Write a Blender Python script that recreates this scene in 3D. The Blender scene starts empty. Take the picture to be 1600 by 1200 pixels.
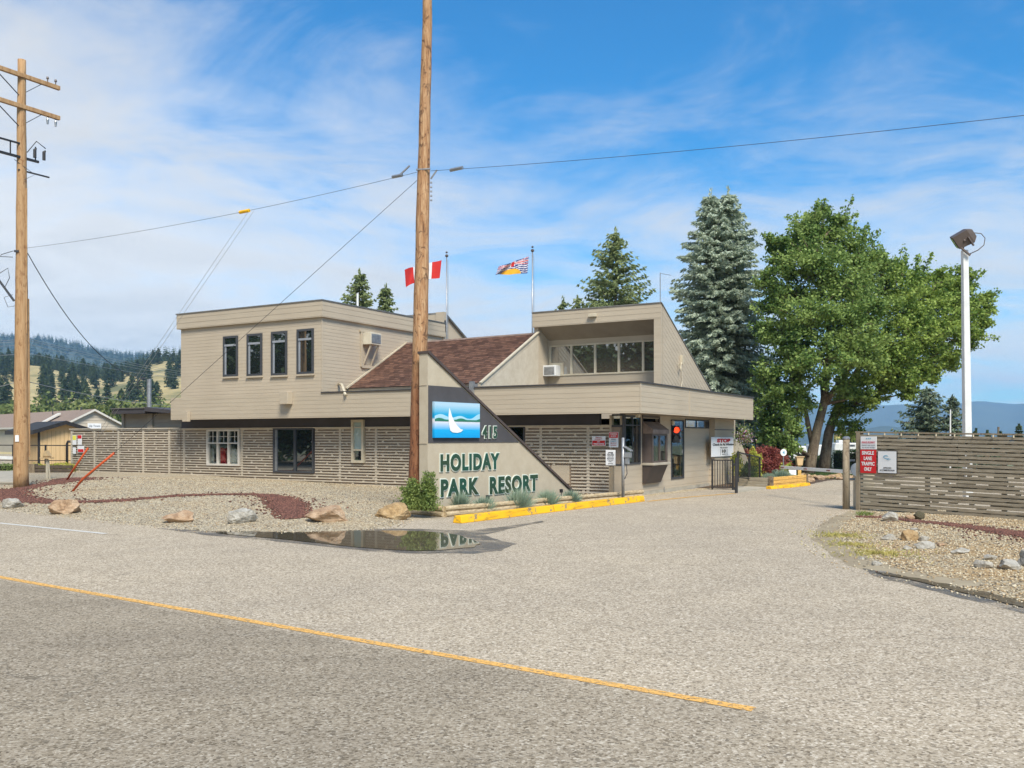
import bpy, bmesh, math, random
import numpy as np
from mathutils import Vector, Matrix
R = math.radians
sc = bpy.context.scene
COL = sc.collection
# ------------------------------------------------------------------ camera
F_PX, HY, HC = 1434.0, 685.0, 1.7        # focal length and horizon row on a 1600 px wide frame, eye height
cam_d = bpy.data.cameras.new('camera'); cam = bpy.data.objects.new('camera', cam_d); COL.objects.link(cam)
cam.location = (0, 0, HC); cam.rotation_euler = (R(90), 0, 0)
cam_d.sensor_width = 36; cam_d.lens = 36 * F_PX / 1600; cam_d.shift_y = 85 / 1600
cam_d.clip_start = 0.1; cam_d.clip_end = 20000
sc.camera = cam
# ------------------------------------------------------------------ exposure
sc.view_settings.view_transform = 'Standard'; sc.view_settings.look = 'None'
sc.view_settings.exposure = 0.78; sc.view_settings.gamma = 1
# ------------------------------------------------------------------ world
SUN_EL, SUN_AZ = R(50), R(163)           # azimuth clockwise from +Y: sun behind the camera, a little to the right
W = bpy.data.worlds.new('World'); sc.world = W; W.use_nodes = True
nt = W.node_tree; N = nt.nodes; L = nt.links; N.clear()
def wn(t, **k):
    n = N.new(t)
    for a, b in k.items(): setattr(n, a, b)
    return n
sky = wn('ShaderNodeTexSky', sky_type='NISHITA', sun_disc=False)
sky.sun_elevation = SUN_EL; sky.sun_rotation = SUN_AZ; sky.altitude = 400; sky.air_density = 1.0; sky.dust_density = 0.6; sky.ozone_density = 3.0
hs = wn('ShaderNodeHueSaturation'); hs.inputs['Saturation'].default_value = 1.15; hs.inputs['Value'].default_value = 1.0
tc = wn('ShaderNodeTexCoord')
sep = wn('ShaderNodeSeparateXYZ'); L.new(tc.outputs['Generated'], sep.inputs[0])
# project the view direction on a cloud deck so that streaks flatten towards the horizon
mx = wn('ShaderNodeMath', operation='ADD'); mx.inputs[1].default_value = 0.16; L.new(sep.outputs[2], mx.inputs[0])
dx = wn('ShaderNodeMath', operation='DIVIDE'); L.new(sep.outputs[0], dx.inputs[0]); L.new(mx.outputs[0], dx.inputs[1])
dy = wn('ShaderNodeMath', operation='DIVIDE'); L.new(sep.outputs[1], dy.inputs[0]); L.new(mx.outputs[0], dy.inputs[1])
cb = wn('ShaderNodeCombineXYZ'); L.new(dx.outputs[0], cb.inputs[0]); L.new(dy.outputs[0], cb.inputs[1])
n1 = wn('ShaderNodeTexNoise'); n1.inputs['Scale'].default_value = 0.75; n1.inputs['Detail'].default_value = 9; n1.inputs['Roughness'].default_value = 0.6; n1.inputs['Distortion'].default_value = 0.5
n2 = wn('ShaderNodeTexNoise'); n2.inputs['Scale'].default_value = 2.2; n2.inputs['Detail'].default_value = 10; n2.inputs['Roughness'].default_value = 0.62; n2.inputs['Distortion'].default_value = 1.0
mp = wn('ShaderNodeMapping'); mp.inputs['Scale'].default_value = (0.8, 1.0, 1); mp.inputs['Location'].default_value = (2.3, 0.4, 0); mp.inputs['Rotation'].default_value = (0, 0, R(35))
L.new(cb.outputs[0], mp.inputs[0]); L.new(mp.outputs[0], n1.inputs[0]); L.new(mp.outputs[0], n2.inputs[0])
# more cloud to the left (-x) and low down, clearer to the right and high
lx = wn('ShaderNodeMath', operation='MULTIPLY'); lx.inputs[1].default_value = -0.26; L.new(sep.outputs[0], lx.inputs[0])
lz = wn('ShaderNodeMath', operation='MULTIPLY'); lz.inputs[1].default_value = -1.05; L.new(sep.outputs[2], lz.inputs[0])
a1 = wn('ShaderNodeMath', operation='ADD'); L.new(lx.outputs[0], a1.inputs[0]); L.new(lz.outputs[0], a1.inputs[1])
m2 = wn('ShaderNodeMath', operation='MULTIPLY'); m2.inputs[1].default_value = 0.70; L.new(n2.outputs[0], m2.inputs[0])
a2 = wn('ShaderNodeMath', operation='ADD'); L.new(n1.outputs[0], a2.inputs[0]); L.new(m2.outputs[0], a2.inputs[1])
a3 = wn('ShaderNodeMath', operation='ADD'); L.new(a2.outputs[0], a3.inputs[0]); L.new(a1.outputs[0], a3.inputs[1])
mr = wn('ShaderNodeMapRange', interpolation_type='SMOOTHSTEP'); mr.inputs['From Min'].default_value = 0.28; mr.inputs['From Max'].default_value = 0.82
mr.inputs['To Min'].default_value = 0.0; mr.inputs['To Max'].default_value = 0.92
L.new(a3.outputs[0], mr.inputs[0])
# cloud tone: bright white, greyer where thick
cr = wn('ShaderNodeMapRange'); cr.inputs['From Min'].default_value = 0.35; cr.inputs['From Max'].default_value = 0.7; cr.inputs['To Min'].default_value = 1.0; cr.inputs['To Max'].default_value = 0.78
L.new(n2.outputs[0], cr.inputs[0])
CLOUD = (4.95, 4.9, 4.75, 1)
cm = wn('ShaderNodeMix', data_type='RGBA', blend_type='MULTIPLY'); cm.inputs[0].default_value = 1; cm.inputs[6].default_value = CLOUD; L.new(cr.outputs[0], cm.inputs[7])
mixs = wn('ShaderNodeMix', data_type='RGBA'); L.new(mr.outputs[0], mixs.inputs[0])
tint = wn('ShaderNodeMix', data_type='RGBA', blend_type='MULTIPLY'); tint.inputs[0].default_value = 1; tint.inputs[7].default_value = (0.20, 0.70, 0.86, 1)
L.new(sky.outputs[0], hs.inputs['Color']); L.new(hs.outputs[0], tint.inputs[6])
L.new(tint.outputs[2], mixs.inputs[6]); L.new(cm.outputs[2], mixs.inputs[7])
bg = wn('ShaderNodeBackground'); bg.inputs[1].default_value = 0.125
L.new(mixs.outputs[2], bg.inputs[0])
wo = wn('ShaderNodeOutputWorld'); L.new(bg.outputs[0], wo.inputs[0])
# ------------------------------------------------------------------ sun behind thin cloud: soft
sd = bpy.data.lights.new('sun', 'SUN'); sd.energy = 3.35; sd.angle = R(20); sd.color = (1, 0.92, 0.79)
sun = bpy.data.objects.new('sun', sd); COL.objects.link(sun)
sdir = Vector((math.sin(SUN_AZ) * math.cos(SUN_EL), math.cos(SUN_AZ) * math.cos(SUN_EL), math.sin(SUN_EL)))
sun.location = sdir * 50; sun.rotation_euler = sdir.to_track_quat('Z', 'Y').to_euler()
sc.cycles.max_bounces = 6; sc.cycles.transparent_max_bounces = 12
sc.cycles.use_denoising = True

# ================================================================== helpers
def tag(o, label=None, cat=None, group=None, kind=None):
    if label: o['label'] = label
    if cat: o['category'] = cat
    if group: o['group'] = group
    if kind: o['kind'] = kind
    return o
def empty(name, loc=(0, 0, 0), rz=0, label=None, cat=None, group=None):
    o = bpy.data.objects.new(name, None); COL.objects.link(o)
    o.location = loc; o.rotation_euler = (0, 0, rz); o.empty_display_size = 0.2
    return tag(o, label, cat, group)
class MB:
    """collects faces, then links ONE mesh object"""
    def __init__(s): s.v = []; s.f = []; s.m = []
    def add(s, vs, fs, mi=0):
        b = len(s.v); s.v += [tuple(v) for v in vs]
        for f in fs: s.f.append([b + i for i in f]); s.m.append(mi)
    def box(s, x0, x1, y0, y1, z0, z1, mi=0, M=None):
        if x0 > x1: x0, x1 = x1, x0
        if y0 > y1: y0, y1 = y1, y0
        if z0 > z1: z0, z1 = z1, z0
        vs = [Vector(p) for p in ((x0,y0,z0),(x1,y0,z0),(x1,y1,z0),(x0,y1,z0),(x0,y0,z1),(x1,y0,z1),(x1,y1,z1),(x0,y1,z1))]
        if M is not None: vs = [M @ v for v in vs]
        s.add(vs, [(3,2,1,0),(4,5,6,7),(0,1,5,4),(1,2,6,5),(2,3,7,6),(3,0,4,7)], mi)
        return s
    def quad(s, a, b, c, d, mi=0): s.add([a, b, c, d], [(0, 1, 2, 3)], mi); return s
    def bar(s, a, b, w, h, mi=0, up=Vector((0, 0, 1))):
        a = Vector(a); b = Vector(b); d = (b - a); l = d.length; d.normalize()
        sx = d.cross(up)
        if sx.length < 1e-4: sx = Vector((1, 0, 0))
        sx.normalize(); sz = sx.cross(d)
        M = Matrix((( sx.x, d.x, sz.x, a.x), (sx.y, d.y, sz.y, a.y), (sx.z, d.z, sz.z, a.z), (0, 0, 0, 1)))
        return s.box(-w/2, w/2, 0, l, -h/2, h/2, mi, M)
    def tube(s, pts, r, n=8, mi=0, cap=True):
        pts = [Vector(p) for p in pts]; rs = r if isinstance(r, (list, tuple)) else [r] * len(pts)
        b = len(s.v); ref = None
        for i, p in enumerate(pts):
            d = (pts[min(i+1, len(pts)-1)] - pts[max(i-1, 0)]).normalized()
            if ref is None:
                ref = Vector((1, 0, 0)) if abs(d.x) < 0.9 else Vector((0, 1, 0))
            u = d.cross(ref); u.normalize(); w = d.cross(u); ref = w.cross(d) if False else ref
            for k in range(n):
                a = 2 * math.pi * k / n
                s.v.append(tuple(p + (u * math.cos(a) + w * math.sin(a)) * rs[i]))
        for i in range(len(pts) - 1):
            for k in range(n):
                k2 = (k + 1) % n
                s.f.append([b + i*n + k, b + i*n + k2, b + (i+1)*n + k2, b + (i+1)*n + k]); s.m.append(mi)
        if cap:
            s.f.append([b + k for k in range(n)][::-1]); s.m.append(mi)
            s.f.append([b + (len(pts)-1)*n + k for k in range(n)]); s.m.append(mi)
        return s
    def prism(s, pts, d, mi=0):
        """pts: planar outline (3-D), extruded by vector d"""
        n = len(pts); d = Vector(d); a = [Vector(p) for p in pts]; b = [p + d for p in a]
        s.add(a + b, [list(range(n))[::-1], list(range(n, 2*n))] + [(i, (i+1) % n, n + (i+1) % n, n + i) for i in range(n)], mi)
        return s
    def build(s, name, mats, parent=None, smooth=False, loc=None, bevel=0):
        me = bpy.data.meshes.new(name); me.from_pydata(s.v, [], s.f)
        if not isinstance(mats, (list, tuple)): mats = [mats]
        for m in mats: me.materials.append(m)
        if len(mats) > 1: me.polygons.foreach_set('material_index', s.m)
        bm = bmesh.new(); bm.from_mesh(me); bmesh.ops.recalc_face_normals(bm, faces=bm.faces)
        bm.to_mesh(me); bm.free()
        if smooth: me.polygons.foreach_set('use_smooth', [True] * len(me.polygons))
        me.update()
        o = bpy.data.objects.new(name, me); COL.objects.link(o)
        if parent: o.parent = parent
        if loc: o.location = loc
        if bevel:
            b = o.modifiers.new('bevel', 'BEVEL'); b.width = bevel; b.segments = 2; b.limit_method = 'ANGLE'
        return o
def sheet_np(name, verts, faces4, mats, parent=None, mi=None, smooth=False):
    """fast mesh from numpy arrays of quads"""
    me = bpy.data.meshes.new(name); nv = len(verts); nf = len(faces4)
    me.vertices.add(nv); me.vertices.foreach_set('co', np.asarray(verts, np.float32).ravel())
    me.loops.add(nf * 4); me.loops.foreach_set('vertex_index', np.asarray(faces4, np.int32).ravel())
    me.polygons.add(nf); me.polygons.foreach_set('loop_start', np.arange(nf, dtype=np.int32) * 4)
    me.polygons.foreach_set('loop_total', np.full(nf, 4, np.int32))
    if not isinstance(mats, (list, tuple)): mats = [mats]
    for m in mats: me.materials.append(m)
    if mi is not None: me.polygons.foreach_set('material_index', np.asarray(mi, np.int32))
    if smooth: me.polygons.foreach_set('use_smooth', np.ones(nf, bool))
    me.update(calc_edges=True); me.validate()
    o = bpy.data.objects.new(name, me); COL.objects.link(o)
    if parent: o.parent = parent
    return o
# image measurements -> world
def at(px, py, d): return Vector(((px - 800) / F_PX * d, d, HC + (HY - py) / F_PX * d))
def gnd(px, py, z=0.0):
    d = F_PX * (HC - z) / (py - HY); return Vector(((px - 800) / F_PX * d, d, z))
# building frame: x along the street front (to the right), y into the plot, origin at the front right wall corner
CB = Vector((3.16, 25.9)); UX = Vector((.863, -.505)); UY = Vector((.505, .863)); RZ = math.atan2(-.505, .863)
def LF(px, py, yl=0.0):
    r = (px - 800) / F_PX; bx, by = CB.x + UY.x*yl, CB.y + UY.y*yl
    x = (r*by - bx) / (UX.x - r*UX.y); d = by + UX.y*x
    return x, HC + (HY - py) / F_PX * d
def LS(px, py, xl=0.0):
    r = (px - 800) / F_PX; bx, by = CB.x + UX.x*xl, CB.y + UX.y*xl
    y = (r*by - bx) / (UY.x - r*UY.y); d = by + UY.y*y
    return y, HC + (HY - py) / F_PX * d
def BW(x, y, z): p = CB + UX*x + UY*y; return Vector((p.x, p.y, z))

# ================================================================== materials
def lin(c): return tuple(((v/255)/12.92 if v/255 <= .04045 else ((v/255+.055)/1.055)**2.4) for v in c) + (1,)
def nodes(name):
    m = bpy.data.materials.new(name); m.use_nodes = True; t = m.node_tree
    return m, t, t.nodes['Principled BSDF']
def nd(t, ty, ins=None, **k):
    n = t.nodes.new(ty)
    for a, b in k.items(): setattr(n, a, b)
    for a, b in (ins or {}).items(): n.inputs[a].default_value = b
    return n
def ramp(t, fac, stops, interp='LINEAR'):
    r = nd(t, 'ShaderNodeValToRGB'); r.color_ramp.interpolation = interp; e = r.color_ramp.elements
    while len(e) < len(stops): e.new(0.5)
    for i, (p, c) in enumerate(stops): e[i].position = p; e[i].color = c if len(c) == 4 else tuple(c) + (1,)
    t.links.new(fac, r.inputs[0]); return r.outputs[0]
def mixc(t, fac, a, b, blend='MIX'):
    m = nd(t, 'ShaderNodeMix', data_type='RGBA', blend_type=blend)
    for sock, v in ((0, fac), (6, a), (7, b)):
        if hasattr(v, 'is_linked') or hasattr(v, 'links'): t.links.new(v, m.inputs[sock])
        else: m.inputs[sock].default_value = v
    return m.outputs[2]
def noise(t, vec, scale, detail=6, rough=.6, dist=0, out=0):
    n = nd(t, 'ShaderNodeTexNoise', {'Scale': scale, 'Detail': detail, 'Roughness': rough, 'Distortion': dist})
    t.links.new(vec, n.inputs['Vector']); return n.outputs[out]
def mapping(t, vec, sc_=(1, 1, 1), rot=(0, 0, 0), loc=(0, 0, 0)):
    n = nd(t, 'ShaderNodeMapping', {'Scale': sc_, 'Rotation': rot, 'Location': loc}); t.links.new(vec, n.inputs[0]); return n.outputs[0]
def bump(t, p, h, strength=.3, dist=.01):
    b = nd(t, 'ShaderNodeBump', {'Strength': strength, 'Distance': dist}); t.links.new(h, b.inputs['Height']); t.links.new(b.outputs[0], p.inputs['Normal'])
def coords(t, world=False):
    if world: return nd(t, 'ShaderNodeNewGeometry').outputs['Position']
    return nd(t, 'ShaderNodeTexCoord').outputs['Object']
def S(name, c1, c2=None, scale=3, rough=.6, metal=0, bs=0, bscale=40, stretch=(1, 1, 1), spec=.5):
    """simple worn surface: two tones mixed by noise, fine grain bump"""
    m, t, p = nodes(name); v = mapping(t, coords(t), stretch)
    c1 = lin(c1); c2 = lin(c2) if c2 else tuple(x * .85 for x in c1[:3]) + (1,)
    n = noise(t, v, scale, 7, .65)
    col = ramp(t, n, [(.35, c1), (.65, c2)])
    t.links.new(col, p.inputs['Base Color']); p.inputs['Roughness'].default_value = rough; p.inputs['Metallic'].default_value = metal
    p.inputs['Specular IOR Level'].default_value = spec
    if bs: bump(t, p, noise(t, v, bscale, 5), bs)
    return m
def siding_mat(name, c1, c2, c3):
    """painted boards: faint streaks along the board, weathering that runs down, peeled lines"""
    m, t, p = nodes(name); v = coords(t)
    g = noise(t, mapping(t, v, (.8, .8, 14)), 1.0, 6, .6)
    b = noise(t, v, 0.55, 6, .6)
    sp = noise(t, mapping(t, v, (3, 3, 60)), 1.2, 4, .5)
    col = ramp(t, g, [(.3, lin(c1)), (.7, lin(c2))])
    col = mixc(t, ramp(t, b, [(.42, (0, 0, 0)), (.75, (.35, .35, .35))]), col, lin(c3))
    col = mixc(t, ramp(t, sp, [(.66, (0, 0, 0)), (.74, (.35, .35, .35))]), col, lin((130, 118, 102)))
    t.links.new(col, p.inputs['Base Color']); p.inputs['Roughness'].default_value = .62
    bump(t, p, noise(t, mapping(t, v, (6, 6, 40)), 3, 4), .25, .006)
    return m
M = {}
M['siding'] = siding_mat('tan painted siding', (188, 174, 153), (178, 164, 143), (162, 148, 128))
M['siding2'] = siding_mat('tan fascia boards', (184, 171, 150), (175, 161, 140), (159, 146, 127))
M['stucco'] = S('tan stucco', (186, 174, 152), (175, 162, 140), 2.2, .9, bs=.35, bscale=60)
M['slat'] = S('tan painted slats', (200, 189, 170), (180, 168, 149), 4, .7, bs=.2, stretch=(1, 1, 6))
M['slatback'] = S('brown wall behind slats', (156, 138, 120), (140, 124, 107), 2, .85)
M['char'] = S('dark charcoal', (72, 68, 70), (62, 58, 60), 1.2, .6, bs=.1)
M['capmetal'] = S('dark metal flashing', (78, 74, 74), (92, 88, 86), 3, .4, metal=.4)
M['capgrey'] = S('grey metal cap', (130, 128, 125), (150, 146, 140), 4, .4, metal=.6)
M['dframe'] = S('dark grey window frame', (70, 72, 76), (60, 62, 66), 4, .45)
M['wframe'] = S('white window frame', (212, 206, 196), (196, 190, 178), 5, .5)
M['cframe'] = S('cream window frame', (200, 190, 168), (186, 174, 150), 5, .5)
M['soffit'] = S('tan soffit', (150, 138, 120), (138, 126, 110), 2, .8)
M['white'] = S('white painted metal', (222, 222, 220), (205, 205, 202), 3, .45)
M['galv'] = S('galvanised steel', (168, 170, 172), (140, 143, 147), 9, .4, metal=.55)
M['black'] = S('black painted metal', (34, 33, 34), (46, 44, 44), 5, .5)
M['bronze'] = S('bronze painted metal', (96, 84, 78), (84, 73, 67), 3, .5)
M['yellow'] = S('yellow kerb paint', (246, 192, 12), (228, 168, 8), 3.5, .65, bs=.35, bscale=25)
def mat_kerb():
    m, t, p = nodes('chipped yellow kerb'); v = coords(t); n = noise(t, v, 3.4, 9, .78); n2 = noise(t, mapping(t, v, (1.0, 6, 6)), 2.0, 7, .7); c = noise(t, v, .8, 3)
    col = ramp(t, c, [(.35, lin((240, 186, 22))), (.65, lin((226, 166, 16)))])
    col = mixc(t, ramp(t, n, [(.56, (0,)*3), (.60, (1,)*3)]), col, lin((136, 122, 98))); col = mixc(t, ramp(t, n2, [(.54, (0,)*3), (.70, (.75,)*3)]), col, lin((96, 78, 46)))
    t.links.new(col, p.inputs['Base Color']); p.inputs['Roughness'].default_value = .8; bump(t, p, n, .5, .01); return m
M['yellow_k'] = mat_kerb()
M['orange'] = S('orange plastic guard', (205, 92, 44), (180, 74, 34), 5, .5)
M['fabricred'] = S('red cloth', (205, 46, 44), (180, 34, 36), 4, .9)
M['conc'] = S('concrete', (176, 168, 152), (158, 150, 134), 2.5, .9, bs=.3)
M['wire'] = S('dark cable', (66, 66, 70), (52, 52, 56), 5, .6)
M['paperw'] = S('white sign panel', (232, 232, 232), (222, 222, 222), 1, .55)
M['red'] = S('red sign paint', (208, 24, 30), (196, 20, 26), 1, .55)
M['ink'] = S('black ink', (38, 38, 44), (34, 34, 40), 1, .6)
M['inkred'] = S('red ink', (190, 30, 44), (180, 28, 40), 1, .6)
M['green'] = S('green letter paint', (16, 76, 62), (50, 66, 42), 1.1, .6)
M['letw'] = S('white letter edge', (220, 226, 216), (206, 212, 198), 2, .55)
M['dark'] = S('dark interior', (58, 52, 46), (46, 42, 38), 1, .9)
M['tanwall'] = S('warm tan board wall', (206, 178, 134), (196, 166, 122), 2, .8, stretch=(6, 6, .5))
M['blackroof'] = S('black shingle', (52, 54, 58), (44, 46, 50), 14, .9, bs=.3)
M['brownroof'] = S('brown shingle', (148, 130, 116), (126, 108, 96), 9, .95, bs=.4)
M['beige'] = S('beige vinyl wall', (188, 176, 158), (176, 164, 146), 2, .7)
def mat_wood(name, a, b, c, s=(14, 14, 1.1), th=(.45, .62), foot=None):
    m, t, p = nodes(name); v = coords(t)
    n = noise(t, mapping(t, v, s), 1.6, 9, .72, .8)
    n2 = noise(t, mapping(t, v, (s[0]*.45, s[1]*.45, s[2]*2.4)), 1.3, 8, .7, 1.2)
    col = ramp(t, n, [(.30, lin(c)), (.46, lin(a)), (.66, lin(b))])
    col = mixc(t, ramp(t, n2, [(.54, (0, 0, 0)), (.62, (.8, .8, .8))]), col, lin(c))
    if foot:      # preservative stain on the lowest metres of the pole, ragged upper rim
        sz = nd(t, 'ShaderNodeSeparateXYZ'); t.links.new(v, sz.inputs[0]); jn = noise(t, mapping(t, v, (5, 5, .6)), 1.5, 6, .7)
        ja = nd(t, 'ShaderNodeMath', {1: 2.6}, operation='MULTIPLY'); t.links.new(jn, ja.inputs[0]); jb = nd(t, 'ShaderNodeMath', operation='ADD'); t.links.new(ja.outputs[0], jb.inputs[0]); t.links.new(sz.outputs[2], jb.inputs[1])
        mrf = nd(t, 'ShaderNodeMapRange', {'From Min': 3.6, 'From Max': 5.2, 'To Min': .85, 'To Max': 0.0}); t.links.new(jb.outputs[0], mrf.inputs[0])
        col = mixc(t, mrf.outputs[0], col, mixc(t, .8, col, lin((168, 110, 78)), 'MULTIPLY'))
    t.links.new(col, p.inputs['Base Color']); p.inputs['Roughness'].default_value = .85
    bump(t, p, n, .6, .02)
    return m
M['pole'] = mat_wood('weathered orange pole wood', (158, 116, 78), (192, 158, 120), (74, 46, 30), (12, 12, 1.4), foot=(96, 56, 34))
M['pole2'] = mat_wood('tan pole wood', (168, 132, 92), (186, 152, 112), (132, 94, 60), (10, 10, .8))
M['grey_wood'] = mat_wood('weathered fence wood', (152, 141, 120), (172, 161, 141), (112, 100, 84), (1.5, 8, 16))
M['post_wood'] = mat_wood('fence post wood', (140, 126, 104), (158, 144, 122), (108, 92, 74), (10, 10, 1.2))
M['log'] = mat_wood('peeled log', (176, 156, 122), (196, 178, 146), (120, 98, 70), (9, 1.6, 9))
M['timber'] = mat_wood('stained timber', (214, 170, 90), (226, 184, 104), (150, 98, 48), (2, 2, 9))
M['bark'] = mat_wood('bark', (120, 104, 84), (146, 132, 108), (70, 58, 46), (5, 5, 1.5))

def mat_leaf(name, a, b, c=None, trans=.35, nsc=.9):
    """each leaf keeps its own tone (random per island) with slow drift through the crown"""
    m, t, p = nodes(name); g = nd(t, 'ShaderNodeNewGeometry')
    base = ramp(t, g.outputs['Random Per Island'], [(0, lin(a)), (.55, lin(b)), (1, lin(c or b))])
    d = noise(t, g.outputs['Position'], nsc, 3, .5)
    col = mixc(t, ramp(t, d, [(.40, (0, 0, 0)), (.62, (.75, .75, .75))]), base, lin(c or b))
    t.links.new(col, p.inputs['Base Color']); p.inputs['Roughness'].default_value = .6; p.inputs['Specular IOR Level'].default_value = .3
    tr = nd(t, 'ShaderNodeBsdfTranslucent'); t.links.new(col, tr.inputs[0])
    ms = nd(t, 'ShaderNodeMixShader', {0: trans}); out = t.nodes['Material Output']
    t.links.new(p.outputs[0], ms.inputs[1]); t.links.new(tr.outputs[0], ms.inputs[2]); t.links.new(ms.outputs[0], out.inputs[0])
    return m
M['maple'] = mat_leaf('maple leaves', (62, 90, 42), (106, 136, 64), (158, 178, 100), .40)
M['maple2'] = mat_leaf('maple leaves lighter', (72, 100, 44), (120, 148, 66), (170, 188, 98), .42)
M['spruce'] = mat_leaf('blue spruce needles', (132, 147, 128), (160, 173, 150), (192, 202, 180), .33)
M['pine'] = mat_leaf('pine needles', (98, 112, 74), (126, 140, 90), (156, 166, 112), .3)
M['spruce2'] = mat_leaf('green spruce needles', (84, 100, 82), (106, 122, 98), (134, 146, 118), .2)
M['fir'] = mat_leaf('hillside needles', (46, 62, 44), (62, 78, 52), (78, 92, 60), .1, .02)
M['redmaple'] = mat_leaf('red maple leaves', (92, 36, 36), (126, 54, 52), (156, 92, 78), .3, 2)
M['shrub'] = mat_leaf('shrub leaves', (66, 90, 46), (100, 124, 62), (156, 170, 96), .35, 2)
M['yshrub'] = mat_leaf('yellow green leaves', (120, 140, 50), (176, 184, 70), (206, 200, 92), .35, 2)
M['weed'] = mat_leaf('dry yellow weed', (134, 136, 74), (168, 160, 84), (196, 182, 110), .25, 3)
M['fescue'] = mat_leaf('blue grass blades', (106, 128, 112), (136, 156, 138), (160, 176, 150), .2, 2)
M['hedge'] = mat_leaf('hedge leaves', (40, 60, 34), (62, 86, 44), (84, 108, 54), .2, 2)
M['bush'] = mat_leaf('roadside broadleaf', (70, 86, 44), (98, 112, 56), (132, 138, 78), .2, .05)
M['flower'] = mat_leaf('purple and white flowers', (110, 84, 150), (170, 60, 80), (214, 210, 220), .2, 6)

def mat_asphalt():
    m, t, p = nodes('worn asphalt'); v = coords(t, True)
    vo = nd(t, 'ShaderNodeTexVoronoi', {'Scale': 66.0}); t.links.new(v, vo.inputs['Vector'])
    sepc = nd(t, 'ShaderNodeSeparateColor'); t.links.new(vo.outputs['Color'], sepc.inputs[0])
    vb = nd(t, 'ShaderNodeTexVoronoi', {'Scale': 44.0}); t.links.new(v, vb.inputs['Vector'])
    sepb = nd(t, 'ShaderNodeSeparateColor'); t.links.new(vb.outputs['Color'], sepb.inputs[0])
    agg = ramp(t, sepc.outputs[0], [(0, lin((98, 86, 70))), (.14, lin((150, 137, 117))), (.5, lin((177, 163, 142))), (.86, lin((194, 181, 161))), (1, lin((222, 211, 192)))])
    agg = mixc(t, ramp(t, sepb.outputs[1], [(.0, (.85, .85, .85)), (.16, (0, 0, 0))]), agg, lin((112, 103, 90)))
    fine = noise(t, v, 210, 2, .7)
    agg = mixc(t, .15, agg, lin((182, 168, 147)))
    agg = mixc(t, .5, agg, ramp(t, fine, [(.3, (.62, .62, .62)), (.7, (1.36, 1.36, 1.36))]), 'MULTIPLY')
    big = noise(t, v, .22, 6, .6)
    agg = mixc(t, 1.0, agg, ramp(t, big, [(.3, (.90, .90, .91)), (.7, (1.06, 1.05, 1.03))]), 'MULTIPLY')
    mid = noise(t, v, 1.3, 6, .65)
    agg = mixc(t, 1.0, agg, ramp(t, mid, [(.3, (.91, .91, .91)), (.7, (1.04, 1.04, 1.04))]), 'MULTIPLY')
    # the lane nearest the viewer is an older, darker, smoother pavement: distance from the centre line
    sx = nd(t, 'ShaderNodeSeparateXYZ'); t.links.new(v, sx.inputs[0])
    # centre line through (1.5,5.76) direction (-.819,.574): signed distance = (x-1.5)*.574+(y-5.76)*.819
    e1 = nd(t, 'ShaderNodeMath', {1: .574}, operation='MULTIPLY'); t.links.new(sx.outputs[0], e1.inputs[0])
    e2 = nd(t, 'ShaderNodeMath', {1: .819}, operation='MULTIPLY'); t.links.new(sx.outputs[1], e2.inputs[0])
    e3 = nd(t, 'ShaderNodeMath', operation='ADD'); t.links.new(e1.outputs[0], e3.inputs[0]); t.links.new(e2.outputs[0], e3.inputs[1])
    nz = noise(t, v, 1.1, 5, .6); nzs = nd(t, 'ShaderNodeMath', {1: .34}, operation='MULTIPLY'); t.links.new(nz, nzs.inputs[0])
    e4 = nd(t, 'ShaderNodeMath', operation='ADD'); t.links.new(e3.outputs[0], e4.inputs[0]); t.links.new(nzs.outputs[0], e4.inputs[1])
    lane = nd(t, 'ShaderNodeMapRange', {'From Min': 5.60, 'From Max': 5.78, 'To Min': 1.0, 'To Max': 0.0}, interpolation_type='SMOOTHSTEP'); t.links.new(e4.outputs[0], lane.inputs[0])
    # the dark lane fades out towards the junction on the right
    al = nd(t, 'ShaderNodeMapRange', {'From Min': -1.2, 'From Max': 2.4, 'To Min': 1.0, 'To Max': .35}, interpolation_type='SMOOTHSTEP'); t.links.new(sx.outputs[0], al.inputs[0])
    lm = nd(t, 'ShaderNodeMath', operation='MULTIPLY'); t.links.new(lane.outputs[0], lm.inputs[0]); t.links.new(al.outputs[0], lm.inputs[1])
    # wheel tracks in the dark lane, streaks run along the road
    st = noise(t, mapping(t, v, (.12, 1.5, 1), (0, 0, R(35))), 1.0, 4, .5)
    dk = ramp(t, st, [(.35, (.66, .66, .655)), (.65, (.76, .76, .75))])
    dk2 = mixc(t, lm.outputs[0], (1, 1, 1, 1), dk)
    col = mixc(t, 1.0, agg, dk2, 'MULTIPLY')
    # oil and damp stains
    on_ = noise(t, v, .9, 5, .55, .4); col = mixc(t, ramp(t, on_, [(.64, (0,)*3), (.74, (.22,)*3)]), col, lin((120, 110, 96)))
    # hairline cracks
    cr_ = nd(t, 'ShaderNodeTexVoronoi', {'Scale': .33}, feature='DISTANCE_TO_EDGE')
    wv = nd(t, 'ShaderNodeVectorMath', operation='ADD'); t.links.new(v, wv.inputs[0])
    wn_ = nd(t, 'ShaderNodeTexNoise', {'Scale': 1.2, 'Detail': 5}); t.links.new(v, wn_.inputs['Vector']); t.links.new(wn_.outputs['Color'], wv.inputs[1])
    t.links.new(wv.outputs[0], cr_.inputs['Vector'])
    gate = noise(t, v, .35, 2)
    ck = mixc(t, 1.0, ramp(t, cr_.outputs[0], [(0, (.55, .55, .55)), (.0035, (0, 0, 0))]), ramp(t, gate, [(.50, (0, 0, 0)), (.56, (1, 1, 1))]), 'MULTIPLY')
    col = mixc(t, ck, col, lin((90, 84, 74)))
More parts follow.
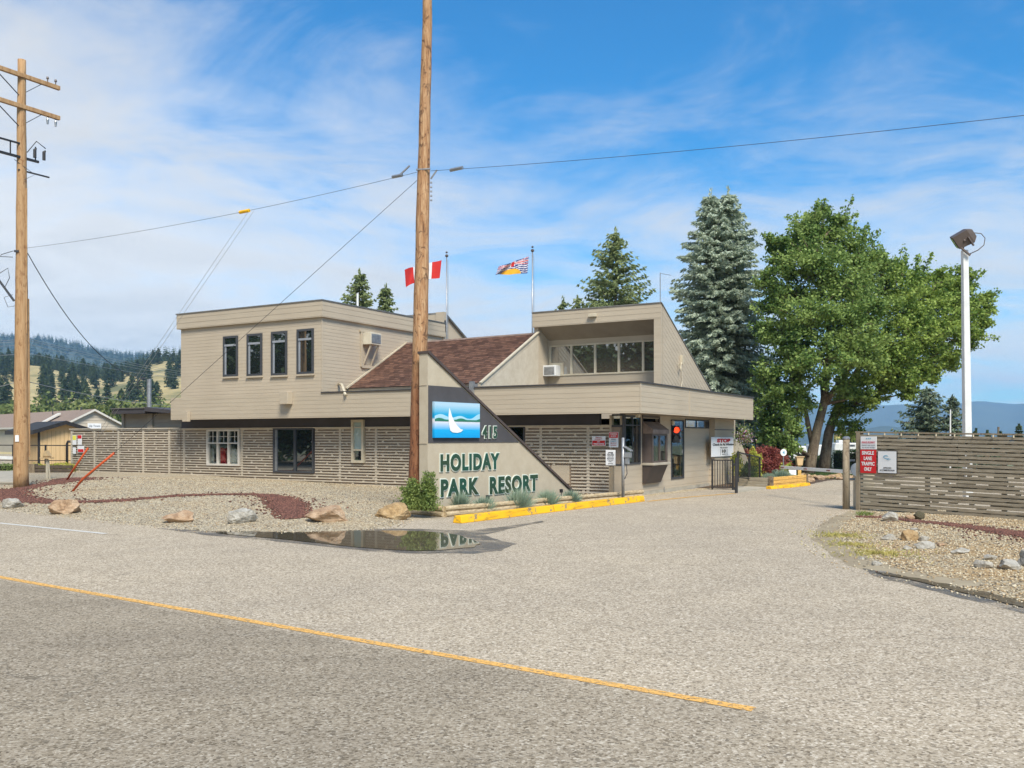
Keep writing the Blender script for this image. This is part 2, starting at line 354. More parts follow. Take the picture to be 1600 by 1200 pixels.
    t.links.new(col, p.inputs['Base Color']); p.inputs['Roughness'].default_value = .95; p.inputs['Specular IOR Level'].default_value = .08
    bump(t, p, fine, .35, .004)
    return m
M['asphalt'] = mat_asphalt()
def mat_gravel(name, cols, patch, patch_amt=.5, scale=34):
    m, t, p = nodes(name); v = coords(t, True)
    vo = nd(t, 'ShaderNodeTexVoronoi', {'Scale': float(scale)}); t.links.new(v, vo.inputs['Vector'])
    sp = nd(t, 'ShaderNodeSeparateColor'); t.links.new(vo.outputs['Color'], sp.inputs[0])
    n = len(cols); col = ramp(t, sp.outputs[0], [(i / (n - 1), lin(c)) for i, c in enumerate(cols)])
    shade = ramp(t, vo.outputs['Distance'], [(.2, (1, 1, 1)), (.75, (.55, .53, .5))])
    pn = noise(t, v, .55, 6, .65)
    col = mixc(t, ramp(t, pn, [(.45, (0, 0, 0)), (.68, (patch_amt,)*3)]), col, lin(patch))
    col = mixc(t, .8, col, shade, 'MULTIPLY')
    fn = noise(t, v, 9, 5, .7); col = mixc(t, 1.0, col, ramp(t, fn, [(.3, (.84, .83, .82)), (.7, (1.1, 1.1, 1.1))]), 'MULTIPLY')
    t.links.new(col, p.inputs['Base Color']); p.inputs['Roughness'].default_value = .9
    bump(t, p, vo.outputs['Distance'], -.9, .02)
    return m
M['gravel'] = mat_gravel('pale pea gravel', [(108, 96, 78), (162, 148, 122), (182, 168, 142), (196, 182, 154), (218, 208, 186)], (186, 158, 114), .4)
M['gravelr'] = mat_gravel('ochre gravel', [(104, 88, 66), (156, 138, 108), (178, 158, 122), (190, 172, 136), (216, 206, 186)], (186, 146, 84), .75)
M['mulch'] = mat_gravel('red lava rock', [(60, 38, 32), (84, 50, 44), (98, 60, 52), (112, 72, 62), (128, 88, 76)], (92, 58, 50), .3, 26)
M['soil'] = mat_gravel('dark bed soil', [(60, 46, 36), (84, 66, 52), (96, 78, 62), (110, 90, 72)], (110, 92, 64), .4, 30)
M['dirt'] = S('compacted dirt', (160, 146, 120), (140, 126, 102), 1.6, .95, bs=.3, bscale=30)
def mat_shingle():
    m, t, p = nodes('brown cedar shingles'); v = coords(t)
    s = nd(t, 'ShaderNodeSeparateXYZ'); t.links.new(v, s.inputs[0]); c = nd(t, 'ShaderNodeCombineXYZ'); t.links.new(s.outputs[0], c.inputs[0]); t.links.new(s.outputs[2], c.inputs[1])
    b = nd(t, 'ShaderNodeTexBrick', {'Scale': 1.0, 'Mortar Size': .006, 'Brick Width': .24, 'Row Height': .072, 'Color1': lin((158, 122, 102)), 'Color2': lin((108, 80, 68)), 'Mortar': lin((66, 50, 44)), 'Bias': -.1})
    b.offset = .37; t.links.new(c.outputs[0], b.inputs['Vector'])
    n = noise(t, v, 1.4, 7, .7); n2 = noise(t, mapping(t, v, (3, 3, 30)), 2, 5, .7)
    col = mixc(t, .8, b.outputs['Color'], ramp(t, n2, [(.3, (.6, .58, .56)), (.7, (1.3, 1.3, 1.3))]), 'MULTIPLY')
    col = mixc(t, ramp(t, n, [(.5, (0, 0, 0)), (.72, (.45, .45, .45))]), col, lin((128, 96, 84)))
    t.links.new(col, p.inputs['Base Color']); p.inputs['Roughness'].default_value = .9
    bump(t, p, b.outputs['Fac'], -.6, .02)
    return m
M['shingle'] = mat_shingle()
def mat_glass(name, tint=(30, 36, 38), refl=.55, trans=0.0):
    m, t, p = nodes(name)
    p.inputs['Base Color'].default_value = lin(tint); p.inputs['Roughness'].default_value = .6; p.inputs['Specular IOR Level'].default_value = .1
    gl = nd(t, 'ShaderNodeBsdfGlossy', {'Roughness': .015, 'Color': (.86, .9, .92, 1)})
    fr = nd(t, 'ShaderNodeFresnel', {'IOR': 1.5}); gb = nd(t, 'ShaderNodeNewGeometry'); io = nd(t, 'ShaderNodeMapRange', {'To Min': 1.5, 'To Max': 1/1.5}); t.links.new(gb.outputs['Backfacing'], io.inputs[0]); t.links.new(io.outputs[0], fr.inputs['IOR'])
    mr_ = nd(t, 'ShaderNodeMapRange', {'From Min': .04, 'From Max': 1.0, 'To Min': refl * .55, 'To Max': 1.0}); t.links.new(fr.outputs[0], mr_.inputs[0])
    out = t.nodes['Material Output']; base = p.outputs[0]
    if trans:
        tr = nd(t, 'ShaderNodeBsdfTransparent', {0: (.95, .97, .96, 1)}); m1 = nd(t, 'ShaderNodeMixShader', {0: trans}); t.links.new(base, m1.inputs[1]); t.links.new(tr.outputs[0], m1.inputs[2]); base = m1.outputs[0]
    ms = nd(t, 'ShaderNodeMixShader'); t.links.new(mr_.outputs[0], ms.inputs[0]); t.links.new(base, ms.inputs[1]); t.links.new(gl.outputs[0], ms.inputs[2])
    t.links.new(ms.outputs[0], out.inputs[0]); return m
M['glass'] = mat_glass('dark window glass', (28, 32, 34), .5)
M['glassT'] = mat_glass('see-through window glass', (24, 30, 30), .14, .93)
M['glassR'] = mat_glass('reflective window glass', (92, 82, 72), .62)
M['frost'] = mat_glass('frosted pane', (168, 184, 178), .18)
def mat_water():
    m, t, p = nodes('puddle water'); v = coords(t, True)
    p.inputs['Base Color'].default_value = lin((92, 83, 68)); p.inputs['Roughness'].default_value = .03; p.inputs['IOR'].default_value = 1.42
    bump(t, p, noise(t, v, 5, 3), .02, .01); return m
M['water'] = mat_water()
def mat_wet():
    m, t, p = nodes('wet asphalt'); v = coords(t, True)
    vo = nd(t, 'ShaderNodeTexVoronoi', {'Scale': 62.0}); t.links.new(v, vo.inputs['Vector'])
    sp = nd(t, 'ShaderNodeSeparateColor'); t.links.new(vo.outputs['Color'], sp.inputs[0])
    col = ramp(t, sp.outputs[0], [(0, lin((60, 56, 50))), (.5, lin((96, 91, 82))), (1, lin((130, 124, 114)))])
    t.links.new(col, p.inputs['Base Color']); p.inputs['Roughness'].default_value = .45
    bump(t, p, noise(t, v, 60, 3), .3, .005)
    al = noise(t, v, 2.0, 6, .7)
    tr = nd(t, 'ShaderNodeBsdfTransparent'); ms = nd(t, 'ShaderNodeMixShader'); out = t.nodes['Material Output']
    r_ = ramp(t, al, [(.34, (.05,)*3), (.62, (.8,)*3)])
    t.links.new(r_, ms.inputs[0]); t.links.new(tr.outputs[0], ms.inputs[1]); t.links.new(p.outputs[0], ms.inputs[2]); t.links.new(ms.outputs[0], out.inputs[0])
    return m
M['wet'] = mat_wet()
def mat_line(name, c, wear=.5):
    m, t, p = nodes(name); v = coords(t, True)
    n = noise(t, v, 26, 6, .75)
    p.inputs['Base Color'].default_value = lin(c); p.inputs['Roughness'].default_value = .8
    tr = nd(t, 'ShaderNodeBsdfTransparent'); ms = nd(t, 'ShaderNodeMixShader'); out = t.nodes['Material Output']
    r_ = ramp(t, n, [(wear - .12, (0,)*3), (wear + .02, (1,)*3)])
    t.links.new(r_, ms.inputs[0]); t.links.new(tr.outputs[0], ms.inputs[1]); t.links.new(p.outputs[0], ms.inputs[2]); t.links.new(ms.outputs[0], out.inputs[0])
    return m
M['yline'] = mat_line('worn yellow line', (224, 172, 92), .49)
M['wline'] = mat_line('white line', (206, 204, 196), .40)
M['yfaint'] = mat_line('faded yellow line', (214, 160, 60), .50)
def mat_rock(name, a, b, c):
    m, t, p = nodes(name); v = coords(t)
    n = noise(t, v, 2.6, 9, .7, .6); n2 = noise(t, v, 9, 8, .7)
    col = ramp(t, n, [(.32, lin(c)), (.47, lin(a)), (.66, lin(b))])
    col = mixc(t, .7, col, ramp(t, n2, [(.3, (.7,)*3), (.7, (1.2,)*3)]), 'MULTIPLY')
    n3 = noise(t, v, 26, 6, .75); col = mixc(t, 1.0, col, ramp(t, n3, [(.3, (.72,)*3), (.7, (1.18,)*3)]), 'MULTIPLY')
    t.links.new(col, p.inputs['Base Color']); p.inputs['Roughness'].default_value = .95; bump(t, p, n2, .9, .05)
    return m
M['rock_o'] = mat_rock('orange sandstone', (176, 146, 116), (198, 174, 146), (128, 98, 70))
M['rock_w'] = mat_rock('pale granite', (172, 166, 154), (200, 196, 186), (120, 112, 98))
M['rock_y'] = mat_rock('ochre rock', (172, 142, 100), (190, 168, 132), (112, 92, 62))
M['rock_d'] = mat_rock('dark mossy rock', (84, 78, 58), (104, 98, 76), (50, 44, 34))
def mat_emit(name, c, s):
    m, t, p = nodes(name); p.inputs['Base Color'].default_value = lin(c); p.inputs['Emission Color'].default_value = lin(c); p.inputs['Emission Strength'].default_value = s; return m
M['redlamp'] = mat_emit('lit red signal lens', (255, 62, 24), 1.3)
# ================================================================== ground
rng = np.random.default_rng(7)
def gp(l): return [gnd(a, b).to_2d() for a, b in l]
left_edge = [(-420, 748), (-200, 768), (0, 797), (100, 808), (210, 821), (330, 833), (460, 834), (560, 830), (620, 824), (640, 812), (642, 803), (700, 808), (800, 800), (900, 791), (1004, 781), (1012, 776), (1110, 765), (1150, 763)]
PL = [tuple(p) for p in gp(left_edge)] + [tuple(gnd(1190, 765).to_2d()), tuple(gnd(1212, 761).to_2d()), tuple(gnd(1240, 761).to_2d()), tuple(gnd(1270, 757).to_2d()), tuple(gnd(1300, 751).to_2d()), tuple(gnd(1335, 748).to_2d()), (22, 42), (60, 46), (60, 90), (-90, 90), (-90, 60)]
right_edge = [(1345, 796), (1318, 799), (1288, 808), (1264, 824), (1258, 842), (1275, 862), (1318, 886), (1375, 900), (1450, 914), (1520, 930), (1600, 948), (1750, 985), (2100, 1075), (2600, 1150), (2900, 1000), (2700, 880), (2200, 830), (1700, 808), (1500, 796)]
PR = [tuple(p) for p in gp(right_edge)]
def inside_dist(P, X, Y):
    P = np.array(P); d = np.full(X.shape, 1e9); ins = np.zeros(X.shape, bool)
    for i in range(len(P)):
        ax, ay = P[i]; bx, by = P[(i+1) % len(P)]
        ex, ey = bx-ax, by-ay; t = np.clip(((X-ax)*ex + (Y-ay)*ey) / (ex*ex+ey*ey), 0, 1)
        d = np.minimum(d, np.hypot(X-ax-t*ex, Y-ay-t*ey))
        c = ((ay > Y) != (by > Y)); xi = (bx-ax) * (Y-ay) / (by-ay + 1e-12) + ax
        ins ^= c & (X < xi)
    return np.where(ins, d, -d)
def sm(x): x = np.clip(x, 0, 1); return x*x*(3-2*x)
def wob(X, Y, s, a): return a * (np.sin(X*s*1.7+1.3*np.sin(Y*s*1.1)) * np.cos(Y*s*1.9+.8*np.sin(X*s*1.4)) + .5*np.sin(X*s*4.1+Y*s*3.3) * np.cos(Y*s*5.3-X*s*2.2))
def gz(X, Y):
    X = np.asarray(X, float); Y = np.asarray(Y, float)
    dl = inside_dist(PL, X, Y) + wob(X, Y, 1.5, .05); dr = inside_dist(PR, X, Y) + wob(X, Y, 2.0, .05)
    a = np.interp(X, [-40, -20, -12.7, -8, -3.7, 0, 3, 6, 40], [.25, .30, .34, .22, .12, .12, .12, .04, .04])
    w = np.interp(X, [-6, -3], [5.5, 1.2])
    zl = -.04 + .055 * sm((dl+.1)/.35) + (a - .015) * sm(dl / w)
    zr = -.04 + .055 * sm((dr+.1)/.35) + .04 * sm(dr / 3)
    z = np.maximum(zl, zr) + wob(X, Y, .9, .008) * (np.maximum(dl, dr) > .5)
    z = z - 1.6 * sm((Y - 50) / 7) * sm((X - 2) / 6)
    return z
def gz1(x, y): return float(gz(np.array([x]), np.array([y]))[0])
def G(px, py, it=3):
    z = 0.05
    for _ in range(6):
        p = gnd(px, py, z); z = gz1(p.x, p.y)
    return Vector((p.x, p.y, max(z, 0.0)))
def grid(name, xs, ys, zf, mats, mif=None):
    X, Y = np.meshgrid(xs, ys); Z = zf(X, Y); ny, nx = X.shape
    v = np.stack([X.ravel(), Y.ravel(), Z.ravel()], 1)
    i = np.arange(nx*ny).reshape(ny, nx); f = np.stack([i[:-1, :-1], i[:-1, 1:], i[1:, 1:], i[1:, :-1]], -1).reshape(-1, 4)
    mi = None
    if mif is not None:
        cx = (X[:-1, :-1] + X[1:, 1:]) / 2; cy = (Y[:-1, :-1] + Y[1:, 1:]) / 2; mi = mif(cx, cy).ravel()
    return sheet_np(name, v, f, mats, mi=mi, smooth=True)
def poly_near(pts, X, Y, hw):
    d = np.full(X.shape, 1e9); hw = np.asarray(hw) if not np.isscalar(hw) else np.full(len(pts), hw); best = np.full(X.shape, 1e9)
    for i in range(len(pts) - 1):
        (ax, ay), (bx, by) = pts[i], pts[i+1]; ex, ey = bx-ax, by-ay
        t = np.clip(((X-ax)*ex + (Y-ay)*ey) / (ex*ex+ey*ey), 0, 1); w = hw[i]*(1-t) + hw[i+1]*t
        best = np.minimum(best, np.hypot(X-ax-t*ex, Y-ay-t*ey) / w)
    return best
xs = np.concatenate([np.arange(-60, -24, .6), np.arange(-24, 17, .14), np.arange(17, 60, .8)])
ys = np.concatenate([np.arange(5, 36, .14), np.arange(36, 90, .6)])
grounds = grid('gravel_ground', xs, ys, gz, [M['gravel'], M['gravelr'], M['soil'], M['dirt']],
     lambda x, y: np.where((inside_dist(PR, x, y) > -1) & (inside_dist(PR, x, y) < .62 + wob(x, y, 2.2, .12)) & (y > 10.5), 3, np.where((inside_dist(PR, x, y) > -1), 1, np.where((x > -1.9) & (x < 3.2) & (inside_dist(PL, x, y) < 1.9) & (y < 27), 2, np.where((y > 31) & (x > 6), 2, 0)))))
tag(grounds, kind='structure')
# asphalt: road and driveway, one level sheet; the gravel beds rise out of it
b = MB(); b.quad((-70, -16, 0), (70, -16, 0), (70, 49, 0), (-70, 49, 0)); tag(b.build('road', M['asphalt']), kind='structure')
# land out to the horizon
def far_z(X, Y):
    r = np.hypot(X, Y); return -.30 - 1.8*sm((r-60)/30) - 30*sm((r-300)/2500)*(X > -1e9)
rr = np.array([0, 20, 50, 70, 90, 110, 150, 220, 350, 600, 1000, 1800, 3000, 6000]); aa = np.linspace(0, 2*np.pi, 73)
RRr, AA = np.meshgrid(rr, aa); X, Y = RRr*np.cos(AA), RRr*np.sin(AA); Z = far_z(X, Y); ny, nx = X.shape
i = np.arange(nx*ny).reshape(ny, nx); f = np.stack([i[:-1, :-1], i[:-1, 1:], i[1:, 1:], i[1:, :-1]], -1).reshape(-1, 4)
M['farland'] = S('far land', (128, 126, 92), (96, 104, 70), .02, .95)
tag(sheet_np('ground', np.stack([X.ravel(), Y.ravel(), Z.ravel()], 1), f, M['farland'], smooth=True), kind='structure')
# ---- markings
def strip(name, pts, w, mat, z=.004):
    b = MB(); pts = [Vector(p).to_2d() for p in pts]
    for i in range(len(pts)-1):
        a, c = pts[i], pts[i+1]; d = (c-a).normalized(); n = Vector((-d.y, d.x)) * w/2
        b.quad((*(a-n), z), (*(c-n), z), (*(c+n), z), (*(a+n), z))
    return b.build(name, mat)
tag(strip('yellow_centre_line', [gnd(1178, 1109), gnd(0, 902), gnd(-900, 745)], .10, M['yline']), kind='structure')
tag(strip('white_edge_line', [gnd(165, 834), gnd(0, 817.5), gnd(-900, 728)], .10, M['wline']), kind='structure')
tag(strip('yellow_wall_line', [gnd(1012, 783.5), gnd(1080, 776.5), gnd(1148, 771)], .14, M['yfaint'], .005), kind='structure')
# ---- puddles
def flat_poly(name, px, mat, z, sub=3, jit=.03):
    P = [gnd(a, b_).to_2d() for a, b_ in px]; out = []
    for i in range(len(P)):
        a, c = P[i], P[(i+1) % len(P)]
        for k in range(sub):
            q = a.lerp(c, k/sub); out.append((q.x + random.uniform(-jit, jit), q.y + random.uniform(-jit, jit), z))
    b = MB(); b.add(out, [list(range(len(out)))]); o = b.build(name, mat); return o
random.seed(3)
wet1 = [(250, 826), (330, 828), (450, 830), (560, 826), (650, 827), (730, 829), (790, 823), (845, 814), (850, 816), (795, 827), (755, 836), (785, 845), (806, 850), (780, 861), (740, 865), (640, 865), (560, 860), (480, 851), (400, 843), (320, 836)]
pud1 = [(330, 830), (430, 829), (520, 829), (600, 830), (660, 831), (700, 834), (722, 839), (740, 845), (752, 850), (738, 856), (695, 860), (640, 861.5), (560, 856), (480, 847), (400, 839.5), (345, 834.5)]
tag(flat_poly('wet_patch', wet1, M['wet'], .005, 4, .04), kind='structure')
tag(flat_poly('puddle', pud1, M['water'], .012, 4, .03), kind='structure')
wet2 = [(1345, 888), (1420, 893), (1470, 905), (1520, 917), (1600, 932), (1750, 968), (1900, 1010), (1900, 1030), (1750, 995), (1600, 958), (1500, 935), (1420, 913), (1365, 900)]
pud2 = [(1366, 893.5), (1400, 893), (1435, 900), (1480, 911), (1530, 923), (1600, 937), (1750, 972), (1900, 1012), (1900, 1024), (1750, 986), (1600, 950), (1500, 926), (1420, 906), (1380, 899)]
tag(flat_poly('wet_patch', wet2, M['wet'], .005, 4, .03), kind='structure')
tag(flat_poly('puddle', pud2, M['water'], .012, 4, .02), kind='structure')
# ---- pebbles (uncountable) spread over the beds, and red lava rock borders
def stones_np(name, P, size, mats, mi, flat=.6, parent=None):
    n = len(P); base = np.array([[1, 0, 0], [0, 1, 0], [-1, 0, 0], [0, -1, 0], [0, 0, 1], [0, 0, -1]], float)
    tri = np.array([[0, 1, 4, 4], [1, 2, 4, 4], [2, 3, 4, 4], [3, 0, 4, 4], [1, 0, 5, 5], [2, 1, 5, 5], [3, 2, 5, 5], [0, 3, 5, 5]])
    sz = size * rng.uniform(.55, 1.35, (n, 1, 3)); sz[..., 2] *= flat
    v = base[None] * sz * rng.uniform(.75, 1.2, (n, 6, 1)); a = rng.uniform(0, 6.28, n); c, s = np.cos(a)[:, None], np.sin(a)[:, None]
    x = v[..., 0]*c - v[..., 1]*s; y = v[..., 0]*s + v[..., 1]*c
    v = np.stack([x, y, v[..., 2]], -1) + P[:, None, :]
    me = bpy.data.meshes.new(name); nf = n*8; F = (tri[:, :3][None] + (np.arange(n)*6)[:, None, None]).reshape(-1, 3)
    me.vertices.add(n*6); me.vertices.foreach_set('co', v.astype(np.float32).ravel()); me.loops.add(nf*3); me.loops.foreach_set('vertex_index', F.astype(np.int32).ravel())
    me.polygons.add(nf); me.polygons.foreach_set('loop_start', np.arange(nf, dtype=np.int32)*3); me.polygons.foreach_set('loop_total', np.full(nf, 3, np.int32))
    for m in mats: me.materials.append(m)
    me.polygons.foreach_set('material_index', np.repeat(mi, 8).astype(np.int32)); me.update(calc_edges=True)
    o = bpy.data.objects.new(name, me); COL.objects.link(o); tag(o, kind='stuff')
    return o
peb = [S('pebble pale', (214, 202, 176), (194, 180, 150), 9, .9), S('pebble grey', (156, 146, 126), (134, 124, 106), 9, .9), S('pebble tan', (184, 160, 124), (166, 140, 104), 9, .9), S('pebble dark', (108, 98, 84), (92, 82, 70), 9, .9)]
def scatter(P, n, x0, x1, y0, y1, margin=-.12, edge_bias=False, cond=None):
    X = rng.uniform(x0, x1, n); Y = rng.uniform(y0, y1, n); d = inside_dist(P, X, Y); k = d > margin
    if cond is not None: k &= cond(X, Y)
    X, Y = X[k], Y[k]; Z = np.maximum(gz(X, Y), 0); return np.stack([X, Y, Z + .004], 1)
q1 = scatter(PL, 42000, -16, 2.5, 14, 32, cond=lambda x, y: (y < 31 - x*.2))
q2 = scatter(PR, 42000, 4, 13, 8, 22, cond=lambda x, y: (inside_dist(PR, x, y) > .55) | (y < 10.5) | (rng.uniform(0, 1, x.shape) < .12))
o = stones_np('gravel', q1, .017, peb, rng.choice(4, len(q1), p=[.45, .22, .2, .13])); tag(o, 'pale loose gravel spread in front of the slatted building', 'gravel')
o = stones_np('gravel', q2, .017, peb, rng.choice(4, len(q2), p=[.38, .16, .34, .12])); tag(o, 'ochre loose gravel below the right hand slatted fence', 'gravel')
def band(pts, hws, n):
    """random points in a ribbon whose centre and half width are measured on the ground"""
    C = [G(*p) for p in pts]; out = []; segs = [(C[i+1]-C[i]).length * (hws[i]+hws[i+1]) for i in range(len(C)-1)]; tot = sum(segs)
    for i in range(len(C)-1):
        k = int(n*segs[i]/tot); t = rng.uniform(0, 1, k); a, c = C[i], C[i+1]; d = (c-a).to_2d().normalized(); w = hws[i]*(1-t) + hws[i+1]*t
        s_ = rng.normal(0, .5, k) * w; s_ = np.clip(s_, -w*1.3, w*1.3); s_ = np.where(rng.uniform(0, 1, k) < .07, s_*3.2, s_)
        x = a.x + (c.x-a.x)*t - d.y*s_; y = a.y + (c.y-a.y)*t + d.x*s_; out.append(np.stack([x, y, np.maximum(gz(x, y), 0) + .012], 1))
    return np.concatenate(out)
lava = [S('lava rock a', (112, 72, 60), (92, 58, 48), 9, .95), S('lava rock b', (88, 58, 48), (70, 46, 38), 9, .95), S('lava rock c', (134, 92, 76), (112, 76, 64), 9, .95)]
mb1 = band([(124, 747), (100, 753), (50, 760), (8, 768), (4, 776), (40, 783), (110, 785), (180, 783), (250, 777), (310, 773.5), (370, 773), (406, 773), (430, 776), (446, 785), (453, 798), (456, 811)],
           [.55, .42, .34, .5, .6, .30, .26, .24, .22, .20, .20, .22, .30, .42, .36, .22], 16000)
o = stones_np('lava_rock_border', mb1, .034, lava, rng.choice(3, len(mb1))); tag(o, 'dark red lava rock border winding over the pale gravel', 'lava rock')
mb2 = band([(1338, 808), (1385, 809), (1430, 815), (1500, 822), (1560, 830), (1640, 843), (1760, 866)], [.08, .10, .14, .20, .26, .34, .36], 9000)
o = stones_np('lava_rock_border', mb2, .026, lava, rng.choice(3, len(mb2))); tag(o, 'red lava rock strip curving in front of the right hand fence', 'lava rock')
# ---- concrete apron at the far left and the ramp by the railing
b = MB()
pa = [G(-80, 756), G(22, 755), G(24, 738), G(-120, 738)]
b.prism([(p.x, p.y, p.z + .03) for p in pa], (0, 0, .05)); tag(b.build('path', M['conc']), kind='structure')
b = MB(); pa = [gnd(1152, 770), gnd(1197, 764.5), gnd(1200, 759), gnd(1152, 757)]
b.prism([(p.x, p.y, -.01) for p in pa], (0, 0, .07)); tag(b.build('pavement', M['conc']), kind='structure')

# ---- hills
def polar(name, dist, hfun, a0, a1, na, mats, mif=None):
    """a real land form: rows at rising distance, columns by bearing"""
    r = np.linspace(a0, a1, na); D, RR_ = np.meshgrid(dist, r); X = RR_*D; Yv = D; Z = hfun(RR_*F_PX + 800, D, X, Yv); ny, nx = X.shape
    i = np.arange(nx*ny).reshape(ny, nx); f = np.stack([i[:-1, :-1], i[1:, :-1], i[1:, 1:], i[:-1, 1:]], -1).reshape(-1, 4)
    o = sheet_np(name, np.stack([X.ravel(), Yv.ravel(), Z.ravel()], 1), f, mats, smooth=True); tag(o, kind='structure'); return o
def lump(px, f1, amp, seed):
    return amp * (np.sin(px*f1 + seed) + .6*np.sin(px*f1*2.3 + seed*2.1) + .35*np.sin(px*f1*5.1 + seed*.7))
m, t, p = nodes('dry grass hillside'); v = coords(t, True); n_ = noise(t, v, .02, 7, .65)
t.links.new(ramp(t, n_, [(.36, lin((104, 104, 66))), (.46, lin((160, 144, 98))), (.6, lin((184, 166, 118))), (.72, lin((122, 116, 74)))]), p.inputs['Base Color']); p.inputs['Roughness'].default_value = 1
M['hill'] = m
def near_hill(px, D, X, Y):
    base = -3 + 4*sm((D-140)/60); up = sm((D-210)/620)
    top = (685 - (579 + 8*np.sin(px*.011) - 5*np.sin(px*.03))) / F_PX * 840
    fall = 1 - .55*sm((px-300)/900)
    return base + top*up*fall + lump(px, .021, 1.6, 1.0)*up + 2.2*np.sin(D*.03 + px*.02)*up
hill1 = polar('hillside', np.linspace(120, 1000, 45), near_hill, -1.6, -.16, 150, M['hill'])
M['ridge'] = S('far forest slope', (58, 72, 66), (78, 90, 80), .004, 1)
def far_hill(px, D, X, Y):
    crest = np.interp(px, [-900, -300, -100, 0, 60, 110, 180, 283, 420, 700, 1100], [600, 535, 518, 519, 522, 531, 546, 556, 585, 625, 668]); top = (685 - crest - 13) / F_PX * 2600 + HC
    return -12 + (top + 12) * sm((D-1200)/1400) - top*.6*sm((D-2700)/700) + lump(px, .05, 2.5, 3)*sm((D-1500)/900)
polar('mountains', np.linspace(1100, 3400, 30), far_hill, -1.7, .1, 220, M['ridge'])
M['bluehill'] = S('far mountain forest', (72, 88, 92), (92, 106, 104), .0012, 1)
def right_mtn(px, D, X, Y):
    crest = np.interp(px, [600, 1000, 1200, 1330, 1400, 1450, 1500, 1540, 1600, 1800, 2200, 2600], [640, 632, 634, 631, 633, 634, 632, 627, 632, 624, 640, 652]); top = (685 - crest) / F_PX * 4600
    return -40 + (top + 40) * sm((D-3000)/1500)**.9 - top*.5*sm((D-4700)/1200) + lump(px, .03, 9, 1.7)*sm((D-3200)/900)*(1-.7*sm((D-4000)/600))
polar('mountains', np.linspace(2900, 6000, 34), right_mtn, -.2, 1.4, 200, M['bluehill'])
def right_low(px, D, X, Y):
    crest = np.interp(px, [1000, 1300, 1340, 1380, 1420, 1460, 1540, 1600, 1800], [676, 677, 672, 664, 668, 676, 679, 677, 670]); top = (685 - crest) / F_PX * 2700
    return -30 + (top + 30) * sm((D-2100)/600) - 20*sm((D-2750)/500)
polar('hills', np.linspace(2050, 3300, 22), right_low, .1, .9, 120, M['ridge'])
# ================================================================== resort office building
office = empty('office_building', (CB.x, CB.y, 0), RZ, 'tan two storey office building with slatted street wall and brown shingle roof', 'building')
def lap(mb, O, U, V, Nn, u0, u1, v0, v1, pitch=.117, t=.014, gap=.0):
    O, U, V, Nn = Vector(O), Vector(U), Vector(V), Vector(Nn)
    k0 = math.floor(v0/pitch + 1e-6); k1 = math.ceil(v1/pitch - 1e-6)
    for k in range(k0, k1):
        a = max(v0, k*pitch); c = min(v1, (k+1)*pitch); fa = (a/pitch-k); fc = (c/pitch-k)
        na = t*(1-fa) + .003; nc = t*(1-fc) + .003
        p = [O + U*u0 + V*a, O + U*u1 + V*a, O + U*u1 + V*c, O + U*u0 + V*c]
        mb.quad(p[0]+Nn*na, p[1]+Nn*na, p[2]+Nn*nc, p[3]+Nn*nc)
        mb.quad(p[0], p[1], p[1]+Nn*na, p[0]+Nn*na)
def clip_obj(o, planes):
    bm = bmesh.new(); bm.from_mesh(o.data)
    for co, no in planes:
        bmesh.ops.bisect_plane(bm, geom=bm.verts[:] + bm.edges[:] + bm.faces[:], plane_co=co, plane_no=no, clear_outer=True)
    bm.to_mesh(o.data); bm.free()
X0, Z1, Z2 = -18.3, 2.39, 3.20          # left end, fascia bottom and top
OV = .82                                # overhang of the fascia
XB = -10.5                              # right side of the upper storey
XU = -17.37
XF = -17.93
# ---- lower walls (with real openings) ----
def wall_cells(u0, u1, z0, z1, holes):
    us = sorted({u0, u1, *[h[0] for h in holes], *[h[1] for h in holes]}); zs = sorted({z0, z1, *[h[2] for h in holes], *[h[3] for h in holes]})
    out = []
    for i in range(len(us)-1):
        for j in range(len(zs)-1):
            cu, cz = (us[i]+us[i+1])/2, (zs[j]+zs[j+1])/2
            if u0 <= cu <= u1 and z0 <= cz <= z1 and not any(h[0] < cu < h[1] and h[2] < cz < h[3] for h in holes): out.append((us[i], us[i+1], zs[j], zs[j+1]))
    return out
def RF(x0, y0, x1, y1, yl=0):           # image rectangle -> (u0,u1,z0,z1) on a front plane
    a = LF(x0, (y0+y1)/2, yl)[0]; c = LF(x1, (y0+y1)/2, yl)[0]; zt = (LF(x0, y0, yl)[1]); zb = LF(x0, y1, yl)[1]; return (a, c, zb, zt)
def RS(x0, y0, x1, y1, xl=0):
    a = LS(x0, 700, xl)[0]; c = LS(x1, 700, xl)[0]; return (a, c, LS(x0, y1, xl)[1], LS(x0, y0, xl)[1])
W1 = RF(325, 671, 376, 727); W2 = RF(429, 669, 492, 738); W3 = RF(552, 656, 571, 723); W4 = RF(790, 667, 820, 705)
W4 = (W4[0], W4[1], 1.0, 2.06)
front_holes = [W1, W2, W3, W4]
b = MB()
for c in wall_cells(X0, 0, -.2, 2.06, front_holes): b.box(c[0], c[1], 0, .12, c[2], c[3])
b.build('wall', M['slatback'], office)
b = MB()
for c in wall_cells(X0, -.75, 2.062, 2.42, [W3]): b.box(c[0], c[1], -.03, .12, c[2], c[3])
b.build('charcoal_band', M['char'], office)  # dark charcoal strip between the slats and the fascia
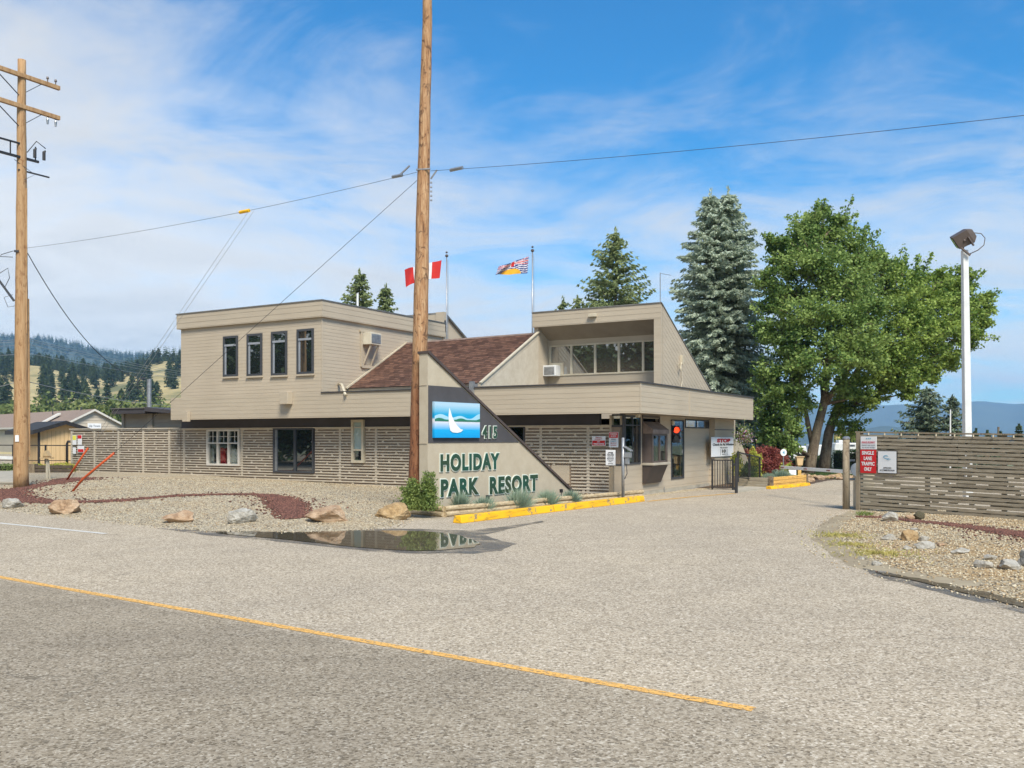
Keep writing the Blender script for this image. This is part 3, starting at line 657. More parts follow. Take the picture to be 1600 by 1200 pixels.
# slat screen in front of the wall
random.seed(11)
def slats(mb, u0, u1, z0, z1, holes, y0=-.05, pitch=.094, th=.042, seed=1, bstep=1.15, batt=1.52, blocks=True, z_of=None):
    rnd = random.Random(seed); k = 0; z = z1 - th
    while z > z0 - .2:
        zb = z0
        segs = [(u0, u1)]
        for h in holes:
            if h[2]-.06 < z + th/2 < h[3]+.06:
                ns = []
                for a, c in segs:
                    if h[0] <= a and h[1] >= c: continue
                    if h[0] > a and h[1] < c: ns += [(a, h[0]-.05), (h[1]+.05, c)]
                    elif a < h[1] < c: ns.append((h[1]+.05, c))
                    elif a < h[0] < c: ns.append((a, h[0]-.05))
                    else: ns.append((a, c))
                segs = ns
        for a, c in segs:
            if c - a < .05: continue
            j = rnd.uniform(-.002, .002)
            # drop what would sink in the rising ground
            aa_ = a
            if z_of is not None:
                if z < z_of(c): continue
                while z < z_of(aa_) and aa_ < c: aa_ += .3
            mb.box(aa_, c, y0 + j, y0 + .022 + j, z + j*.4, z + th + j*.4)
            if blocks:
                x = aa_ + ((k*.61) % 1.0)*1.25 + rnd.uniform(0, .12)
                while x < c - .12:
                    mb.box(x, x + .085, y0 + .018, y0 + .045, z - (pitch - th), z)
                    x += 1.25 + rnd.uniform(-.08, .08)
        z -= pitch; k += 1
def wallz(x):
    p = BW(x, -.1, 0); return gz1(p.x, p.y) + .05
b = MB(); slats(b, X0 + .02, -.42, .02, 2.05, front_holes + [RF(861, 726, 890, 756, -.05)])
x = X0 + .1
while x < -.45:
    if not any(h[0]-.1 < x < h[1]+.05 for h in front_holes): b.box(x, x+.09, -.036, -.001, wallz(x), 2.05)
    x += 1.55
b.box(X0, -.42, -.085, -.03, 2.052, 2.085)
b.build('slat_screen', M['slat'], office)
r = RF(862, 727, 889, 755, -.06); b = MB(); b.box(r[0], r[1], -.08, -.001, r[2], r[3]); b.build('access_panel', M['siding2'], office, bevel=.006)
# side (driveway) wall, x = 0, y 0..7.4, then a slightly proud end bay
def wall_side(mb, cells, x=0, t=.12):
    for c in cells: mb.box(x - t, x, c[0], c[1], c[2], c[3])
Gl = RS(979, 645, 1000, 719); Gl = (.02, LS(1000, 700)[0], .95, 2.36)
BAY = (1.33, 2.70, .98, 2.30)
TW = RS(1048, 655, 1068, 745); TW = (TW[0], TW[1], .40, 2.30)
CW = RS(1070, 652, 1107, 668); CW = (CW[0], CW[1], 2.04, 2.34)
side_holes = [Gl, BAY, TW, CW]
YM = LS(1108, 700)[0]
b = MB(); wall_side(b, wall_cells(0.0, YM, -.1, 2.42, side_holes)); b.build('wall', M['siding2'], office)
b = MB()
for c in wall_cells(0.0, YM, .13, 2.40, side_holes): lap(b, (0, 0, 0), (0, 1, 0), (0, 0, 1), (1, 0, 0), c[0], c[1], c[2], c[3], .20, .005)
b.build('side_siding', M['siding'], office)
b = MB(); b.box(0.001, .03, -.02, YM, -.1, .125); b.build('foundation', M['conc'], office)
YE = 9.8
b = MB(); b.box(-.4, .20, YM, YE, -.1, 2.42); b.build('wall', M['siding2'], office)
b = MB(); lap(b, (.2, 0, 0), (0, 1, 0), (0, 0, 1), (1, 0, 0), YM, YE, .05, 2.40, .20, .005); lap(b, (0, YM, 0), (1, 0, 0), (0, 0, 1), (0, -1, 0), .0, .2, .05, 2.40, .20, .008)
b.build('side_siding', M['siding'], office)
b = MB(); b.box(.200, .225, YM-.01, YE, 2.0, 2.025); b.build('trim_strip', M['capmetal'], office)
# corner piece between slats and glass
b = MB(); b.box(-.42, 0, -.02, .1, -.1, .93); b.box(-.42, -.36, -.06, .1, .93, 2.36); b.build('corner_wall', M['siding2'], office)
b = MB(); b.box(-.36, -.005, .015, .03, .97, 2.36); b.build('window_pane', M['glassT'], office)
b = MB(); b.box(-.36, 0, -.03, .08, .93, .97); b.box(-.36, 0, -.03, .08, 2.02, 2.08); b.box(-.04, .02, -.04, .06, .97, 2.39); b.box(-.36, -.02, -.03, .06, 2.34, 2.39); b.build('window_frame', M['dframe'], office)
# other outer walls and the floor inside
b = MB(); b.box(X0, X0+.12, .12, 12, -.2, 2.42); b.box(X0, -.4, 11.88, 12, -.2, 3.1); b.box(-.52, -.4, YE-.001, 12, -.2, 3.1); b.build('wall', M['siding'], office)
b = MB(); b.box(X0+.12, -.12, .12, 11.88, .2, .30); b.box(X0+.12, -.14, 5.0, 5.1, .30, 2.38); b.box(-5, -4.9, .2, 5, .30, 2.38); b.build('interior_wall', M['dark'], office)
# ---- fascia ring: street side, driveway side ----
b = MB()
b.box(XF, OV, -OV, -OV+.12, Z1, Z2-.001); b.box(OV-.12, OV, -OV+.12, 10.16, Z1, Z2-.001); b.box(XF, XF+.12, -OV+.12, 12, Z1, Z2-.001); b.box(-.5, OV-.12, 10.04, 10.16, Z1, Z2-.001)
b.build('fascia', M['siding2'], office)
b = MB(); lap(b, (0, -OV, 0), (1, 0, 0), (0, 0, 1), (0, -1, 0), XF, OV+.01, Z1, Z2, .135, .004); lap(b, (OV, 0, 0), (0, 1, 0), (0, 0, 1), (1, 0, 0), -OV, 10.16, Z1, Z2, .135, .004)
ys_ = LS(1077, 640, OV)[0]
b.box(OV, OV+.018, ys_, ys_+.02, Z1, Z2); b.box(OV-.0, OV+.03, -OV-.012, -OV+.03, Z1, Z2)
b.build('fascia_boards', M['siding2'], office)
b = MB(); b.box(XF+.12, OV-.12, -OV+.12, 0.0, Z1+.015, Z1+.05); b.box(.0, OV-.12, 0, 10.04, Z1+.015, Z1+.05); b.build('soffit', M['soffit'], office)
b = MB(); b.box(XB-.02, OV+.04, -OV-.04, -OV+.14, Z2+.001, Z2+.045); b.box(OV-.14, OV+.04, -OV+.14, 10.2, Z2+.001, Z2+.045); b.build('flashing', M['capmetal'], office)
b = MB(); b.box(XB, OV-.12, -OV+.12, 10.04, 3.02, 3.08); b.box(XU, XB, 6, 12, 3.02, 3.08); b.build('flat_roof', S('grey roofing felt', (120, 116, 110), (104, 100, 94), 3, .95), office)
# ---- upper storey ----
UZ0, UZ1, UZ2, UY1 = 3.16, 5.73, 6.27, 6.27
b = MB(); b.box(XU+.02, XB-.02, -OV+.02, UY1, 3.09, UZ2-.05); b.build('upper_wall', M['siding'], office)
b = MB(); lap(b, (0, -OV, 0), (1, 0, 0), (0, 0, 1), (0, -1, 0), XU, XB, Z2, UZ1, .117, .0045); lap(b, (XB, 0, 0), (0, 1, 0), (0, 0, 1), (1, 0, 0), -OV, UY1, Z2-.1, UZ1, .117, .0045)
b.box(XB-.005, XB+.022, -OV-.022, -OV+.03, Z2, UZ1)
b.build('upper_siding', M['siding'], office)
b = MB(); b.box(XU-.12, XB+.10, -OV-.10, -OV+.01, UZ1, UZ2); b.box(XB, XB+.10, -OV+.01, UY1, UZ1, UZ2); b.box(XU-.12, XU, -OV+.01, UY1, UZ1, UZ2); b.build('roof_fascia', M['siding2'], office)
b = MB(); lap(b, (0, -OV-.10, 0), (1, 0, 0), (0, 0, 1), (0, -1, 0), XU-.12, XB+.11, UZ1, UZ2, .18, .006); lap(b, (XB+.10, 0, 0), (0, 1, 0), (0, 0, 1), (1, 0, 0), -OV-.10, UY1, UZ1, UZ2, .18, .006); b.build('roof_fascia_boards', M['siding2'], office)
b = MB(); b.box(XU-.15, XB+.13, -OV-.13, UY1+.02, UZ2+.001, UZ2+.035); b.build('roof_cap', M['capgrey'], office)
# rear clerestory seen past the upper storey
b = MB(); b.prism([(XB-.1, 6.45, 3.1), (XB-.1, 13.0, 3.1), (XB-.1, 6.45, 6.72)], (-.14, 0, 0)); b.build('rear_gable_wall', M['siding'], office)
b = MB(); b.prism([(XB+.0, 6.4, 6.76), (XB+.0, 13.08, 3.08), (XB+.0, 13.08, 3.0), (XB+.0, 6.4, 6.69)], (-6, 0, 0)); b.build('rear_gable_roof', M['capgrey'], office)
b = MB(); b.box(XB-.32, XB+.06, 6.20, 6.45, 3.1, 6.74); b.box(XB-2.2, XB-.32, 6.25, 6.42, 6.42, 6.66); b.build('post_and_beam', M['siding2'], office)
b = MB(); b.box(XB+.06, XB+.12, 6.24, 6.30, 5.95, 6.4); b.build('wall_bracket', M['dframe'], office); b = MB(); b.tube([(XB-.75, 6.3, 6.6), (XB-.95, 6.3, 6.95), (XB-1.0, 6.3, 7.25), (XB-.92, 6.3, 7.35)], .035, 6); b.build('vent_pipe', M['dframe'], office)
# ---- upper windows ----
def window(name_frame, r, plane, d, mat_f, mat_g, fw=.05, proud=.05, mull=(), trans=(), label=None, depth=.05, muntin=None, glass_y=.012, off=0):
    """window with frame and pane as sub-part; plane 'F' (front, normal -y) or 'S' (side, normal +x)"""
    u0, u1, z0, z1 = r; b = MB()
    def bx(mb, a, c, e, f, n0, n1, mi=0):
        if plane == 'F': mb.box(a, c, d - n1, d - n0, e, f, mi)
        else: mb.box(d + n0, d + n1, a, c, e, f, mi)
    bx(b, u0, u0+fw, z0, z1, -depth, proud); bx(b, u1-fw, u1, z0, z1, -depth, proud); bx(b, u0+fw, u1-fw, z1-fw, z1, -depth, proud); bx(b, u0+fw, u1-fw, z0, z0+fw, -depth, proud)
    for mfr in mull: x = u0 + (u1-u0)*mfr; bx(b, x-fw*.4, x+fw*.4, z0+fw, z1-fw, -depth, proud-.006)
    for (a, c, zf) in trans:
        z = z0 + (z1-z0)*zf; bx(b, u0+(u1-u0)*a+ .001, u0+(u1-u0)*c-.001, z-fw*.35, z+fw*.35, -depth+.01, proud-.012)
    if muntin:
        for mu in muntin: x = u0 + (u1-u0)*mu[0]; bx(b, x-.008, x+.008, z0+(z1-z0)*mu[1], z0+(z1-z0)*mu[2], -.005, .03)
    o = b.build(name_frame, mat_f, office)
    g = MB(); bx(g, u0+fw*.5, u1-fw*.5, z0+fw*.5, z1-fw*.5, off, glass_y+off); g.build('pane', mat_g, o)
    return o
for (x0, y0, x1, y1) in ((350, 526, 372.5, 589), (387, 522.5, 410.5, 588), (425, 519, 449.5, 587), (465, 515, 491, 585)):
    r = RF(x0, y0, x1, y1, -OV)
    w = window('window', r, 'F', -OV, M['dframe'], M['glass'], .075, .055, trans=((0, 1, .765),), glass_y=.026)
    b = MB(); z = r[2] + (r[3]-r[2])*.76
    b.box(r[0]+.075, r[0]+.15, -OV-.038, -OV-.028, r[2]+.07, z); b.box(r[0]+.08, r[1]-.08, -OV-.062, -OV-.014, z-.02, z+.05); b.build('sash', S('pale aluminium', (168, 172, 178), (150, 154, 160), 3, .4, metal=.3), w)
    b = MB(); b.box(r[0]-.02, r[1]+.03, -OV-.075, -OV-.014, r[2]-.06, r[2]-.002); b.build('sill', M['siding2'], w)
def ac_unit(x0, x1, z0, z1, y0, y1, face, mat=M['white']):
    """window air conditioner: case with grille recessed in its outer face"""
    b = MB(); b.box(x0, x1, y0, y1, z0, z1); o = b.build('air_conditioner', mat, office, bevel=.012)
    g = MB()
    if face == 'S':
        g.box(x1, x1+.012, y0+.05, y1-.05, z0+.05, z1-.05)
        for k in range(5): zz = z0 + .07 + (z1-z0-.14)*k/5; g.box(x1+.012, x1+.02, y0+.06, y1-.06, zz, zz+.015)
    else:
        g.box(x0+.05, x1-.05, y0-.012, y0, z0+.05, z1-.05)
        for k in range(5): zz = z0 + .07 + (z1-z0-.14)*k/5; g.box(x0+.06, x1-.06, y0-.02, y0-.012, zz, zz+.015)
    g.build('grille', M['galv'], o); return o
ya, za = LS(561, 522, XB); yb, zb = LS(577, 540, XB)
ac_unit(XB+.014, XB+.40, zb, zb+.42, ya+.15, ya+.75, 'S', S('cream ac case', (208, 200, 180), (190, 180, 160), 3, .5))
b = MB(); b.box(XB+.014, XB+.07, ya-.0, ya+.95, zb+.44, zb+.52); b.box(XB+.014, XB+.07, ya+.05, ya+.12, zb-.78, zb+.44)
b.bar((XB+.03, ya+.2, zb-.75), (XB+.34, ya+.25, zb-.02), .07, .05); b.bar((XB+.03, ya+.62, zb-.75), (XB+.34, ya+.65, zb-.02), .07, .05); b.box(XB+.014, XB+.07, ya+.10, ya+.75, zb-.82, zb-.72)
b.build('bracket', M['siding2'], office)
# vent boxes on the fascia, conduit
r = RF(445, 613, 456, 632, -OV); b = MB(); b.box(r[0], r[1]+.05, -OV-.26, -OV-.012, r[2], r[3]); b.build('vent_box', M['siding2'], office, bevel=.01)
r = RF(290, 643, 298, 659, -OV); b = MB(); b.box(r[0], r[1], -OV-.16, -OV-.012, r[2], r[3]); b.build('vent_box', M['siding2'], office, bevel=.01)
a = LS(528, 600, XB); b = MB(); b.tube([(XB+.05, a[0], a[1]), (XB+.35, a[0]-.2, a[1]-.05), (XB+1.1, a[0]-.9, a[1]-.42)], .05, 8); b.build('drain_pipe', M['cframe'], office, smooth=True)
# ---- lower street windows ----
w = window('window', W1, 'F', -.0, M['wframe'], M['glassT'], .07, .085, mull=(1/3, 2/3), trans=((0, 1/3, .62), (1/3, 2/3, .62), (2/3, 1, .62)), muntin=[(1/6, .62, .96), (.5, .62, .96), (5/6, .62, .96)])
b = MB(); z = W1[2] + (W1[3]-W1[2])*.8; b.box(W1[0]+.06, W1[1]-.06, -.03, .005, z-.008, z+.008); b.build('muntin', M['wframe'], w)
w = window('window', W2, 'F', -.0, M['dframe'], M['glass'], .06, .085, mull=(.53,))
b = MB(); b.box(W2[0]+.06, W2[0]+.14, -.05, -.014, W2[2]+.06, W2[3]-.06); b.build('sash', M['galv'], w)
zt = W3[2] + (W3[3]-W3[2])*.30
w = window('window', W3, 'F', -.03, M['cframe'], M['frost'], .085, .09, trans=((0, 1, .30),))
b = MB(); b.box(W3[0]+.1, W3[1]-.1, -.055, -.045, W3[2]+.1, zt-.04); b.build('lower_pane', M['glass'], w)
w = window('window', W4, 'F', -.0, M['dframe'], M['glassT'], .04, .03)
# ---- things seen through the window: wall behind, chairs ----
# ---- side windows ----
window('window', Gl, 'S', 0, M['dframe'], M['glassT'], .05, .03, mull=(.5,), trans=((0, 1, .80),))
w = window('window', TW, 'S', 0, M['dframe'], M['glassT'], .05, .03, trans=((0, 1, .80),))
window('window', CW, 'S', 0, M['dframe'], M['glassT'], .045, .03, mull=(.47, .93))
# service window bay: counter, side pane, front pane, sloping hood, panelled apron
by0, by1, bz0, bz1 = 1.36, 2.66, .98, 1.86; BX = .29
b = MB()
b.box(-.02, BX, by0, by0+.05, bz0, bz1+.02); b.box(BX-.06, BX, by0-.001, by0+.16, bz0, bz1); b.box(BX-.05, BX, by1-.10, by1, bz0, bz1); b.box(-.02, BX, by1-.04, by1, bz0, bz1); b.box(BX-.05, BX, by0+.16, by1-.10, bz1-.08, bz1)
b.box(BX-.05, BX, by0+.16, by1-.10, bz0, bz0+.05); b.box(BX-.05, BX, (by0+by1)/2, (by0+by1)/2+.05, bz0, bz1-.08)
b.box(-.02, .03, by0-.05, by0-.01, .95, 2.38); b.box(-.02, .03, by1+.01, by1+.05, .95, 2.38); b.box(-.02, .03, by0-.05, by1+.05, 2.32, 2.38)
bay = b.build('service_window', M['bronze'], office)
b = MB(); b.box(BX-.035, BX-.025, by0+.16, by1-.10, bz0+.04, bz1-.07); b.box(.0, BX-.06, by0+.015, by0+.03, bz0+.03, bz1-.05); b.build('pane', M['glassT'], bay)
b = MB(); b.prism([(-.01, by0-.02, 2.20), (BX+.05, by0-.02, 1.96), (BX+.05, by0-.02, 1.84), (-.01, by0-.02, 1.84)], (0, by1-by0+.04, 0)); b.build('hood', S('streaked bronze hood', (110, 90, 80), (150, 132, 120), 2.2, .5), bay)
b = MB(); b.box(-.0, BX+.10, by0-.06, by1+.02, bz0-.075, bz0-.002); b.build('counter', M['conc'], bay, bevel=.01)
b = MB(); b.prism([(.012, by0-.03, .36), (.012, by0-.03, .90), (BX+.04, by0-.03, .90), (.10, by0-.03, .36)], (0, by1-by0-.05, 0)); b.build('apron_panel', S('dark brown panel', (72, 62, 56), (60, 52, 48), 3, .6), bay)
b = MB(); b.tube([(.05, by1+.35, .2), (.05, by1+.35, .02), (.05, by1+2.2, .02), (.05, YM-.2, .03)], .014, 6); b.build('conduit', M['galv'], office)
# clutter inside: shelves with papers
b = MB(); b.box(-1.2, -1.1, .6, 4, .8, .84); 
for k in range(9): b.box(-.9, -.88, 1.45+.03*k, 1.47+.03*k, 1.0+.09*k, 1.07+.09*k)
b.build('shelf', M['paperw'], office)
b = MB(); b.box(.03, .09, TW[0]-.02, TW[0]+.12, 2.12, 2.26); b.build('lamp_bracket', M['cframe'], office, bevel=.01)
b = MB(); b.box(.3, .4, .10, .25, 2.29, 2.385); b.build('lamp_bracket', M['cframe'], office, bevel=.01)
# ---- brown shingle roof ----
A_, B_, C_, D_ = (XB+.03, .45, 3.42), (-4.46, -.62, 3.36), (-4.46, 3.0, 5.20), (XB+.03, 3.75, 5.25)
b = MB(); nU, nV = 60, 46
A_, B_, C_, D_ = map(Vector, (A_, B_, C_, D_))
for j in range(nV):                      # overlapping courses
    v0, v1 = j/nV, (j+1)/nV; l0, l1 = A_.lerp(D_, v0), A_.lerp(D_, v1); r0, r1 = B_.lerp(C_, v0), B_.lerp(C_, v1); up = Vector((0, -.012, .02))
    b.quad(l0+up, r0+up, r1, l1); b.quad(l0, r0, r0+up, l0+up)
b.build('shingle_roof', M['shingle'], office)
b = MB(); n_ = Vector((0, 0, -.04)); b.quad(A_+n_, B_+n_, C_+n_, D_+n_); b.quad(D_, C_, (-4.46, 10, 3.1), (XB+.03, 10, 3.1)); b.build('roof_deck', M['brownroof'], office)
b = MB(); b.bar(D_ + Vector((0, .02, .02)), C_ + Vector((0.1, .02, .02)), .10, .05); b.build('ridge_cap', S('pale ridge strip', (168, 150, 140), (140, 120, 110), 4, .6), office)
b = MB(); b.prism([(XB+.02, .47, 3.1), (-4.46, -.58, 3.1), (-4.46, -.58, 3.35), (XB+.02, .47, 3.40)], (0, .1, 0)); b.build('eave_board', M['cframe'], office)
b = MB(); b.bar((XB+.05, .35, 3.42), (XB+.05, 3.8, 5.30), .05, .06); b.build('rake_flashing', M['cframe'], office)
# gable wall on the right of the shingle roof, boards parallel to the rake
XG = -4.4
e0, e1 = Vector((0, -.62, 3.36)), Vector((0, 3.0, 5.24)); u_ = (e1-e0).normalized(); v_ = Vector((0, -u_.z, u_.y))
b = MB(); b.prism([(XG, -.62, 3.1), (XG, 3.0, 3.1), (XG, 3.0, 5.24), (XG, -.62, 3.36)], (-.10, 0, 0)); b.build('gable_wall', M['siding2'], office)
b = MB(); lap(b, Vector((XG, e0.y, e0.z)), u_, v_, (1, 0, 0), -2.5, 5, -3.2, .0, .135, .006)
o = b.build('gable_siding', S('pale gable boards', (196, 186, 168), (184, 172, 152), 1.5, .7, bs=.2, stretch=(1, 3, 3)), office)
clip_obj(o, [((0, 0, 3.1), (0, 0, -1)), ((0, 3.0, 0), (0, 1, 0)), ((0, -.62, 0), (0, -1, 0))])
b = MB(); b.bar((XG+.01, -.64, 3.37), (XG+.01, 3.0, 5.265), .09, .04); b.build('rake_trim', M['cframe'], office)
b = MB(); b.box(XG-.35, XG-.2, -OV+.12, -.6, 2.95, 3.42); b.box(XG-.2, XG-.08, -OV-.12, -OV+.2, 2.6, 3.34); b.build('downspout', M['galv'], office)
# ---- clerestory ----
CXL, CY, CYW = -4.55, 3.0, 3.72
zt0, zf0 = 5.90, 5.41; sl = (5.90-3.2)/(8.1-3.0)
def zr(y, z=zt0): return z - sl*(y-CY)
b = MB(); b.prism([(0, CY, 3.0), (0, 8.1, 3.0), (0, 8.1, 3.2), (0, CY, zt0)], (-.16, 0, 0)); b.build('clerestory_wall', M['siding2'], office)
b = MB(); e0, e1 = Vector((0, CY, zt0)), Vector((0, 8.1, 3.2)); u_ = (e1-e0).normalized(); v_ = Vector((0, -u_.z, u_.y)); 
if v_.z < 0: v_ = -v_
lap(b, Vector((0, e0.y, e0.z)), u_, v_, (1, 0, 0), -3.5, 7, -4.2, 0, .15, .005)
o = b.build('clerestory_siding', M['siding'], office); clip_obj(o, [((0, 0, 3.0), (0, 0, -1)), ((0, CY, 0), (0, -1, 0))])
b = MB(); b.prism([(XG, CY, 3.0), (XG, 8.1, 3.0), (XG, 8.1, 3.2), (XG, CY, zt0-.02)], (-.15, 0, 0)); b.build('clerestory_wall', M['siding'], office)
b = MB(); b.box(CXL, -.002, CY-.12, CY-.0, zf0, zt0-.01); lap(b, (0, CY-.12, 0), (1, 0, 0), (0, 0, 1), (0, -1, 0), CXL, 0, zf0, zt0-.01, .16, .005); b.box(-.24, -.002, CY-.12, CY-.002, 3.05, zf0); b.build('clerestory_fascia', M['siding2'], office)
b = MB(); b.prism([(CXL-.02, CY-.15, zt0+.02), (CXL-.02, 8.2, zr(8.2)+.02), (CXL-.02, 8.2, zr(8.2)-.03), (CXL-.02, CY-.15, zt0-.008)], (-CXL+.05, 0, 0)); b.build('clerestory_roof', M['capgrey'], office)
b = MB(); b.prism([(XG, CY, zf0), (XG, CYW, zf0-sl*(CYW-CY)), (XG, CYW, zf0-sl*(CYW-CY)+.05), (XG, CY, zf0+.05)], (-XG-.16, 0, 0)); b.build('soffit', M['soffit'], office)
wt, wb = 4.86, 3.82
b = MB(); b.box(XG, -.16, CYW, CYW+.1, 3.0, wb); b.box(XG, -.16, CYW, CYW+.1, wt, 5.12); b.box(XG, LF(860, 560, CYW)[0], CYW, CYW+.1, wb, wt); b.box(LF(860, 560, CYW)[0], LF(881, 560, CYW)[0], CYW, CYW+.1, wb, 4.26); b.build('clerestory_window_wall', M['siding2'], office)
lp = [860, 893, 930, 967, 1005, 1042]
xsx = [LF(p_, 560, CYW)[0] for p_ in lp]; xsx[-1] = min(xsx[-1], -.16)
for i in range(5):
    x0, x1 = xsx[i], xsx[i+1]; zb_ = wb
    fr = MB(); fr.box(x0-.035, x0+.035, CYW-.03, CYW+.04, wb, wt); fr.box(x0+.035, x1-.035, CYW-.03, CYW+.04, wt-.05, wt); fr.box(x0+.035, x1-.035, CYW-.03, CYW+.04, wb, wb+.05)
    if i == 0: fr.box(x0+.035, LF(880, 560, CYW)[0], CYW-.03, CYW-.001, wb+.05, 4.26)
    fo = fr.build('window', M['cframe'], office)
    g = MB(); g.box(x0+.035, x1-.036, CYW+.015, CYW+.03, wb+.05, wt-.05) if i else g.box(x0+.035, x1-.036, CYW+.015, CYW+.03, wb+.05, wt-.05)
    g.build('pane', M['glassR'], fo)
a = LF(857, 580, CYW)[0]
ac_unit(a-.0, a+.48, 3.80, 4.16, CYW-.40, CYW-.035, 'F', M['white'])
# small fixtures on the clerestory
r = RF(921, 490, 933, 496, CY-.12); b = MB(); b.box(r[0], r[1], CY-.24, CY-.13, r[2], r[2]+.10); b.build('wall_lamp', M['cframe'], office, bevel=.01)
a = LS(1062, 562, 0); b = MB(); b.box(.012, .10, a[0], a[0]+.12, a[1]-.15, a[1]+.15); b.tube([(.05, a[0], a[1]-.1), (.12, a[0]-.25, a[1]-.35), (.06, a[0]-.3, a[1]-.15)], .02, 6); b.tube([(.04, a[0]+.05, a[1]-.15), (.05, a[0]+.1, a[1]-.7), (.05, a[0]-.1, a[1]-1.05)], .012, 5); b.build('cable_box', M['cframe'], office)
b = MB(); b.tube([(-.08, CY+.0, zt0), (-.08, CY, zt0+.95)], .015, 5); b.bar((-.08, CY, zt0+.93), (.35, CY-.2, zt0+.80), .015, .015); b.build('antenna', M['galv'], office)
b = MB(); a = LF(577, 470, 0); b.tube([(XB-.5, 1.6, UZ2), (XB-.5, 1.6, UZ2+.62)], .04, 6); b.build('vent_pipe', M['white'], office)

# furniture inside the left street window
M['whitesoft'] = S('white upholstery', (210, 210, 200), (190, 190, 180), 3, .8)
def inside_chair(px, y, red, label):
    u = LF(px, 700, y)[0]; p = BW(u, y, 0); mat = M['fabricred'] if red else M['whitesoft']
    t = empty('chair', (p.x, p.y, .30), RZ + math.pi + .1, label, 'chair')
    b = MB(); b.box(-.22, .22, -.22, .22, .42, .50); b.build('seat', mat, t, bevel=.03)
    b = MB(); b.box(-.21, .21, .16, .23, .50, 1.02) if not red else b.prism([(-.2, .16, .5), (.2, .16, .5), (.2, .16, .98), (.1, .16, 1.06), (-.1, .16, 1.06), (-.2, .16, .98)], (0, .07, 0)); b.build('backrest', mat, t, bevel=.03)
    for sx in (-.19, .19):
        for sy in (-.19, .19): b = MB(); b.box(sx-.02, sx+.02, sy-.02, sy+.02, 0, .42); b.build('leg', M['dark'], t)
inside_chair(352, .37, True, 'red upholstered chair behind the white framed street window')
inside_chair(362, .52, True, 'red chair standing farther back inside the white framed street window')
inside_chair(334, .37, False, 'white chair at the left inside the white framed street window')
inside_chair(373, .37, False, 'white chair at the right inside the white framed street window')
# ================================================================== lettering
def text_verts(s, offset=0.0, extrude=0.0, space=1.0):
    cu = bpy.data.curves.new('t', 'FONT'); cu.body = s; cu.size = 1; cu.offset = offset; cu.extrude = extrude; cu.align_x = 'LEFT'; cu.space_character = space; cu.resolution_u = 4
    o = bpy.data.objects.new('t', cu); COL.objects.link(o); dg = bpy.context.evaluated_depsgraph_get(); dg.update()
    me = bpy.data.meshes.new_from_object(o.evaluated_get(dg)); vs = np.array([v.co[:] for v in me.vertices]); fs = [list(p.vertices) for p in me.polygons]
    bpy.data.objects.remove(o); bpy.data.curves.remove(cu); bpy.data.meshes.remove(me); return vs, fs
def fit_text(mb, s, O, U, Nn, u0, u1, z0, z1, offset=0.0, thick=.004, mi=0, lift=0.0, space=1.0, V=Vector((0, 0, 1)), ref=None):
    """letters fitted to a rectangle of a vertical plane; thick: depth of the letters"""
    vs, fs = text_verts(s, offset, .5, space); 
    rv = vs if ref is None else text_verts(s, ref, .5, space)[0]
    x0, x1 = rv[:, 0].min(), rv[:, 0].max(); y0, y1 = rv[:, 1].min(), rv[:, 1].max()
    out = []
    for v in vs:
        out.append(O + U*(u0 + (v[0]-x0)/(x1-x0)*(u1-u0)) + V*(z0 + (v[1]-y0)/(y1-y0)*(z1-z0)) + Nn*(lift + (v[2]+.5)*thick))
    mb.add(out, fs, mi)
class Plane:
    def __init__(s, O, U, Nn): s.O = Vector(O); s.U = Vector(U).normalized(); s.N = Vector(Nn).normalized()
    def uz(s, px, py):
        r = (px-800)/F_PX; u = (r*s.O.y - s.O.x) / (s.U.x - r*s.U.y); d = s.O.y + s.U.y*u; return u, HC + (HY-py)/F_PX*d
    def p(s, u, z, n=0): return Vector((s.O.x + s.U.x*u + s.N.x*n, s.O.y + s.U.y*u + s.N.y*n, z))
    def P(s, px, py, n=0): return s.p(*s.uz(px, py), n)
    def O0(s): return Vector((s.O.x, s.O.y, 0))
    def frame(s, u, z=0, n=0):        # world matrix pieces for an Empty on the plane: local x=U, y=-N (into the plane)
        return s.p(u, z, n), math.atan2(s.U.y, s.U.x)
def board(name, pl, u0, u1, z0, z1, mat, label, cat, n=0.0, th=.012, group=None):
    """flat sign panel as an Empty with a panel; returns (empty, panel plane in its local frame)"""
    loc, rz = pl.frame(u0, z0, n); t = empty(name, loc, rz, label, cat, group)
    b = MB(); b.box(0, u1-u0, -th, 0, 0, z1-z0); b.build('panel', mat, t, bevel=.002)
    return t, u1-u0, z1-z0, th
LO, LU, LN = Vector((0, 0, 0)), Vector((1, 0, 0)), Vector((0, -1, 0))
def lines(t, th, items):
    """items: (kind, text/None, u0,u1,z0,z1, material) in the panel's own coordinates"""
    for it in items:
        s, u0, u1, z0, z1, mat = it[:6]; b = MB(); off = it[6] if len(it) > 6 else .01
        if s is None: b.box(u0, u1, -th-.003, -th-.0005, z0, z1); b.build('colour_field', mat, t)
        else: fit_text(b, s, LO, LU, LN, u0, u1, z0, z1, off, .002, lift=th+.0035); b.build('lettering', mat, t)

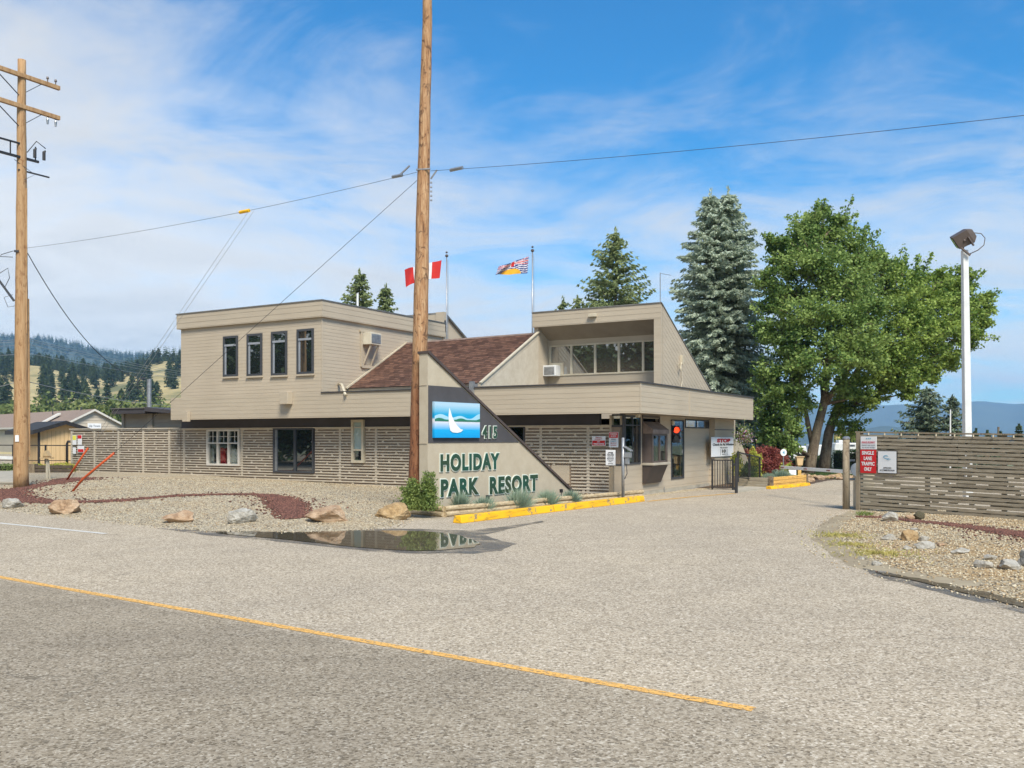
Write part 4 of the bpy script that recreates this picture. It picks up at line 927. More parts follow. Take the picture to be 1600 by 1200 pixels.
# ================================================================== big triangular sign wall
SG = Plane((-1.868, 20.33, 0), (.609, .793, 0), (.793, -.609, 0))
NB = -SG.N
sign = empty('sign_wall', SG.p(0, 0), math.atan2(.793, .609), 'tan triangular resort sign wall with dark panel beside the street pole', 'sign wall')
def SL(px, py): return SG.uz(px, py)
zT = SL(668, 552)[1]; uE, zE = SL(893, 769)
b = MB(); b.prism([(0, 0, -.15), (uE, 0, -.15), (uE, 0, zE), (.02, 0, zT), (0, 0, zT)], (0, .253, 0)); b.build('wall', M['stucco'], sign)
b = MB(); e0, e1 = Vector((.0, .12, zT+.03)), Vector((uE+.03, .12, zE+.03)); b.bar(e0, e1, .33, .06); b.box(-.02, .06, -.04, .29, zT-.0, zT+.055); b.build('cap', S('dark brown cap', (84, 72, 66), (70, 60, 56), 2.5, .6), sign)
b = MB(); za = SL(668, 602)[1]; zb = SL(668, 692)[1]; b.box(-.012, -.002, .02, .25, zb-.02, zb-.005); b.box(-.012, -.002, .02, .25, za, za+.012); b.build('joint_trim', M['siding'], sign)
def on_hyp(z): return (zT - z) / (zT - zE) * uE
b = MB(); b.prism([(.012, -.012, zb), (on_hyp(zb)-.05, -.012, zb), (on_hyp(za)-.05, -.012, za), (.012, -.012, za)], (0, .01, 0)); b.build('dark_panel', S('dark grey stucco panel', (78, 76, 78), (68, 66, 68), 2, .85, bs=.3, bscale=70), sign)
# picture board: lake, hills and a sail
u0, zt_ = SL(675, 627.5); u1, _ = SL(746, 631); zb_ = SL(675, 684)[1]; pw, ph = u1-u0, zt_-zb_
m, t, p = nodes('lake picture'); v = coords(t); s_ = nd(t, 'ShaderNodeSeparateXYZ'); t.links.new(v, s_.inputs[0])
mr_ = nd(t, 'ShaderNodeMapRange', {'From Min': 0.0, 'From Max': ph}); t.links.new(s_.outputs[2], mr_.inputs[0])
t.links.new(ramp(t, mr_.outputs[0], [(0, lin((0, 150, 214))), (.22, lin((20, 168, 224))), (.40, lin((190, 208, 228))), (.46, lin((226, 226, 230))), (.50, lin((226, 226, 230))), (.56, lin((0, 152, 200))), (.66, lin((30, 160, 206))), (.78, lin((120, 186, 216))), (.93, lin((176, 206, 224))), (1, lin((170, 204, 226)))]), p.inputs['Base Color']); p.inputs['Roughness'].default_value = .4
bd = MB(); bd.box(0, pw, -.075, -.012, 0, ph); pic = bd.build('picture_board', m, sign); pic.location = (u0, 0, zb_)
M['picwhite'] = S('picture white', (236, 238, 236), (226, 232, 234), 3, .5); M['picblue'] = S('picture pale blue', (176, 214, 228), (150, 200, 220), 1.5, .5); M['picgreen'] = S('picture green', (44, 120, 92), (36, 108, 84), 3, .5)
def pf(pts, y, mat, nm): b = MB(); b.prism([(a*pw, y, c*ph) for a, c in pts], (0, .003, 0)); b.build(nm, mat, pic)
def hills_pts(f, n=24): return [(.0 + i/n, f(i/n)) for i in range(n+1)]
far = lambda x: .60 + .055*math.sin(x*14 + .1) * (0.6 + .6*x) + .03*math.sin(x*8)
pf([(0.004, .46)] + [(min(max(a, .004), .996), c) for a, c in hills_pts(far)] + [(.996, .46)], -.079, M['picblue'], 'painted_hills')
near = lambda x: .50 + .045*max(0, math.sin(x*13.5 + .2)) + .01
pf([(0.004, .465)] + [(min(max(a, .004), .996), c) for a, c in hills_pts(near)] + [(.996, .465)], -.083, M['picgreen'], 'painted_shore')
pf([(.31, .84), (.335, .74), (.36, .62), (.40, .50), (.47, .36), (.55, .25), (.61, .225), (.56, .165), (.48, .14), (.38, .15), (.33, .20), (.31, .30), (.295, .45), (.29, .62), (.30, .76)], -.087, M['picwhite'], 'painted_sail')
# raised letters with pale edge
def letters(txt, px0, px1, yt0, yb0, sp=1.0, off=.02, lift=.002, parent=sign, nm='lettering', edge=.04, n0=0):
    ua, zt__ = SL(px0, yt0); ub, _ = SL(px1, yt0); zb__ = SL(px0, yb0)[1]
    b = MB(); fit_text(b, txt, LO, LU, LN, ua, ub, zb__, zt__, off+edge, .02, lift=lift+n0, space=sp, ref=off); o = b.build(nm, M['letw'], parent)
    b = MB(); fit_text(b, txt, LO, LU, LN, ua, ub, zb__, zt__, off, .03, lift=lift+n0, space=sp); b.build('letter_face', M['green'], o)
letters('HOLIDAY', 687, 779, 709.5, 737, 1.16, .045)
letters('PARK', 687.5, 747, 749, 776.5, 1.14, .045)
letters('RESORT', 764, 839, 745, 772.5, 1.14, .045)
letters('415', 752, 775, 665.5, 685, 1.22, .03, n0=.012, edge=.042)
# planting bed in front: log edging, yellow kerb stones, grasses, shrub, bollard lights
def log(name, a, c, r, label, group):
    a, c = Vector(a), Vector(c); o = empty(name, a, 0, label, 'log', group); b = MB(); n = 7; L_ = c-a
    pts = [L_*(i/n) + Vector((0, 0, random.uniform(-.004, .004))) for i in range(n+1)]; b.tube(pts, [r*random.uniform(.93, 1.07) for _ in pts], 10); b.build('log_body', M['log'], o, smooth=False); return o
LK = [gnd(640, 803), gnd(694, 808), gnd(850, 793), gnd(1004, 778)]
zA = .07
names = ['short lower log beside the boulder at the street pole', 'long lower log under the sign wall bed, left length', 'lower log of the bed edge behind the yellow kerb, right length']
names2 = ['short upper log beside the boulder at the street pole', 'long upper log in front of the sign lettering', 'upper log of the bed edge in front of the slats, right length']
for i in range(3):
    a, c = LK[i], LK[i+1]; d = (c-a).normalized()*.03
    log('log', (a.x+d.x, a.y+d.y, .055), (c.x-d.x, c.y-d.y, .055), .062, names[i], 'logs edging the sign bed')
    log('log', (a.x, a.y+.03, .175), (c.x, c.y+.03, .175), .060, names2[i], 'logs edging the sign bed')
def kerb(a, c, label, h=.15, w=.24, group='yellow kerb stones in front of the sign'):
    a, c = Vector(a).to_2d(), Vector(c).to_2d(); l = (c-a).length; rz = math.atan2((c-a).y, (c-a).x); t = empty('kerb_stone', (a.x, a.y, 0), rz, label, 'kerb stone', group)
    b = MB(); b.prism([(0, 0, 0), (0, w, 0), (0, w-.03, h), (0, .035, h)], (l, 0, 0)); b.build('block', M['yellow_k'], t, bevel=.015)
k0, k1, k2 = gnd(722, 818), gnd(867, 800), gnd(1008, 783.5)
kerb(k0, k0.lerp(k1, .995), 'bright yellow kerb stone below the sign lettering, near length'); kerb(k0.lerp(k1, 1.005), k2, 'chipped yellow kerb stone below the slatted wall, far length')
def leafquads(C, Dr, Ln, Wd, Nr=None):
    """blades/leaves: centre C, direction Dr, length, width -> verts, faces"""
    n = len(C); Dr = Dr / np.linalg.norm(Dr, axis=1, keepdims=True)
    if Nr is None: Nr = rng.normal(size=(n, 3))
    Sd = np.cross(Dr, Nr); Sd /= np.linalg.norm(Sd, axis=1, keepdims=True) + 1e-9
    Ln = np.broadcast_to(Ln, n)[:, None]; Wd = np.broadcast_to(Wd, n)[:, None]
    v = np.stack([C - Dr*Ln*.5, C + Sd*Wd*.5, C + Dr*Ln*.5, C - Sd*Wd*.5], 1).reshape(-1, 3)
    return v, np.arange(4*n).reshape(-1, 4)
def foliage(name, C, Dr, Ln, Wd, mat, parent, Nr=None):
    v, f = leafquads(C, Dr, Ln, Wd, Nr); return sheet_np(name, v, f, mat, parent)
def grass_tuft(loc, r, h, mat, label, cat='ornamental grass', n=700, group=None):
    t = empty('grass_tuft', loc, 0, label, cat, group)
    a = rng.uniform(0, 6.28, n); tilt = np.abs(rng.normal(0, .62, n)); ln = h * rng.uniform(.6, 1.1, n)
    d = np.stack([np.cos(a)*np.sin(tilt), np.sin(a)*np.sin(tilt), np.cos(tilt)], 1)
    base = np.stack([np.cos(a), np.sin(a), np.zeros(n)], 1) * (r*.25*rng.uniform(0, 1, n))[:, None]
    sc_ = np.where(np.abs(np.sin(tilt))*ln > r, r/(np.abs(np.sin(tilt))*ln+1e-6), 1)
    ln = ln*np.clip(sc_, .5, 1)
    foliage('blades', base + d*ln[:, None]*.5, d, ln, .012, mat, t); return t
tufts = [((717, 801), .52, .42, 'blue grey grass tuft under the word holiday, nearest the shrub'), ((757, 796), .42, .36, 'small blue grass tuft below the gap between park and resort'), ((811, 790), .60, .52, 'largest blue grass tuft, covering the feet of the word resort'), ((856, 785), .52, .42, 'blue grass tuft at the thin end of the sign wall'), ((893, 781), .48, .34, 'low blue grass tuft beyond the tip of the sign wall')]
for (q, r, h, lb) in tufts: grass_tuft(G(*q), r, h, M['fescue'], lb, group='blue grass tufts in the sign bed')
def bollard(q, label):
    t = empty('garden_light', G(*q), 0, label, 'garden light', 'black garden lights in the sign bed'); b = MB(); b.tube([(0, 0, 0), (0, 0, .26)], .012, 6); b.build('stake', M['black'], t)
    b = MB(); b.tube([(0, 0, .26), (0, 0, .33)], .045, 8); b.tube([(0, 0, .33), (0, 0, .35)], [.06, .03], 8); b.build('lamp_head', M['black'], t)
bollard((689, 803), 'black garden light at the corner of the log edging'); bollard((877, 784), 'black garden light near the tip of the sign wall'); bollard((762, 795), 'black garden light in front of the small grass tuft')
def shrub(loc, w, h, mat, label, cat='shrub', n=2600, stems=7, leaf=.05, name='shrub', group=None, spread=.35, stem_mat=None):
    t = empty(name, loc, 0, label, cat, group); b = MB(); P = []; D = []
    for k in range(stems):
        a = rng.uniform(0, 6.28); q = rng.uniform(.15, 1)*w*.5; top = Vector((math.cos(a)*q, math.sin(a)*q, h*rng.uniform(.65, 1.0)))
        mid = Vector((top.x*.35, top.y*.35, top.z*.5)); pts = [Vector((0, 0, 0)), mid, top]; b.tube(pts, [.014, .010, .004], 5)
        m_ = n//stems; tt = rng.uniform(.12, 1.04, m_); base = np.array(mid)[None]*np.clip(2*tt, 0, 1)[:, None] + (np.array(top)-np.array(mid))[None]*np.clip(2*tt-1, 0, 2)[:, None]
        rad = w*spread*.5*(1.05-tt*.75); P.append(base + rng.normal(size=(m_, 3))*rad[:, None]*[1, 1, .6]); dd = rng.normal(size=(m_, 3)); dd[:, 2] += .7; D.append(dd)
    b.build('stems', stem_mat or M['bark'], t); P = np.concatenate(P); P[:, 2] = np.maximum(P[:, 2], .03)
    foliage('leaves', P, np.concatenate(D), leaf*1.7*rng.uniform(.7, 1.2, len(P)), leaf*.7, mat, t); return t
shrub(at(644, 798, 19.75), .50, .70, M['shrub'], 'leafy green shrub at the foot of the brown street pole', stems=12, n=4200, leaf=.036, spread=.55)
shrub(at(668, 799, 19.6), .46, .80, M['shrub'], 'leafy green shrub against the left end of the sign wall', stems=12, n=4200, leaf=.036, spread=.55)

# ================================================================== boulders
def boulder(px, py, w, h, mat, label, group=None, seed=0, dep=.7, sink=.22, base=None):
    """irregular stone: subdivided, cut by random planes and roughened"""
    rnd = random.Random(seed); p = G(px, py); bm = bmesh.new(); bmesh.ops.create_icosphere(bm, subdivisions=5 if h > .2 else 4, radius=1)
    pl = []
    for _ in range(17):
        v = Vector((rnd.gauss(0, 1), rnd.gauss(0, 1), rnd.gauss(0, .8))).normalized(); pl.append((v, rnd.uniform(.55, .88)))
    from mathutils import noise as mn
    for v in bm.verts:
        for n_, d in pl:
            s_ = v.co.dot(n_)
            if s_ > d: v.co -= n_*(s_-d)*.97
        v.co *= 1 + .14*mn.noise(v.co*1.6 + Vector((seed*3.1, 0, 0))) + .07*mn.noise(v.co*4.5 + Vector((0, seed*1.7, 0))) + .035*mn.noise(v.co*13)
    xs_ = [v.co.x for v in bm.verts]; ys__ = [v.co.y for v in bm.verts]; zs_ = [v.co.z for v in bm.verts]
    for v in bm.verts:
        v.co = Vector(((v.co.x-min(xs_))/(max(xs_)-min(xs_))*w - w/2, ((v.co.y-min(ys__))/(max(ys__)-min(ys__))-.5)*w*dep, (v.co.z-min(zs_))/(max(zs_)-min(zs_))*h*(1+sink) - h*sink))
    me = bpy.data.meshes.new('boulder'); bm.to_mesh(me); bm.free(); me.materials.append(mat)
    o = bpy.data.objects.new('boulder', me); COL.objects.link(o); o.location = (p.x, p.y + w*dep*.35, p.z); o.rotation_euler = (0, 0, rnd.uniform(-.3, .3)); tag(o, label, 'boulder', group); return o
gB = 'boulders along the road edge'
def bsz(px0, px1, py0, py1): d = G((px0+px1)/2, py1).y; return (px1-px0)/F_PX*d, (py1-py0)/F_PX*d
for i, (x0, x1, y0, y1, mt, lb) in enumerate([
    (-6, 29, 779, 794, 'rock_w', 'low grey boulder cut by the left side of the picture'),
    (72, 120, 780, 803, 'rock_o', 'peach coloured boulder at the left beside the lava rock line'),
    (250, 299, 798, 817, 'rock_o', 'orange blocky boulder between the peach and the white boulder'),
    (352, 400, 795, 818, 'rock_w', 'white granite boulder near the wide lava rock patch'),
    (469, 543, 789, 815, 'rock_o', 'largest orange boulder mirrored in the puddle'),
    (583, 641, 786, 811, 'rock_y', 'ochre boulder with lichen at the foot of the street pole')]):
    w, h = bsz(x0, x1, y0, y1); boulder((x0+x1)/2, y1, w, h, M[mt], lb, gB, seed=i+2)
gR = 'rocks on the right hand gravel bed'
for i, (x0, x1, y0, y1, mt, lb) in enumerate([
    (1379, 1407, 800, 815, 'rock_w', 'round white boulder before the right hand fence'), (1416, 1431, 805, 813, 'rock_o', 'small tan rock between the white and the dark boulder'), (1428, 1449, 799, 812, 'rock_d', 'dark mossy boulder against the right hand fence'),
    (1411, 1439, 828, 845, 'rock_y', 'ochre rounded rock in the middle of the right gravel bed'), (1379, 1404, 834, 844, 'rock_w', 'flat lilac white rock left of the ochre rounded rock'), (1438, 1455, 837, 845, 'rock_w', 'small grey flat rock touching the ochre rounded rock'),
    (1433, 1465, 846, 858, 'rock_w', 'white rock just below the ochre rounded rock'), (1410, 1428, 853, 859, 'rock_w', 'small low white rock left of the white rock pair'), (1487, 1520, 856, 865, 'rock_w', 'long flat white rock in the ochre gravel'),
    (1539, 1562, 867, 875, 'rock_w', 'thin pale slab behind the wide grey rock'), (1525, 1555, 876, 888, 'rock_w', 'wide grey rock near the right side of the picture'), (1567, 1600, 875, 891, 'rock_w', 'angular cream rock at the right side of the picture'),
    (1596, 1640, 857, 886, 'rock_w', 'large pale boulder cut by the right side of the picture'), (1423, 1440, 825, 829, 'rock_w', 'tiny flat white rock behind the ochre rounded rock'), (1466, 1480, 848, 853, 'rock_o', 'small pinkish rock right of the white rock pair'), (1364, 1381, 877, 884, 'rock_w', 'small white rock at the bare edge of the driveway'), (1560, 1573, 882, 889, 'rock_o', 'small cream rock beside the angular cream rock'), (1342, 1352, 869, 874, 'rock_w', 'pebble sized pale rock nearest the driveway curve')]):
    w, h = bsz(x0, x1, y0, y1); boulder((x0+x1)/2, y1, w, h, M[mt], lb, gR, seed=i+21, sink=.3)
# weeds on the right bed
for (q, r, h, n, lb) in [((1312, 838), .42, .07, 300, 'yellow green weeds at the rim of the driveway curve'), ((1330, 852), .35, .06, 220, 'low yellow weeds in the middle of the gravel corner'), ((1375, 866), .45, .07, 320, 'yellow weeds beside the small rocks near the puddle'), ((1351, 806), .10, .14, 90, 'small green weed beside the fence end post')]:
    p = G(*q); t = empty('weed_patch', p, 0, lb, 'weeds'); a = rng.uniform(0, 6.28, n*2); rr_ = r*np.abs(rng.normal(0, .62, n*2)); base = np.stack([np.cos(a)*rr_*1.3 + .12*np.sin(a*3), np.sin(a)*rr_*1.5, rng.uniform(0, h*.3, n*2)], 1)
    d = rng.normal(size=(n*2, 3))*[1, 1, .3]; d[:, 2] = np.abs(d[:, 2]) + .8; foliage('leaves', base + d*h*.2, d, h*rng.uniform(.5, 1.3, n*2), .012, M['weed'] if h < .1 else M['shrub'], t)

# ================================================================== utility poles, guys and wires
def wpole(name, x, y, z0, z1, r0, r1, mat, label, lean=(0, 0)):
    t = empty(name, (x, y, z0), 0, label, 'utility pole'); b = MB(); n = 26; pts = []; rs = []
    for i in range(n+1):
        f = i/n; pts.append((lean[0]*f + random.uniform(-.008, .008), lean[1]*f, (z1-z0)*f)); rs.append(r0 + (r1-r0)*f + random.uniform(-.004, .004))
    b.tube(pts, rs, 20); b.build('pole', mat, t, smooth=True); return t
PX, PY = -2.155, 20.86
zp = gz1(PX, PY)
# image column of the pole: 651 at the base, 667 at the top of the frame
lean = (667.5-800)/F_PX*PY - (651.5-800)/F_PX*PY; zt_top = HC + (685-70)/F_PX*PY
pole1 = wpole('utility_pole', (650.5-800)/F_PX*PY, PY, zp - .1, 14.5, .205, .085, M['pole'], 'tall weathered orange brown pole behind the resort sign wall', (lean*14.5/zt_top*1.0, 0))
def polex(z): return (650.5-800)/F_PX*PY + lean*(z/zt_top)
P1 = Vector((polex(7.75), PY, 7.75))
b = MB(); b.tube([(P1.x-.16-pole1.location.x, -.10, 7.78-zp+.1), (P1.x+.16-pole1.location.x, -.16, 7.78-zp+.1)], .022, 6); b.tube([(P1.x+.16-pole1.location.x, .0, 7.7-zp), (P1.x+.30-pole1.location.x, .0, 7.9-zp)], .02, 6); b.build('bracket', M['galv'], pole1)
b = MB(); 
for k in range(5): b.box(P1.x-pole1.location.x+.145, P1.x-pole1.location.x+.19, -.03, .03, 7.2-zp+k*.10, 7.23-zp+k*.10)
b.build('cable_clip', M['galv'], pole1)
QD = 28.5; QX = (33-800)/F_PX*QD; zq = gz1(QX, QD)
pole2 = wpole('utility_pole', QX, QD, zq-.05, 13.45, .225, .115, M['pole2'], 'tan pole with two wooden crossarms at the left side', ((34-33)/F_PX*QD, 0))
ax = Vector((.52, .854, 0))
for z_, nm in ((12.98, 'crossarm'), (12.02, 'crossarm')):
    b = MB(); c0 = Vector((.02, -.2, z_-zq)); b.bar(c0 - ax*1.35, c0 + ax*1.35, .11, .13); arm = b.build(nm, M['pole2'], pole2, bevel=.008)
    for s_ in (-1.2, -.7, .95, 1.22):
        q = c0 + ax*s_; b = MB(); b.tube([q + Vector((0, 0, .06)), q + Vector((0, 0, .16)), q + Vector((0, 0, .18)), q + Vector((0, 0, .24))], [.018, .018, .045, .03], 8) if z_ > 12.5 else b.tube([q - Vector((0, 0, .06)), q - Vector((0, 0, .16)), q - Vector((0, 0, .30))], [.02, .045, .03], 8)
        b.build('insulator', M['galv'] if z_ < 12.5 else M['bronze'], arm)
    for s_ in (-.75, .75):
        b = MB(); b.bar(c0 + ax*s_ - Vector((0, 0, .06)), Vector((0, -.1, z_-zq-.62)), .03, .02); b.build('brace', M['dframe'], arm)
b = MB(); z_ = 10.45-zq
b.bar(Vector((0, -.16, z_)) - ax*1.0, Vector((0, -.16, z_)) + ax*.65, .07, .07); b.bar(Vector((0, -.16, z_+.42)) - ax*.8, Vector((0, -.16, z_+.42)) + ax*.2, .05, .05)
b.bar(Vector((0, -.16, z_-.4)) , Vector((0, -.16, z_-.4)) + ax*1.0 , .05, .04)
for s_ in (-.7, -.25, .55): b.bar(Vector((0, -.16, z_)) + ax*s_, Vector((0, -.16, z_+.45)) + ax*s_, .03, .03)
b.build('switch_bracket', M['black'], pole2)
b = MB()
for s_ in (.55, .85): c = Vector((0, -.2, z_+.1)) + ax*s_; b.tube([c, c + Vector((0, 0, .25)), c + Vector((0.05, 0, .3))], [.05, .05, .02], 8)
b.tube([Vector((0, -.2, z_+.2)) + ax*.3, Vector((.1, -.2, z_+.6)) + ax*.5, Vector((.1, -.2, z_+.45)) + ax*.8], .015, 6); b.tube([Vector((-.1, -.2, z_-.1)), Vector((.2, -.3, z_-.5)) + ax*.4, Vector((.1, -.2, z_-.7)) + ax*.1], .01, 5)
b.build('fuse_cutout', M['black'], pole2)
b = MB(); 
for dx_ in (.165, .2): b.tube([(dx_, -.05, 9.5-zq), (dx_-.0, -.05, 5.0-zq)], .018, 6)
b.tube([(.16, .10, 6.1-zq), (.195, .10, 1.0)], .04, 8)  # thicker tube stands in for another pole standing behind
b.build('conduit', M['pole2'], pole2)
b = MB(); b.box(-.12, .02, -.20, -.14, 7.5-zq, 7.56-zq)
b.tube([(-.2, -.1, 7.55-zq), (-.5, -.2, 7.42-zq), (-.55, -.2, 7.36-zq), (-.2, -.1, 7.36-zq)], .012, 5); b.tube([(-.16, -.1, 6.0-zq), (-.62, -.3, 6.75-zq)], .035, 6); b.tube([(-.62, -.3, 6.75-zq), (-.3, -.2, 7.0-zq), (-.25, -.2, 6.7-zq), (-.4, -.2, 6.4-zq), (-.2, -.1, 6.1-zq)], .012, 5); b.tube([(-.2, -.1, 6.2-zq), (-.42, -.2, 6.1-zq), (-.3, -.2, 5.8-zq), (-.14, -.1, 5.85-zq)], .010, 5)
b.build('cable_bracket', M['dframe'], pole2)
b = MB(); b.box(-.06, .05, -.235, -.215, 1.65-zq, 1.85-zq); b.build('notice', M['paperw'], pole2)
def wire(pts, r, label, sag=0.0, mat=None, n=24, cat='cable', group=None, name='cable'):
    out = []
    for i in range(len(pts)-1):
        a, c = Vector(pts[i]), Vector(pts[i+1])
        for k in range(n): f = k/n; out.append(a.lerp(c, f) - Vector((0, 0, 4*sag*f*(1-f))))
    out.append(Vector(pts[-1])); b = MB(); b.tube(out, r, 5); o = b.build(name, mat or M['wire'], None, smooth=True); tag(o, label, cat, group); return o
cL = Vector((QX + .1, QD, HC + (685-388)/F_PX*QD)); cR = Vector((P1.x - .15, PY - .1, 7.72))
wire([cL, cR], .005, 'thin cable from the left pole to the tall middle pole', .16)
mk = cL.lerp(cR, .637) - Vector((0, 0, 4*.16*.637*.363)); ddir = (cR-cL).normalized()
b = MB(); b.tube([mk - ddir*.17, mk + ddir*.17], .045, 8); tag(b.build('cable_marker', M['yellow'], None), 'yellow marker sleeve on the thin cable above the upper storey', 'cable marker')
for q_, lb in ((cR - ddir*.55, 'grey splice clamp left of the middle pole'),):
    b = MB(); b.tube([q_ - ddir*.14, q_ + ddir*.14], .04, 8); b.bar(q_ + ddir*.05, q_ + ddir*.35 + Vector((0, 0, .18)), .03, .03); tag(b.build('splice_clamp', M['galv'], None), lb, 'clamp')
road = Vector((.82, -.572, 0)); a = Vector((P1.x + .16, PY - .1, 7.75)); sE = 30.0; e_ = a + road*sE; e_.z = 6.0
z_at = lambda s_: 0
wire([a, e_], .005, 'long cable running right across the sky from the middle pole', .45)
q_ = a + road*.75 + Vector((0, 0, -.08)); b = MB(); b.tube([q_ - road*.17, q_ + road*.17], .04, 8); tag(b.build('splice_clamp', M['galv'], None), 'grey splice clamp right of the middle pole', 'clamp')
# guys
gA = G(112, 767); gB_ = G(103, 751); tA = Vector((polex(7.5) - .15, PY, HC + (685-282)/F_PX*PY)); tB0 = Vector((polex(12.6) - .1, PY, 12.75)); tB = gB_.lerp(tB0, .60)
wire([gA, tA], .006, 'guy wire from the middle pole down past the upper windows', 0, n=2, cat='guy wire'); wire([gB_, tB], .005, 'steep guy wire crossing the left corner of the roof', 0, M['galv'], n=2, cat='guy wire')
wire([gB_ + Vector((.1, .05, 0)), tB + (cR-cL).normalized()*.22], .005, 'second steep guy wire beside the first at the roof corner', 0, M['galv'], n=2, cat='guy wire')
for a_, c_, L_, lb, bend in ((gA, tA, 2.05, 'orange guy guard leaning low over the gravel', .12), (gB_, tB, 1.75, 'orange guy guard rising steeply in front of the slatted fence', 0)):
    d_ = ((c_-a_).normalized()); 
    # the guard follows the guy; its foot is bent a little
    pts = [a_ + Vector((0, 0, -.03)), a_ + d_*L_*.3 - Vector((bend*.3, 0, 0)) + Vector((0, 0, bend*.3)), a_ + d_*L_]
    b = MB(); b.tube(pts, .032, 8); tag(b.build('guy_guard', M['orange'], None, smooth=True), lb, 'guy guard')
# service drop to a mast behind, thin distribution lines far off
mast = at(233, 592, 40); mb_ = at(233, 636, 40)
t = empty('service_mast', (mb_.x, mb_.y, 2.6), 0, 'grey service mast standing on the low shed roof', 'mast'); b = MB(); b.tube([(0, 0, 0), (0, 0, mast.z-2.6)], .10, 8); b.build('pipe', M['galv'], t); b = MB(); b.tube([(0, 0, mast.z-2.65), (-.25, -.1, mast.z-2.55), (-.45, -.1, mast.z-2.75), (-.5, -.1, mast.z-3.0), (-.2, -.1, mast.z-2.9)], .02, 6); b.build('drip_loop', M['wire'], t)
wire([cL + Vector((.1, 0, -.15)), mast], .014, 'black service cable sagging from the left pole to the mast', 1.0)
for k, (y0, y1, y2) in enumerate([(527, 529, 583), (530, 532, 586), (533, 538, 589), (548, 552, 592)]):
    wire([at(-160, y0, 70), at(45, y1, 78), at(300, y2, 140)], .02, ['topmost of four thin power lines before the wooded hill', 'second of four thin power lines before the wooded hill', 'third of four thin power lines before the wooded hill', 'lowest of four thin power lines before the wooded hill'][k], .3, M['galv'], cat='power line', group='power lines before the hill')
wire([at(-60, 601, 40), Vector((QX, QD, HC+(685-594)/F_PX*QD)), at(285, 634, 60)], .012, 'pale thin line from the left pole low across the trees', .2, M['galv'])
# ================================================================== fences
# left slatted fence in line with the building front
XL0 = LF(112, 740)[0]
fl = empty('slatted_fence', (CB.x, CB.y, 0), RZ, 'tan slatted fence continuing the building wall to the left', 'fence')
b = MB(); slats(b, XL0, X0 - .03, .02, 2.05, [], seed=5); b.build('slats', M['slat'], fl)
b = MB(); b.box(XL0 - .02, X0 - .03, .04, .06, .25, 2.0); b.build('backing', M['slatback'], fl)
x = XL0
while x < X0: b = MB(); b.box(x, x+.10, -.045, .035, wallz(x)-.2, 2.07); b.build('post', M['slat'], fl); x += 1.52
b = MB(); b.box(XL0-.05, X0-.03, -.09, .08, 2.072, 2.11); b.build('top_rail', M['slat'], fl)
FP = Plane(BW(XL0, -.09, 0), (UX.x, UX.y, 0), (-UY.x, -UY.y, 0))
def notice(pl, x0, y0, x1, y1, mat, label, items=None, group=None, n=.012, th=.012, cat='sign'):
    u0, zt = pl.uz(x0, y0); u1, _ = pl.uz(x1, y0); zb = pl.uz((x0+x1)/2, y1)[1]; zt = pl.uz((x0+x1)/2, y0)[1]
    t, w, h, th = board('notice_sign', pl, u0, u1, zb, zt, mat, label, cat, n, th, group)
    if items: lines(t, th, [(s, a*w, c*w, e*h, f*h, m_, *(o or [])) for s, a, c, e, f, m_, *o in items])
    return t
gF = 'small notices on the left fence'
def text_rows(n, z0, z1, mat, words, u0=.12, u1=.88):
    out = []; h = (z1-z0)/n
    for i in range(n): out.append((words[i % len(words)], u0, u1, z1-(i+1)*h+h*.25, z1-i*h, mat))
    return out
notice(FP, 114, 680, 120, 695, M['paperw'], 'white notice with yellow top on the fence end', [(None, .05, .95, .5, .97, S('yellow notice', (236, 228, 90), None, 2, .6))], gF)
notice(FP, 122, 679.5, 128.5, 695, M['paperw'], 'white notice with red top beside the yellow one', [(None, .05, .95, .62, .97, M['red'])], gF)
notice(FP, 122, 696.5, 132, 707, M['paperw'], 'white notice with red lower half on the left fence', [(None, .06, .94, .06, .5, M['red'])], gF)
notice(FP, 114.5, 699, 119, 709, M['paperw'], 'small plain white notice lowest on the fence end', None, gF)
# right weathered fence
Fa = Vector((8.22, 21.8)); Fb = Vector((10.35, 18.6)); FU = (Fb-Fa).normalized(); fr_ = empty('slatted_fence', (Fa.x, Fa.y, 0), math.atan2(FU.y, FU.x), 'weathered grey brown slatted fence at the right behind the gravel bed', 'fence')
FLEN = 9.0; slope = (1.765-1.84)/(Fb-Fa).length
b = MB(); rnd = random.Random(4); k = 0; zt = 1.80; pitch = .0885; z = zt - .062
while z > .02:
    def zz(x, z): return z + slope*x*(z/1.8)
    x = .12; seg = 0
    while x < FLEN:
        x1_ = min(x + 2.4, FLEN); j = rnd.uniform(-.005, .005)
        v0, v1 = zz(x, z), zz(x1_, z); y_ = -.055
        b.add([(x, y_-.024, v0+j), (x1_, y_-.024, v1-j), (x1_, y_, v1-j), (x, y_, v0+j), (x, y_-.024, v0+.060+j), (x1_, y_-.024, v1+.060-j), (x1_, y_, v1+.060-j), (x, y_, v0+.060+j)], [(3,2,1,0),(4,5,6,7),(0,1,5,4),(1,2,6,5),(2,3,7,6),(3,0,4,7)])
        x = x1_ + .006
    # filler blocks between the slats, irregular lengths, denser near the top
    x = .12 + rnd.uniform(0, .3)
    while x < FLEN:
        dens = .80 if z > 1.25 else (.5 if z > .5 else .55); w_ = rnd.choice([.10, .14, .2, .3, .42])
        if rnd.random() < dens and x + w_ < FLEN: zb_ = zz(x, z - (pitch-.060)); b.box(x, x+w_, -.053 - rnd.uniform(0, .012), -.02, zb_+.001, zb_+pitch-.062)
        x += w_ + rnd.uniform(.05, .30)
    z -= pitch; k += 1
b.build('slats', M['grey_wood'], fr_)
b = MB(); z = zt - .10; rnd = random.Random(9)
